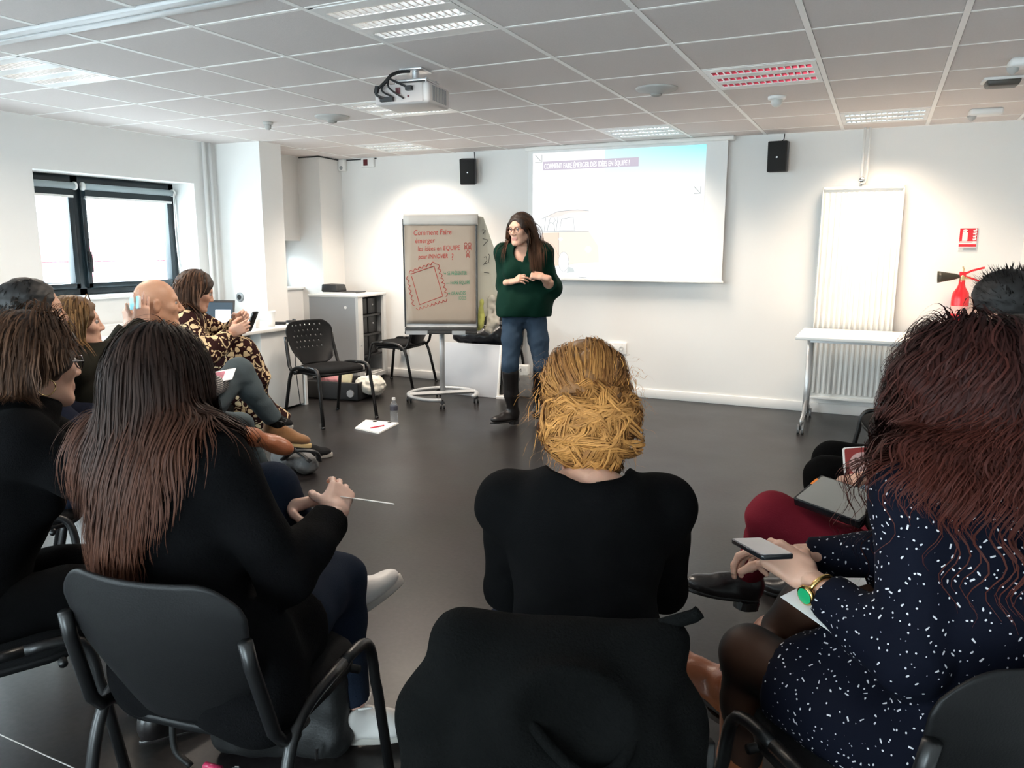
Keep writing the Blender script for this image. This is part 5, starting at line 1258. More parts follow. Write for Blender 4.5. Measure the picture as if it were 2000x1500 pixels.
def hair_body(P, extra=None, inflate=.0, zone=.125):
    """collision body for the strands: skull, neck, shoulders"""
    S = SDF(); R = P.HR
    S.ell(loc(P, 0, -.012, .035), V3(.078, .099, .090) * P.s + inflate, R)
    S.ell(loc(P, 0, .035, -.035), V3(.055, .05, .08) * P.s, R, k=.02)
    S.cap(loc(P, 0, -.02, -.05), loc(P, 0, -.04, -.16), .056 * P.s, .06, k=.03)
    torso(P, S, .022)
    if zone: S.ell(loc(P, 0, zone, -.050), V3(.16, .095, .115) * P.s, R, k=.006)
    for k in 'LR': S.cap(P.sh[k], P.el[k], .068, .055)
    if extra: extra(S)
    return S
def comb(P, n, m, rs, fn, steps, seg, off, part, name='hair_strands', width=.004, wave=0., wfr=2.2, gw=.35, stiff=.6, tipamt=None, filt=None, clump=0, tintr=(.1, .9), back=.4, sweep=6., lenf=None):
    r = scalp(n, rs, P); r = r[r[:, 1] < .052]
    if filt is not None: r = r[filt(r)]
    n = len(r)
    pts = P.head + (r * P.s) @ P.HR.T
    # direction: away from the parting line, then down and back
    xs_ = (r[:, 0] - part + .012 * rs.normal(size=n)) / .05
    dl = np.stack([np.tanh(xs_) * (.15 + .75 * np.clip((r[:, 1] + .06) / .12, 0, 1)) , -back - sweep * np.clip(r[:, 1] - .0, 0, 1), np.full(n, -.1)], -1)
    g = grad(fn.points, pts); d = dl @ P.HR.T; d = d - g * (d * g).sum(1, keepdims=True); d /= np.linalg.norm(d, axis=1, keepdims=True)
    o = off[0] + (off[1] - off[0]) * rs.rand(n) ** 1.3
    L = seg * (steps - 1) * (.82 + .18 * rs.rand(n))
    if lenf is not None: L = L * lenf(r)
    nz_ = (np.sin(r[:, 0] * 62 + 1) + np.sin(r[:, 1] * 55 + 2) + np.sin(r[:, 2] * 58 + r[:, 0] * 30)) / 3; ph = 3.0 * nz_ + rs.normal(size=n) * .22
    paths, nn = grow(pts, d, fn.points, steps, L / (steps - 1), o, rs, stiff, gw=gw)
    if wave:
        T = np.gradient(paths, axis=1); T /= np.maximum(np.linalg.norm(T, axis=2, keepdims=True), 1e-9); S = np.cross(T, nn)
        t = np.linspace(0, 1, steps)[None, :]; s_ = np.cumsum(np.full((1, steps), 1.), 1) * (L / (steps - 1))[:, None]
        A = wave * np.clip(t * 2.2 - .25, 0, 1)
        w = s_ * 6.28 / (.105 / 2.2 * wfr) + ph[:, None]
        paths = paths + S * (A * np.sin(w))[:, :, None] + nn * (A * .7 * (1 + np.cos(w)))[:, :, None]
    tint = tintr[0] + (tintr[1] - tintr[0]) * np.clip(.45 * (1 + np.sin(9 * nz_ + 1)) * .6 + .45 * rs.rand(n), 0, 1)
    return ribbons(paths, width * (.6 + .8 * rs.rand(n)), name, m, P.root, tint, nn, tipamt=tipamt)
def hair_shape(P, name, m, build, h=.006, wr=(.003, 90, 5)):
    S = SDF(); build(S); return sdf_obj(S, name, m, P.root, h, 1, wrinkle(*wr))
def face_cut(P, S, w=.060, zc=-.035, yc=.105, top=.085, k=.012):
    S.ell(loc(P, 0, yc, zc), V3(w, .075, top) * P.s, P.HR, k=k, mode='-')
def cap_hair(P, S, t=.014, low=-.06):
    S.ell(loc(P, 0, -.016, .037), V3(.080 + t, .099 + t, .090 + t) * P.s, P.HR)

def print_mat(nm, base, kind):
    """printed cloth: pale blossoms and stems on dark, or small pale dashes on navy"""
    m = bpy.data.materials.new(nm); m.use_nodes = True; n = m.node_tree; p = n.nodes['Principled BSDF']; p.inputs['Roughness'].default_value = .85; p.inputs['Specular IOR Level'].default_value = .08
    tc = n.nodes.new('ShaderNodeTexCoord')
    def math_(op, a, b=None):
        q = n.nodes.new('ShaderNodeMath'); q.operation = op
        for i, v in enumerate((a, b)):
            if v is None: continue
            if isinstance(v, (int, float)): q.inputs[i].default_value = v
            else: n.links.new(v, q.inputs[i])
        return q.outputs[0]
    nz = n.nodes.new('ShaderNodeTexNoise'); nz.inputs['Scale'].default_value = 30 if kind == 'floral' else 20
    n.links.new(tc.outputs['Object'], nz.inputs['Vector'])
    if kind == 'floral':
        def vor(scale, off, feat='F1'):
            mp = n.nodes.new('ShaderNodeMapping'); mp.inputs['Location'].default_value = off; n.links.new(tc.outputs['Object'], mp.inputs['Vector'])
            ad = n.nodes.new('ShaderNodeMixRGB'); ad.blend_type = 'ADD'; ad.inputs['Fac'].default_value = .035
            n.links.new(mp.outputs[0], ad.inputs[1]); n.links.new(nz.outputs['Color'], ad.inputs[2])
            v = n.nodes.new('ShaderNodeTexVoronoi'); v.feature = feat; v.inputs['Scale'].default_value = scale; n.links.new(ad.outputs[0], v.inputs['Vector']); return v
        a = vor(21, (0, 0, 0)); f1 = math_('LESS_THAN', a.outputs['Distance'], .40)
        pick = n.nodes.new('ShaderNodeSeparateColor'); n.links.new(a.outputs['Color'], pick.inputs[0]); f1 = math_('MULTIPLY', f1, math_('GREATER_THAN', pick.outputs[0], .25))
        b = vor(13, (3, 1, 2), 'DISTANCE_TO_EDGE'); ring = math_('MULTIPLY', math_('LESS_THAN', b.outputs['Distance'], .055), math_('GREATER_THAN', b.outputs['Distance'], .0))
        c = vor(34, (7, 2, 5)); f3 = math_('LESS_THAN', c.outputs['Distance'], .24)
        guard = math_('GREATER_THAN', a.outputs['Distance'], .52)
        fac = math_('MAXIMUM', f1, math_('MULTIPLY', guard, math_('MAXIMUM', ring, f3)))
        colb = (.60, .46, .28, 1)
    else:
        sc = 74. if kind == 'dash' else 30.
        v = n.nodes.new('ShaderNodeTexVoronoi'); v.inputs['Scale'].default_value = sc; v.inputs['Randomness'].default_value = .85; n.links.new(tc.outputs['Object'], v.inputs['Vector'])
        sub = n.nodes.new('ShaderNodeVectorMath'); sub.operation = 'SUBTRACT'; n.links.new(tc.outputs['Object'], sub.inputs[0]); n.links.new(v.outputs['Position'], sub.inputs[1])
        # a short dash: close to the line through the cell point along a random direction
        cd_ = n.nodes.new('ShaderNodeVectorMath'); cd_.operation = 'SUBTRACT'; n.links.new(v.outputs['Color'], cd_.inputs[0]); cd_.inputs[1].default_value = (.5, .5, .5)
        nn_ = n.nodes.new('ShaderNodeVectorMath'); nn_.operation = 'NORMALIZE'; n.links.new(cd_.outputs[0], nn_.inputs[0])
        dt = n.nodes.new('ShaderNodeVectorMath'); dt.operation = 'DOT_PRODUCT'; n.links.new(sub.outputs[0], dt.inputs[0]); n.links.new(nn_.outputs[0], dt.inputs[1])
        ln = n.nodes.new('ShaderNodeVectorMath'); ln.operation = 'LENGTH'; n.links.new(sub.outputs[0], ln.inputs[0])
        al = math_('ABSOLUTE', dt.outputs['Value']); perp = math_('SQRT', math_('MAXIMUM', math_('SUBTRACT', math_('MULTIPLY', ln.outputs['Value'], ln.outputs['Value']), math_('MULTIPLY', al, al)), 0.))
        fac = math_('MULTIPLY', math_('LESS_THAN', al, .0043), math_('LESS_THAN', perp, .0016))
        colb = (.62, .60, .62, 1)
    mx = n.nodes.new('ShaderNodeMix'); mx.data_type = 'RGBA'; mx.inputs['A'].default_value = tuple(base) + (1,); mx.inputs['B'].default_value = colb
    n.links.new(fac, mx.inputs['Factor']); n.links.new(mx.outputs['Result'], p.inputs['Base Color'])
    MATS[nm] = m; return m
M_floral = print_mat('floral print cloth', (.022, .007, .007), 'floral')
M_dash = print_mat('navy speckled cloth', (.0042, .0052, .0115), 'dash')

# ------------------------------------------------------------------ 1. standing presenter
R1 = np.random.RandomState(1)
pe = V3(-2.50, 5.48)
P = person('standing woman in a dark green blouse, blue jeans, black boots and glasses, hands joined', pe, -72, lean=1, lean2=3, zp=.885, s=.975, turn=-30, nod=6, twist=-4, stand=True, sk='fair',
    hands={'R': dict(at=at(997, 549, 5.86), pole=V3(-.10, .35, -1), up=V3(.15, -.75, .55), fd=V3(.85, -.1, .22), pose='relax'),
           'L': dict(at=at(1060, 541, 5.76), pole=V3(.12, .40, -1), up=V3(.3, -.6, .75), fd=V3(-.80, -.1, .15), pose='fist')},
    feet={'R': dict(at=at(1000, 806, 6.10), pole=V3(.3, -1, 0)), 'L': dict(at=at(1052, 792, 6.22), pole=V3(.6, -.8, 0))}, headh=.0038, bodyh=.010)
PRES = P
def b(S):
    torso(P, S, .020, hips=True)
    s = 1
    for k in 'LR':
        e, w = P.el[k], P.wr[k]; v = w - e; end = e + v * .40
        S.cap(P.sh[k], e, .060, .062, .04); S.cap(e, e + v * .40, .064, .072, .04, clip=[(end, nrm(v))])
        S.cap(e, P.waist + (P.sh[k] - P.shc) * .75 + UP * .10, .055, .045, .06)
    S.cap(P.waist - UP * .10 + P.l * .05, P.waist - UP * .16 - P.l * .05, .150, .150, .06, clip=[(P.pel - UP * .012, -UP)])
    S.cap(P.pel + P.l * .09 + UP * .12, P.pel + P.l * .085 - UP * .1, .115, .115, .05, clip=[(P.pel - UP * .012, -UP)]); S.cap(P.pel - P.l * .09 + UP * .12, P.pel - P.l * .085 - UP * .1, .115, .115, .05, clip=[(P.pel - UP * .012, -UP)])
    S.ell(P.neck + P.fc * .05 - UP * .055, (.062, .07, .115), None, .01, mode='-')
    S.cut(P.pel - UP * .012, -UP)
garment(P, 'blouse', M_green, b, .009, wrinkle(.007, 20, 4, (1, 1, .35)))
trousers(P, M_jean, g=.003, upto=.80, wr=(.004, 45, 8, (1, 1, 1)))
for k in 'LR':
    a, kn = P.an[k], P.kn[k]; td = dirv(-125) if k == 'R' else dirv(-72)
    shoe(P, a + UP * .025, td, UP, 'heel', M_bleather, M_bleather, 1., name='boot', shaft=([a + (kn - a) * .4, a + (kn - a) * .86], [.056, .068]))
hs = hair_shape(P, 'hair', B_br, lambda S: (cap_hair(P, S, .010), S.cap(loc(P, -.07, -.03, .02), loc(P, -.085, -.01, -.27), .035, .030, .03), S.cap(loc(P, .07, -.03, .02), loc(P, .088, -.01, -.25), .035, .030, .03),
     S.cap(loc(P, 0, -.085, .03), loc(P, 0, -.10, -.26), .05, .055, .04), face_cut(P, S, .066, -.02, .105, .10)), .006)
fb = hair_body(P)
comb(P, 1400, M_hair_br, R1, fb, 16, .029, (.004, .020), .02, width=.006, back=.5, gw=.42, sweep=14.)
glasses(P, mat('tortoise glasses', (.10, .03, .02), .25, var=.1))
bc = MB(); w, e = P.wr['R'], P.el['R']; c = w + (e - w) * .18; y = nrm(e - w); Rf = frame(y, UP)
bc.tube([c + Rf @ V3(.033 * cos(a), 0, .031 * sin(a)) for a in np.linspace(0, 2 * pi, 21)], .003, 6); bc.build('bracelet', mat('dark bracelet', (.08, .03, .02), .4), P.root, smooth=True, world=True)

# ------------------------------------------------------------------ 2. woman with the blond bun, seen from behind
R2 = np.random.RandomState(2)
hc = at(1135, 775, 1.56)
P = person('woman with a curly blond bun and black top seen from behind on the coat-draped chair', (-.455, 1.29), 112, lean=14, lean2=12, zp=.47, s=.97, turn=2, nod=2, sk='fair', necklen=1.24, shw=1.0, shz=-.03,
    hands={'L': dict(ua=V3(-.20, .40, -.86), fa=V3(.35, .85, .12), up=V3(0, .3, 1), pose='relax'), 'R': dict(ua=V3(-.09, .48, -.86), fa=V3(-.85, .45, .12), up=V3(0, .3, 1), pose='relax')},
    feet={'L': dict(at=V3(-.88, 1.66, .09)), 'R': dict(at=V3(-.66, 1.82, .09))}, fat=1.05, headh=.005, face_detail=False)
top(P, M_blk, .010, sleeve=.95, neck=0, scoop=.080, wr=(.003, 24, 5), h=.007, name='top')
trousers(P, M_djean, h=.011)
for k in 'LR': shoe(P, P.an[k], P.f, UP, 'boot', M_bleather, M_bleather, name='shoe', h=.008)
# hair: swept back over the skull into a loose curly bun
def bunbody(S): pass
fb = hair_body(P); bun = loc(P, .005, -.105, -.035); 
hs = hair_shape(P, 'hair', B_bl, lambda S: (cap_hair(P, S, .012), S.ell(bun, V3(.088, .060, .088), P.HR, .03), S.ell(loc(P, .015, -.080, -.115), V3(.052, .045, .052), P.HR, .03), S.ell(loc(P, 0, -.05, -.06), V3(.078, .05, .05), P.HR, .03), face_cut(P, S, .065, -.03, .11, .10)), .006, (.005, 70, 3))
r = scalp(4200, R2, P); pts = P.head + (r * P.s) @ P.HR.T
steps = 14; t = np.linspace(0, 1, steps); az = np.arctan2(r[:, 0], r[:, 2] - .0)
tl_ = np.stack([.050 * np.sin(az * 1.2), -.02 + .0 * az, .052 * np.cos(az) - .01 * np.sin(az * 9)], -1) + R2.normal(size=r.shape) * .006
tgt = bun + tl_ @ P.HR.T
Pp = pts[:, None, :] * (1 - t)[None, :, None] + tgt[:, None, :] * t[None, :, None]
off = (.005 + .012 * R2.rand(len(r)) + .006 * np.sin(az * 14 + r[:, 1] * 20))[:, None]
for it in range(3):
    for i in range(steps):
        v = fb.points(Pp[:, i]); gr = grad(fb.points, Pp[:, i]); Pp[:, i] += gr * np.clip(off[:, 0] - v, 0, None)[:, None]
    Pp[:, 1:-1] = .25 * Pp[:, :-2] + .5 * Pp[:, 1:-1] + .25 * Pp[:, 2:]
N = np.stack([grad(fb.points, Pp[:, i]) for i in range(steps)], 1)
ph = az * 9 + 2 * np.sin(r[:, 1] * 50); Pp += N * (.004 * np.sin(t[None, :] * 13 + ph[:, None]) * np.sin(pi * t))[:, :, None]
lk = .5 + .5 * np.sin(az * 17 + 2 * np.sin(az * 5)); ribbons(Pp, .0022 * (.6 + .8 * R2.rand(len(r))), 'hair_strands', M_hair_bl, P.root, np.clip(.0 + .34 * lk + .22 * R2.rand(len(r)), 0, 1), N, tipamt=np.zeros(steps))
# bun: twisted locks looping over an ellipsoid, each a bundle of fine strands
def locks(nl, ns, cen, rad, k, nm, w=.0019, seed=5, tint=(.1, .9), thick=.013, arc=(1.0, 2.6), tw=5.):
    rs = np.random.RandomState(seed); t = np.linspace(0, 1, k); out = []; nor = []; ti = []
    for i in range(nl):
        c0_ = nrm(V3(rs.normal() * .9, -1.0 - rs.rand(), rs.normal() * .9)); a = nrm(np.cross(c0_, rs.normal(size=3))); b_ = np.cross(a, c0_)
        th = (t - .5) * (arc[0] + (arc[1] - arc[0]) * rs.rand()); bend = rs.normal() * .5
        u = np.cos(th)[:, None] * c0_ + np.sin(th)[:, None] * b_ + (bend * (th ** 2 - .3))[:, None] * a; u /= np.linalg.norm(u, axis=1, keepdims=True)
        side = np.cross(np.gradient(u, axis=0), u); side /= np.maximum(np.linalg.norm(side, axis=1, keepdims=True), 1e-9)
        lift = .92 + .22 * rs.rand() + .10 * np.sin(pi * t); base = rs.rand(); p0 = rs.rand() * 6.28
        for q in range(ns):
            rr_, an = thick * math.sqrt(rs.rand()), rs.rand() * 6.28
            ang = an + p0 + t * tw; env = np.sin(pi * np.clip(t * .96 + .03, 0, 1)) ** .5
            g = u * rad * lift[:, None] + side * (rr_ * np.cos(ang) * env)[:, None] + u * (rr_ * .8 * np.sin(ang) * env)[:, None]
            g = g + (u * .0025 + side * .0035) * np.sin(t * 22 + an * 2)[:, None]
            out.append(g); nor.append(u + side * (.7 * np.cos(ang))[:, None]); ti.append(tint[0] + (tint[1] - tint[0]) * np.clip(.10 + .5 * base + .35 * (rs.rand() - .3) + .30 * math.sin(an + p0 + 2.5), 0, 1))  # strands deeper in a lock tinted darker, shade put into the colour
    out = cen + np.array(out) @ P.HR.T; nor = np.array(nor) @ P.HR.T; ti = np.array(ti)
    return ribbons(out, w * (.6 + .9 * rs.rand(len(out))), nm, M_hair_bl, P.root, ti, nor, tipamt=np.zeros(k))
locks(58, 34, bun, V3(.088, .060, .086), 15, 'bun_curls', seed=5)
locks(26, 26, loc(P, .015, -.080, -.115), V3(.056, .048, .058), 13, 'bun_curls', seed=6, tint=(0, .65), thick=.010)
locks(16, 24, loc(P, -.060, -.10, -.03), V3(.036, .034, .052), 13, 'bun_curls', seed=8, tint=(.25, 1.), thick=.010, arc=(2.2, 4.))
locks(16, 24, loc(P, .066, -.09, -.01), V3(.036, .034, .048), 13, 'bun_curls', seed=9, tint=(.15, .9), thick=.010, arc=(2.2, 4.))
# fly-away curls round the outline
rs = np.random.RandomState(11); n = 300; k = 12; t = np.linspace(0, 1, k); fy = np.zeros((n, k, 3))
for i in range(n):
    v = nrm(V3(rs.normal(), rs.normal() * .5 - .2, rs.normal())); p0 = V3(0, -.03, .01) + v * V3(.098, .11, .112); d = nrm(v + rs.normal(size=3) * .6 - V3(0, 0, .4)); L_ = .02 + .05 * rs.rand()
    q = nrm(np.cross(d, rs.normal(size=3))); fy[i] = p0 + d * (L_ * t)[:, None] + q * (.008 * np.sin(t * (5 + 6 * rs.rand())))[:, None] - V3(0, 0, .025) * (t ** 2)[:, None]
fy = P.head + fy @ P.HR.T
ribbons(fy, .0011, 'loose_strands', M_hair_bl, P.root, .5 + .5 * rs.rand(n), None, tipamt=np.zeros(k))
er = MB(); c = loc(P, -.082, -.01, -.065); er.tube([c + P.HR @ V3(.004, .024 * cos(a), .024 * sin(a)) for a in np.linspace(0, 2 * pi, 21)], .0012, 6); er.build('hoop_earring', M_chrome, P.root, smooth=True, world=True)
PBUN = P

# ------------------------------------------------------------------ 3. woman on the right, dark red waves, navy speckled dress
R3 = np.random.RandomState(3)
P = person('woman with wavy dark red hair in a navy dress with pale dashes, holding a phone', (.215, 1.495), 138, lean=6, lean2=10, side=-9, zp=.50, turn=-10, nod=8, sk='fair', s=.98,
    hands={'L': dict(at=at(1575, 1128, 1.52), pole=V3(.1, -.35, -1), up=V3(-.15, -.55, .8), fd=V3(-.66, .34, .22), pose='hold', h=.0025), 'R': dict(at=at(1552, 1083, 1.66), pole=V3(.3, .3, -1), up=V3(.1, .3, .9), fd=V3(-.80, .12, -.10), pose='wrap', h=.0025)},
    feet={'R': dict(at=at(1425, 1330, 1.86), pole=V3(-.5, .45, .9)), 'L': dict(at=V3(-.22, 1.72, .12), pole=V3(-.7, .3, .8))}, headh=.006, face_detail=False, shw=1.05)
PRED = P
tightm = skin((.10, .055, .04), 'tights')
M_tights = mat('sheer black tights', (.03, .015, .011), .6, var=0, spec=.2)
n_ = M_tights.node_tree; lw = n_.nodes.new('ShaderNodeLayerWeight'); lw.inputs[0].default_value = .45; rp = n_.nodes.new('ShaderNodeValToRGB'); n_.links.new(lw.outputs['Facing'], rp.inputs['Fac'])
rp.color_ramp.elements[0].color = (.085, .038, .022, 1); rp.color_ramp.elements[1].color = (.005, .004, .004, 1); rp.color_ramp.elements[1].position = .62; n_.links.new(rp.outputs['Color'], n_.nodes['Principled BSDF'].inputs['Base Color'])
def b(S):
    for k in 'LR': leg(P, S, k, .004)
garment(P, 'tights', M_tights, b, .008)
def b(S):
    torso(P, S, .016)
    for k in 'LR':
        e, w = P.el[k], P.wr[k]; end = e + (w - e) * (.76 if k == 'L' else .90); arm(P, S, k, .011, clip=[(end, nrm(w - e))])
        h_, n_ = P.hip[k], P.kn[k]; v = n_ - h_; end = h_ + v * .74
        S.cap(h_, h_ + v * .9, .112, .098, .05, clip=[(end, nrm(v))])
    m_ = (P.hip['L'] + P.hip['R']) / 2; v = (P.kn['L'] + P.kn['R']) / 2 - m_
    S.cap(m_, m_ + v * .8, .12, .10, .06, clip=[(m_ + v * .74, nrm(v))])
    S.ell(P.neck + P.t2 * .03 + P.fc * .02, (.068,) * 3, None, .008, mode='-')
garment(P, 'dress', M_dash, b, .008, wrinkle(.005, 26, 4))
for k in 'LR':
    a, kn = P.an[k], P.kn[k]; v = nrm(kn - a)
    shoe(P, a + v * .01, nrm(P.f * .3 + dirv(165) * .7 + V3(0, 0, .38)) if k == 'R' else dirv(150), v, 'boot', M_leather, mat('dark sole', (.03, .02, .015), .7), name='boot', shaft=([a + v * .10, a + v * (.17 if k == 'R' else .30)], [.045, .05 if k == 'R' else .058]))
hs = hair_shape(P, 'hair', B_red, lambda S: (cap_hair(P, S, .010), S.cap(loc(P, 0, -.06, .02), loc(P, .01, -.09, -.22), .075, .065, .05), S.cap(loc(P, -.07, -.02, .02), loc(P, -.075, -.04, -.17), .04, .035, .05),
     S.cap(loc(P, .08, -.02, .02), loc(P, .10, -.03, -.22), .042, .045, .05), face_cut(P, S, .06, -.03, .115, .095)), .007, (.007, 45, 2))
fb = hair_body(P, lambda S: (S.cap(loc(P, 0, -.07, .02), loc(P, .01, -.10, -.22), .075, .07, .05), S.cap(loc(P, -.075, -.02, .02), loc(P, -.075, -.04, -.17), .038, .035, .05), S.cap(loc(P, .08, -.02, .02), loc(P, .10, -.03, -.22), .042, .045, .05)), inflate=.008, zone=0)
comb(P, 5600, M_hair_red, R3, fb, 26, .0190, (.004, .036), .0, width=.0032, wave=.014, wfr=2.1, gw=.42, clump=60, stiff=.55, tintr=(0, .9), lenf=lambda r: np.where(r[:, 0] < -.015, .58, .84))
n = 150; k = 12; t = np.linspace(0, 1, k); fy = np.zeros((n, k, 3)); rs = np.random.RandomState(12)
for i in range(n):
    v = nrm(V3(rs.normal(), rs.normal() * .6 - .2, abs(rs.normal()))); p0 = V3(0, -.02, .02) + v * V3(.11, .12, .112); d = nrm(v * .5 + rs.normal(size=3) * .6 + V3(0, -.2, -.1)); L_ = .03 + .05 * rs.rand()
    fy[i] = p0 + d * (L_ * t)[:, None] - V3(0, 0, .04) * (t ** 2)[:, None]
ribbons(P.head + fy @ P.HR.T, .0012, 'loose_strands', M_hair_red, P.root, rs.rand(n), None)
# wrist watch with a green dial
w, e = P.wr['L'], P.el['L']; y = nrm(e - w); Rf = frame(y, UP); c = w + y * .036; wt = MB()
wt.tube([c + Rf @ V3(.0305 * cos(a), 0, .0295 * sin(a)) for a in np.linspace(0, 2 * pi, 25)], .0050, 8, sx=1.)
wo_ = wt.build('watch_strap', mat('gold bracelet', (.75, .50, .18), .25, metal=1., var=.05), P.root, smooth=True, world=True)
zz = nrm(-.85 * _R - .25 * _U - .45 * _F); zz = nrm(zz - y * (zz @ y)); Rw = frame(y, zz); Mw = Matrix(Rw.tolist()); cw = c + zz * .0365
MB().lathe([(.019, -.004), (.0205, 0), (.019, .005), (.016, .006)], cw, 24, M=Mw).build('watch_case', MATS['gold bracelet'], wo_, smooth=True, world=True)
MB().lathe([(.0155, .0055), (.0155, .0066)], cw, 24, M=Mw).build('watch_dial', mat('green dial', (.02, .42, .16), .2, var=.1), wo_, world=True)

# ------------------------------------------------------------------ 4. beyond her: maroon trousers, notebook
P = person('person in maroon trousers, legs crossed, writing in a black notebook', (.20, 2.20), 155, lean=-20, lean2=6, zp=.50, sk='fair', s=1.0, nod=22, necklen=.72,
    hands={'L': dict(at=at(1708, 1000, 2.05), pole=V3(.1, -1, -.3), up=V3(-.2, -.5, .8), fd=V3(-.80, .35, .22), pose='hold', h=.0028), 'R': dict(at=V3(.02, 2.50, .72), pole=V3(.3, .8, -.4), up=V3(0, .3, 1), pose='pinch')},
    feet={'L': dict(th=V3(-.40, .11, .14), sh=V3(-.10, .27, -.30)), 'R': dict(at=V3(-.16, 2.62, .10), pole=V3(-.6, .3, .8))}, headh=.007, bodyh=.012, face_detail=False)
PMAR = P
top(P, M_blk, .014, sleeve=.88, h=.011, name='jumper'); trousers(P, M_maroon, g=.010, upto=.93, h=.009, wr=(.004, 22, 9))
hs = hair_shape(P, 'hair', B_br, lambda S: (cap_hair(P, S, .012), face_cut(P, S)), .009)
shoe(P, P.an['L'], nrm(V3(-.80, -.30, .15)), UP, 'heel', M_bleather, M_bleather, name='shoe'); shoe(P, P.an['R'], dirv(165), UP, 'heel', M_bleather, M_bleather, name='shoe', h=.007)

# ------------------------------------------------------------------ 5. man with spiky black hair, black trousers, red pad
R5 = np.random.RandomState(5)
P = person('man with spiky black hair in black trousers holding a red pad, against the right wall', (.30, 3.26), 178, lean=-14, lean2=0, zp=.52, sk='fair', s=1.02, male=True, turn=-25,
    hands={'L': dict(at=at(1735, 925, 2.80), pole=V3(.2, -1, -.4), up=V3(-.2, -.7, .6), fd=V3(-.85, .2, .15), pose='relax'), 'R': dict(at=at(1712, 955, 2.84), pole=V3(.2, .9, -.5), up=V3(0, .1, 1), fd=V3(-.8, -.2, .1), pose='relax')},
    feet={'L': dict(at=V3(-.17, 3.13, .10), pole=V3(-1, 0, 1.)), 'R': dict(at=V3(-.14, 3.44, .10), pole=V3(-1, .1, 1.))}, bodyh=.012, headh=.006, face_detail=False)
PSPK = P
top(P, M_blkcoat, .018, sleeve=.92, h=.011, name='jumper'); trousers(P, M_blk, g=.016, h=.010)
for k in 'LR': shoe(P, P.an[k], P.f, UP, 'boot', M_bleather, M_bleather, name='shoe', h=.008)
hs = hair_shape(P, 'hair', B_bk, lambda S: (cap_hair(P, S, .016), face_cut(P, S, .068, -.05, .09, .115)), .007)
r = scalp(900, R5, P); pts = P.head + (r * P.s) @ P.HR.T; k = 6; t = np.linspace(0, 1, k)
d = (r - V3(0, -.02, -.03)); d /= np.linalg.norm(d, axis=1, keepdims=True); d = d @ P.HR.T + R5.normal(size=d.shape) * .35 + P.HR[:, 1] * .5; d /= np.linalg.norm(d, axis=1, keepdims=True)
ribbons(pts[:, None, :] + d[:, None, :] * (t[None, :, None] * (.025 + .03 * R5.rand(len(r)))[:, None, None]), .004, 'hair_strands', M_hair_bk, P.root, R5.rand(len(r)), None, tipamt=np.zeros(k))

# ------------------------------------------------------------------ 6. nearest on the left: long dark hair, black cardigan, white sneakers
R6 = np.random.RandomState(6)
hd7 = at(285, 752, 1.50)
P = person('woman with long dark hair, black cardigan, jeans and white sneakers, legs crossed', (-1.295, 1.18), 95, lean=-9, lean2=8, side=12, zp=.49, turn=14, nod=8, sk='pale', s=.955,
    hands={'R': dict(at=at(655, 1000, 1.86), pole=V3(.5, -.5, -1), up=V3(.55, .1, .8), fd=V3(-.35, .75, .34), pose='relax', h=.0026), 'L': dict(at=at(560, 985, 1.98), pole=V3(-.6, .1, -1), up=V3(-.1, .2, 1), fd=V3(.93, .25, .16), pose='relax', h=.0026)},
    feet={'L': dict(at=at(660, 1150, 2.18), pole=V3(.0, .8, 1)), 'R': dict(at=at(695, 1385, 2.17), pole=V3(-.2, .7, 1.))}, headh=.006, face_detail=False, shw=1.02)
PLONG = P
M_card = fab('black cardigan', (.0033, .0033, .0037), .95, bump=.35, bs=260)
def b(S):
    torso(P, S, .020)
    for k in 'LR':
        e, w = P.el[k], P.wr[k]; arm(P, S, k, .017, clip=[(e + (w - e) * .90, nrm(w - e))])
        v = P.kn[k] - P.hip[k]; S.cap(P.hip[k] - v * .1, P.hip[k] + v * .42, .118, .108, .06, clip=[(P.hip[k] + v * .42, nrm(v))])
    S.cap(P.pel + P.l * .13 - P.f * .06 + UP * .06, P.pel + P.l * .14 - P.f * .05 - UP * .04, .09, .10, .05); S.cap(P.pel - P.l * .13 - P.f * .06 + UP * .06, P.pel - P.l * .15 - P.f * .05 - UP * .06, .09, .10, .05)
    S.ell(P.neck + P.t2 * .02 + P.fc * .02, (.07,) * 3, None, .008, mode='-')
garment(P, 'cardigan', M_card, b, .008, wrinkle(.006, 20, 2))
trousers(P, M_djean, g=.008, upto=.93, wr=(.004, 35, 4), h=.008)
for k, td in (('L', nrm(V3(.25, .92, .25))), ('R', nrm(dirv(38) * .98 + V3(0, 0, .02)))):
    v = nrm(P.kn[k] - P.an[k])
    so = shoe(P, P.an[k], td, UP if k == 'R' else nrm(V3(-.35, .0, .9)), 'sneaker', M_wshoe, M_wsole, 1.0, laces=mat('off-white lace', (.78, .76, .72), .8, var=.03), name='sneaker')
    if k == 'R':
        Rs = frame(td, UP); mm = Matrix(np.stack([Rs[:, 1], Rs[:, 2], Rs[:, 0]], -1).tolist()).to_4x4(); mm.translation = Vector((P.an[k] + Rs @ V3(.0365, -.058, -.052)).tolist())
        wparent(text_mesh('do', .030, 'heel_lettering', mat('grey print', (.10, .10, .11), .6, var=0), None, mm, .0012), so)
fb = hair_body(P, zone=0)
hs = hair_shape(P, 'hair', B_dk, lambda S: (cap_hair(P, S, .005), S.cap(loc(P, 0, -.05, .02), loc(P, .0, -.07, -.20), .062, .05, .05), S.cap(loc(P, -.068, -.02, .02), loc(P, -.070, -.04, -.16), .03, .03, .04), S.cap(loc(P, .068, -.02, .02), loc(P, .070, -.04, -.16), .03, .03, .04), face_cut(P, S, .06, -.03, .115, .095)), .007, (.004, 60, 2))
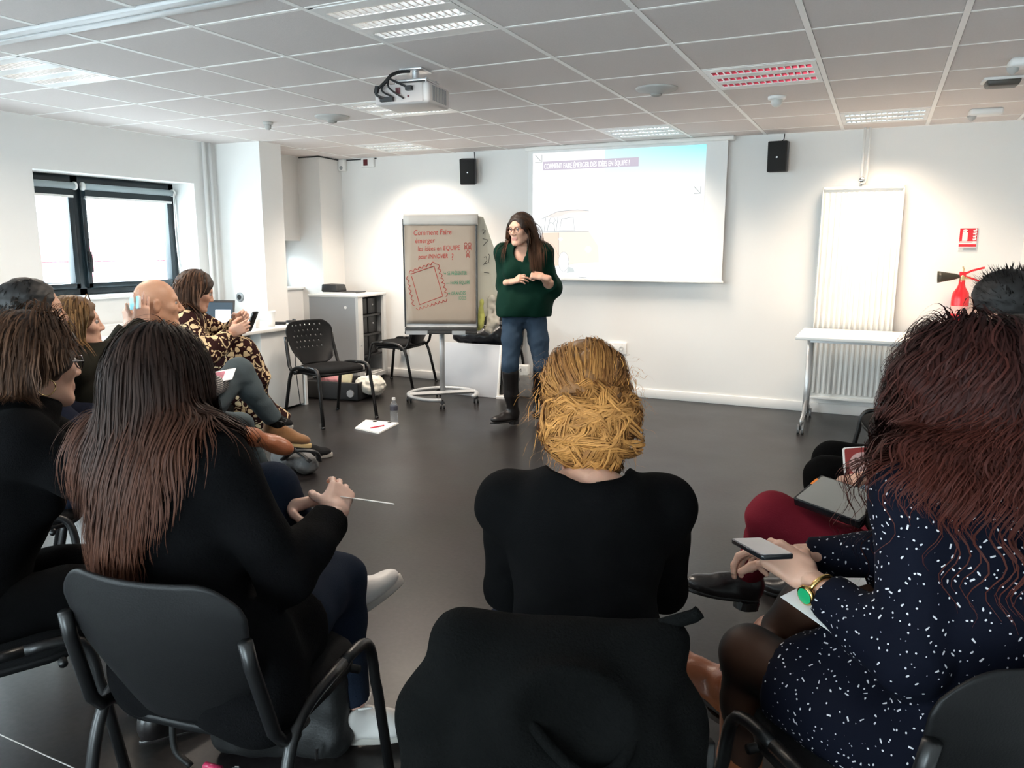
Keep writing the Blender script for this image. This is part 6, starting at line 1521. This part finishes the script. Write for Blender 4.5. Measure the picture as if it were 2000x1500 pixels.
comb(P, 5200, M_hair_dk, R6, fb, 22, .0250, (.006, .030), .01, width=.0032, wave=.005, wfr=3.2, gw=.55, clump=40, stiff=.5, tintr=(0, .75), lenf=lambda r: np.clip(1.15 - 7.5 * np.abs(r[:, 0] + .015), .58, 1.12))

# ------------------------------------------------------------------ 7. left edge: short chestnut hair, glasses, black coat
R7 = np.random.RandomState(7)
P = person('seated woman with short chestnut hair, glasses and hoop earring in a black coat', (-2.045, 1.075), 62, lean=10, lean2=10, zp=.49, turn=14, nod=6, sk='fair', s=.955,
    hands={'R': dict(at=V3(-1.62, 1.50, .62), pole=V3(.8, -.5, -.5), up=V3(.3, 0, 1), pose='relax'), 'L': dict(at=V3(-1.78, 1.62, .62), pole=V3(-.8, .3, -.6), up=V3(0, 0, 1), pose='relax')}, headh=.0045)
PGLA = P
top(P, M_blkcoat, .024, sleeve=.95, neck=0, h=.009, wr=(.006, 18, 4), name='coat', collar=(.05, .078)); trousers(P, M_blk, h=.011)
for k in 'LR': shoe(P, P.an[k], P.f, UP, 'boot', M_bleather, M_bleather, name='shoe', h=.008)
hs = hair_shape(P, 'hair', B_br, lambda S: (cap_hair(P, S, .018), S.ell(loc(P, 0, -.075, -.02), V3(.075, .055, .075), P.HR, .04), S.cap(loc(P, .074, .03, .02), loc(P, .076, .02, -.01), .026, .018, .02), S.cap(loc(P, -.074, .03, .02), loc(P, -.076, .02, -.01), .026, .018, .02), face_cut(P, S, .066, -.045, .11, .10)), .006)
fb = hair_body(P, zone=.062)
comb(P, 3600, M_hair_br, R7, fb, 12, .0145, (.010, .026), .02, width=.0030, wave=.003, gw=.3, stiff=.7, back=.9, tintr=(0, .9), sweep=14, lenf=lambda r: np.where(r[:, 1] > -.01, .62, np.clip(1.15 - 5.5 * np.clip(.05 - r[:, 2], 0, 1), .35, 1)))
glasses(P, mat('black glasses', (.01, .01, .012), .25))
er = MB(); c = loc(P, .082, -.004, -.055); er.tube([c + P.HR @ V3(.003, .021 * cos(a), .021 * sin(a)) for a in np.linspace(0, 2 * pi, 21)], .0016, 6); er.build('hoop_earring', mat('gold', (.85, .62, .3), .2, metal=1., var=0), P.root, smooth=True, world=True)

# ------------------------------------------------------------------ 8. dark-haired man behind her
R8 = np.random.RandomState(8)
P = person('man with short dark hair partly hidden behind the woman with glasses', (-2.92, 1.70), 50, lean=4, lean2=10, zp=.51, turn=16, sk='tan', s=.985, male=True, headh=.005, bodyh=.014, hands={'R': dict(at=V3(-2.62, 2.0, .66), up=UP, pose='relax', h=.005), 'L': dict(at=V3(-2.78, 2.12, .66), up=UP, pose='relax', h=.005)})
top(P, fab('dark blue jumper', (.012, .014, .025)), .016, h=.012, name='jumper'); trousers(P, M_djean, h=.012)
for k in 'LR': shoe(P, P.an[k], P.f, UP, 'boot', M_bleather, M_bleather, name='shoe', h=.009)
PMAN = P
hs = hair_shape(P, 'hair', B_bk, lambda S: (cap_hair(P, S, .010), S.cut(loc(P, 0, .052, .02), P.HR @ nrm(V3(0, 1, -.35))), face_cut(P, S, .07, -.06, .085, .12)), .006)
comb(P, 500, M_hair_bk, R8, hair_body(P), 6, .010, (.006, .014), .0, width=.005, back=.8, filt=lambda r: r[:, 1] < .02)

# ------------------------------------------------------------------ 9. dark blond woman photographing with her phone
R9 = np.random.RandomState(9)
hp = at(283, 612, 3.82)
P = person('dark blond woman holding up a phone in both hands, floral skirt and brown leather boots', (-2.99, 2.17), 55, lean=-14, lean2=4, zp=.49, turn=-1, sk='fair', s=.90, nod=-2, headh=.0042, bodyh=.012,
    hands={'R': dict(at=at(278, 634, 3.52), pole=V3(.8, -.4, -.6), up=V3(.75, -.60, .1), fd=V3(.06, .02, 1), pose='flat', h=.0032), 'L': dict(at=at(252, 638, 3.62), pole=V3(-.6, .6, -.6), up=V3(-.2, -.9, .1), fd=V3(-.12, .05, 1), pose='wrap', h=.0032)},
    feet={'R': dict(at=at(498, 856, 3.80), pole=V3(.2, .3, 1)), 'L': dict(at=V3(-2.62, 2.66, .10), pole=V3(.5, .8, .6))})
PPHO = P
top(P, fab('dark olive jacket', (.020, .019, .014)), .020, sleeve=.92, neck=0, h=.010, name='jacket', collar=(.03, .075)); 
def b(S):
    for k in 'LR': leg(P, S, k, .004)
garment(P, 'tights', M_tights, b, .010)
def b(S):
    torso(P, S, .012)
    for k in 'LR':
        h_, n_ = P.hip[k], P.kn[k]; v = n_ - h_; S.cap(h_, h_ + v * 1.02, .105, .092, .05, clip=[(h_ + v * .97, nrm(v))])
    S.cut(P.waist + UP * .05, UP)
garment(P, 'skirt', print_mat('small floral print', (.010, .008, .009), 'floral'), b, .010)
for k in 'LR':
    v = nrm(P.kn[k] - P.an[k]); shoe(P, P.an[k], nrm(V3(.80, .42, -.36)) if k == 'R' else dirv(50), v, 'heel', M_leather, M_bleather, name='boot', shaft=([P.an[k] + v * .05], [.047]), h=.005)
hs = hair_shape(P, 'hair', B_lb, lambda S: (cap_hair(P, S, .014), S.cap(loc(P, 0, -.06, .0), loc(P, 0, -.075, -.10), .07, .06, .04), S.cap(loc(P, .07, -.02, .02), loc(P, .075, -.01, -.09), .035, .03, .03), S.cap(loc(P, -.07, -.02, .02), loc(P, -.075, -.01, -.09), .035, .03, .03), face_cut(P, S, .062, -.03, .108, .105)), .006)
comb(P, 800, M_hair_lb, R9, hair_body(P), 14, .018, (.008, .026), -.01, width=.006, gw=.5, tintr=(0, .9))

# ------------------------------------------------------------------ 10. bald man, grey jeans, tan shoes
P = person('bald man in a striped shirt and grey jeans with tan suede shoes, legs crossed', (-3.18, 2.74), 62, lean=-14, lean2=4, zp=.50, turn=-10, nod=2, sk='tan', s=.95, male=True, headh=.0042, bodyh=.012, nose=1.15,
    hands={'R': dict(at=V3(-3.02, 2.90, .70), pole=V3(.6, -.6, -.6), up=UP, pose='relax', h=.004), 'L': dict(at=V3(-3.22, 3.02, .70), pole=V3(-.8, .3, -.5), up=UP, pose='relax', h=.004)},
    feet={'R': dict(at=at(540, 828, 4.28), pole=V3(.1, .2, 1)), 'L': dict(at=V3(-3.28, 3.40, .10), pole=V3(.5, .6, .8))})
PBALD = P
def stripe_mat():
    m = mat('striped jersey', (.30, .29, .27), .85, var=0); n = m.node_tree; w = n.nodes.new('ShaderNodeTexWave'); w.bands_direction = 'Z'; w.inputs['Scale'].default_value = 34; w.inputs['Distortion'].default_value = .4
    tc = n.nodes.new('ShaderNodeTexCoord'); n.links.new(tc.outputs['Object'], w.inputs['Vector']); r = n.nodes.new('ShaderNodeValToRGB'); r.color_ramp.interpolation = 'CONSTANT'
    r.color_ramp.elements[0].color = (.045, .045, .05, 1); r.color_ramp.elements[1].position = .5; r.color_ramp.elements[1].color = (.32, .31, .29, 1)
    n.links.new(w.outputs['Fac'], r.inputs['Fac']); n.links.new(r.outputs['Color'], n.nodes['Principled BSDF'].inputs['Base Color']); return m
top(P, stripe_mat(), .014, sleeve=.9, h=.011, name='striped_shirt'); trousers(P, M_gjean, g=.012, upto=.92, h=.009, wr=(.005, 28, 6))
M_sock = fab('black sock', (.008, .008, .008))
for k in 'LR':
    v = nrm(P.kn[k] - P.an[k]); S = SDF().cap(P.an[k] - v * .02, P.an[k] + v * .09, .044, .045, clip=[(P.an[k] + v * .085, v)]); sdf_obj(S, 'sock', M_sock, P.root, .007)
    shoe(P, P.an[k], nrm(V3(.86, .48, -.18)) if k == 'R' else dirv(28), nrm(V3(.1, .1, .97)), 'suede', M_suede, mat('crepe sole', (.60, .42, .20), .7) if k == 'R' else M_wsole, 1.05, laces=M_black if k == 'R' else None, name='suede_shoe', h=.005)

# ------------------------------------------------------------------ 11. woman in the floral dress at the desk
R11 = np.random.RandomState(10)
P = person('woman with a brown bob in a floral dress looking down at her phone', (-3.80, 3.36), 42, lean=-4, lean2=12, zp=.505, turn=6, nod=20, sk='fair', s=.95, headh=.0040, bodyh=.012,
    hands={'R': dict(at=at(452, 652, 4.62), pole=V3(.4, -.8, -.7), up=V3(.75, -.55, .1), fd=V3(.75, .35, .42), pose='hold', h=.0034), 'L': dict(at=at(462, 630, 4.82), pole=V3(-.6, .7, -.6), up=V3(-.5, .7, .3), fd=V3(.65, .1, .55), pose='hold', h=.0034)},
    feet={'R': dict(at=at(520, 795, 4.95), pole=V3(.5, .6, 1)), 'L': dict(at=V3(-3.42, 3.92, .10), pole=V3(.6, .7, .7))})
PFLO = P
def b(S):
    torso(P, S, .020)
    for k in 'LR':
        e, w = P.el[k], P.wr[k]; end = e + (w - e) * .86; arm(P, S, k, .018, clip=[(end, nrm(w - e))], flare=.008)
        h_, n_, a_ = P.hip[k], P.kn[k], P.an[k]; S.cap(h_, n_, .115, .100, .05); S.cap(n_, n_ + (a_ - n_) * .6, .100, .11, .05, clip=[(n_ + (a_ - n_) * .52, nrm(a_ - n_))])
    S.cap((P.kn['L'] + P.kn['R']) / 2, (P.hip['L'] + P.hip['R']) / 2, .10, .12, .06)
    S.cap((P.kn['L'] + P.kn['R']) / 2, (P.kn['L'] + P.kn['R']) / 2 - UP * .16, .11, .10, .06)
    S.ell(P.neck + P.t2 * .035 + P.fc * .03, (.062,) * 3, None, .008, mode='-')
garment(P, 'dress', M_floral, b, .009, wrinkle(.008, 20, 7))
M_dshoe = fab('charcoal canvas', (.020, .020, .021))
for k in 'LR':
    v = nrm(P.kn[k] - P.an[k]); shoe(P, P.an[k], nrm(V3(.80, .45, -.28)) if k == 'R' else dirv(40), nrm(V3(.2, .2, .95)), 'sneaker', M_dshoe, M_wsole, 1.0, laces=None, name='canvas_shoe', shaft=([P.an[k] + v * .08], [.044]), h=.005)
hs = hair_shape(P, 'hair', B_br, lambda S: (cap_hair(P, S, .014), S.cap(loc(P, 0, -.06, .0), loc(P, 0, -.075, -.12), .07, .065, .04), S.cap(loc(P, .072, -.02, .02), loc(P, .080, -.01, -.10), .034, .034, .03), S.cap(loc(P, -.072, -.02, .02), loc(P, -.080, -.01, -.10), .034, .034, .03), face_cut(P, S, .062, -.03, .108, .105)), .006)
comb(P, 1300, M_hair_br, R11, hair_body(P, zone=.10), 15, .0185, (.008, .026), -.01, width=.006, gw=.42, tintr=(0, .85), sweep=14, filt=lambda r: r[:, 1] < .02)

# ================================================================== CHAIRS UNDER THE PEOPLE, AND WHAT THEY HOLD
def seat_under(P, label, holes=False, back=.0, group=None):
    a = math.degrees(atan2(P.f[1], P.f[0])); c = P.pel - P.f * back
    return make_chair(label, (c[0], c[1], 0), a, group, holes, .97)
make_chair('black conference chair under the long-haired woman in white sneakers', (-1.295, 1.235, 0), 99, None, False, .97)
seat_under(PGLA, 'black conference chair under the woman in glasses at the left edge', back=-.03)
seat_under(PMAN, 'black conference chair under the dark-haired man on the left', back=-.03)
seat_under(PPHO, 'black conference chair under the blond woman with the phone', back=-.03)
seat_under(PBALD, 'black conference chair under the bald man', back=-.03)
seat_under(PFLO, 'black conference chair under the woman in the floral dress', back=-.03)
make_chair('black conference chair under the woman with dark red hair', (.095, 1.565, 0), 134, None, False, .98)
seat_under(PMAR, 'black conference chair under the person in maroon trousers', back=-.03)
seat_under(PSPK, 'black conference chair under the man with spiky hair', back=-.03)
chb = seat_under(PBUN, 'black conference chair covered by the hooded coat under the woman with the bun', back=.03); chb.location += Vector((PBUN.l * .045).tolist())
# hooded coat hung over the chair back
P = PBUN; c0 = (P.pel - P.f * .03 + P.l * .045) * V3(1, 1, 0); lf, ff = P.l, P.f
def cl(x, y, z): return c0 + lf * x * .80 + ff * y + UP * z
S = SDF(); B = np.stack([lf, ff, UP], -1)
S.box(cl(.015, -.30, .60), (.160, .035, .24), B, .03, k=.04)
for sg in (-1, 1):
    q = 1. if sg > 0 else .80
    S.cap(cl(sg * .19 * q, -.28, .80), cl(sg * .25 * q, -.27, .70), .046, .052, k=.05); S.cap(cl(sg * .25 * q, -.27, .70), cl(sg * .285 * q, -.29, .06), .054, .078, k=.05)
S.box(cl(.02, -.34, .34), (.20, .045, .34), B, .04, k=.05)
S.ell(cl(0, -.35, .71), (.15, .045, .12), B, k=.04); S.ell(cl(0, -.375, .76), (.105, .035, .080), B, k=.02)
S.ell(cl(-.02, -.40, .785), (.075, .030, .065), B, k=.02, mode='-')
S.cap(cl(.19, -.27, .83), cl(-.19, -.27, .83), .030, k=.04)
M_coat = fab('black hooded coat cloth', (.0028, .003, .0029), .95, bump=.3, bs=240)
ct = sdf_obj(S, 'coat', M_coat, None, .009, 2, wrinkle(.009, 16, 21, (1, 1, .5))); tag(ct, 'black hooded coat draped over the middle chair back', 'coat')
hd_ = MB(); hd_.tube(crom([cl(.12, -.335, .80), cl(.06, -.375, .755), cl(-.02, -.402, .705), cl(-.08, -.400, .705), cl(-.12, -.372, .745), cl(-.125, -.335, .80)], 8), .009, 8); wparent(hd_.build('hood_edge', M_coat, None, smooth=True), ct)
hl_ = MB(); hl_.tube([cl(-.17, -.27, .85), cl(-.235, -.27, .868), cl(-.245, -.27, .875)], .010, 6); wparent(hl_.build('hanger_loop', M_coat, None, smooth=True), ct)

M_ph = mat('phone black', (.012, .012, .014), .2, var=0); M_phw = mat('phone white', (.75, .75, .74), .3, var=0)
def slab(name, label, cat, c, xd, zd, w, h, th, m, screen=None, group=None, r=.008):
    """thin rounded slab: xd along its width, zd its face normal"""
    z = nrm(zd); x = nrm(np.asarray(xd) - z * (np.asarray(xd) @ z)); y = np.cross(z, x); M = Matrix(np.stack([x, y, z], -1).tolist())
    t = thing(name, label, cat, c, 0, group); MB().prism(rrect(w, h, r, 4), th, M=M, c=M @ Vector((0, 0, -th / 2))).build('body', m, t, bevel=.0012)
    if screen is not None: MB().prism(rrect(w * .93, h * .93, r * .8, 3), .0012, M=M, c=M @ Vector((0, 0, th / 2))).build('screen', screen, t)
    return t, M
# phone held by the woman on the right
P = PRED; c = at(1487, 1071, 1.545)
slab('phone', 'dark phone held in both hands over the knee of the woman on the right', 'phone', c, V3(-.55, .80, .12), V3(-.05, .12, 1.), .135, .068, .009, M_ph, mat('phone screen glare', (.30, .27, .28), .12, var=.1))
# white folded paper on her lap, watch already on the wrist
for lab, px, py, d, w, h, xd, zd in (('white sheet under the forearm of the woman in the navy dress', 1632, 1222, 1.44, .21, .07, V3(.75, -.50, -.42), V3(.1, -.35, 1.)), ('white card peeking out behind the sleeve of the woman in the navy dress', 1650, 1142, 1.52, .08, .05, V3(.8, .2, .2), V3(-.1, -.5, 1.))):
    c = at(px, py, d); z = nrm(zd); x = nrm(xd - z * (xd @ z)); y = np.cross(z, x); mb = MB(); mb.add([c - x * w / 2 - y * h / 2, c + x * w / 2 - y * h * .1, c + x * w / 2 + y * h * .2, c - x * w / 2 + y * h / 2] + [v + z * .0012 for v in (c - x * w / 2 - y * h / 2, c + x * w / 2 - y * h * .1, c + x * w / 2 + y * h * .2, c - x * w / 2 + y * h / 2)], [(3, 2, 1, 0), (4, 5, 6, 7), (0, 1, 5, 4), (1, 2, 6, 5), (2, 3, 7, 6), (3, 0, 4, 7)])
    tag(mb.build('paper', M_paper, None), lab, 'paper')
# notebook and pen of the person in maroon
c = at(1640, 978, 2.08); t, M = slab('notebook', 'black notebook with a grey page face resting on the maroon trousers', 'notebook', c, V3(.80, -.35, -.32), V3(-.15, -.35, 1.), .20, .13, .022, M_ph, mat('grey page', (.25, .24, .22), .5, var=.05), r=.006)
MB().prism(rrect(.012, .03, .002, 2), .023, M=M, c=M @ Vector((-.095, .03, -.0115))).build('bookmark', mat('orange tab', (.85, .22, .02), .6), t)
a_, b_ = at(1662, 965, 2.14), at(1705, 902, 2.18); pm = MB(); pm.tube([a_, a_ + (b_ - a_) * .06, b_], [.0015, .0045, .0045], 8); tag(pm.build('pen', M_ph, None, smooth=True), 'black pen held upright over the black notebook', 'pen')
c = at(1712, 906, 2.76); t, M = slab('writing_pad', 'red pad with a pale round emblem held by the man with spiky hair', 'pad', c, V3(.98, .12, .10), V3(-.12, -.85, .50), .22, .135, .010, M_phw, mat('red cover', (.26, .018, .015), .45, var=.1), r=.010)
MB().lathe([(.045, 0), (.045, .0008)], M @ Vector((-.045, .0, .0062)), 28, M=M).build('emblem', mat('pale pink ink', (.55, .36, .34), .6, var=.05), t)
Mt = Matrix.Translation(M @ Vector((-.072, .008, .0074))) @ M.to_4x4()
text_mesh('RTE', .026, 'emblem_text', M_blkp, t, Mt, .0003); text_mesh('22', .024, 'emblem_text', M_blkp, t, Matrix.Translation(M @ Vector((-.070, -.024, .0074))) @ M.to_4x4(), .0003)
# denim jacket on the lap between them
S = SDF(); q0, q1 = at(1625, 970, 2.62), at(1740, 985, 2.56); S.cap(q0, q1, .05, .06); S.cap(q0 + V3(.02, .06, -.02), q1 + V3(0, .06, -.02), .05, .06); o = sdf_obj(S, 'denim_jacket', mat('pale denim', (.16, .22, .28), .85, var=.12, bump=.25, bscale=400), None, .009, 2, wrinkle(.006, 30, 3)); tag(o, 'pale blue denim jacket lying between the maroon and the black trousers', 'jacket')
# card with a photo in the lap of the long-haired woman and of the bald man
c = at(706, 975, 1.95); t, M = slab('card', 'thin white card seen edge-on in the hands of the long-haired woman', 'card', c, at(760, 983, 1.97) - at(655, 967, 1.95), np.cross(at(760, 983, 1.97) - at(655, 967, 1.95), c - V3(0, 0, CAM_H)) + V3(0, 0, .012), .165, .11, .0016, M_paper, r=.003)
c = at(428, 735, 3.90); t, M = slab('card', 'picture card with a pink flower lying on the bald man\'s grey jeans', 'card', c, V3(.85, .50, .05), V3(.05, -.45, .9), .155, .105, .002, M_paper, r=.003)
MB().prism(rrect(.09, .07, .01, 2), .0006, M=M, c=M @ Vector((-.02, .005, .0012))).build('picture', mat('flower print', (.38, .10, .16), .6, var=.9, vscale=22), t)
# phones of the blond woman and of the woman in the floral dress
c = at(264, 592, 3.50); slab('phone', 'white-edged phone held up by the blond woman, its screen glowing', 'phone', c, V3(.93, .38, .05), V3(-.2, -.97, .15), .085, .060, .009, M_phw, mat('live view', (.10, .30, .36), .2, var=.8, vscale=30, emit=(.25, .55, .62), es=.35))
c = at(492, 628, 4.74); slab('phone', 'dark phone held by the woman in the floral dress', 'phone', c, V3(.25, .10, .96), V3(-.85, -.25, .40), .135, .068, .009, M_ph, mat('dark phone screen', (.05, .03, .03), .15, var=.1))
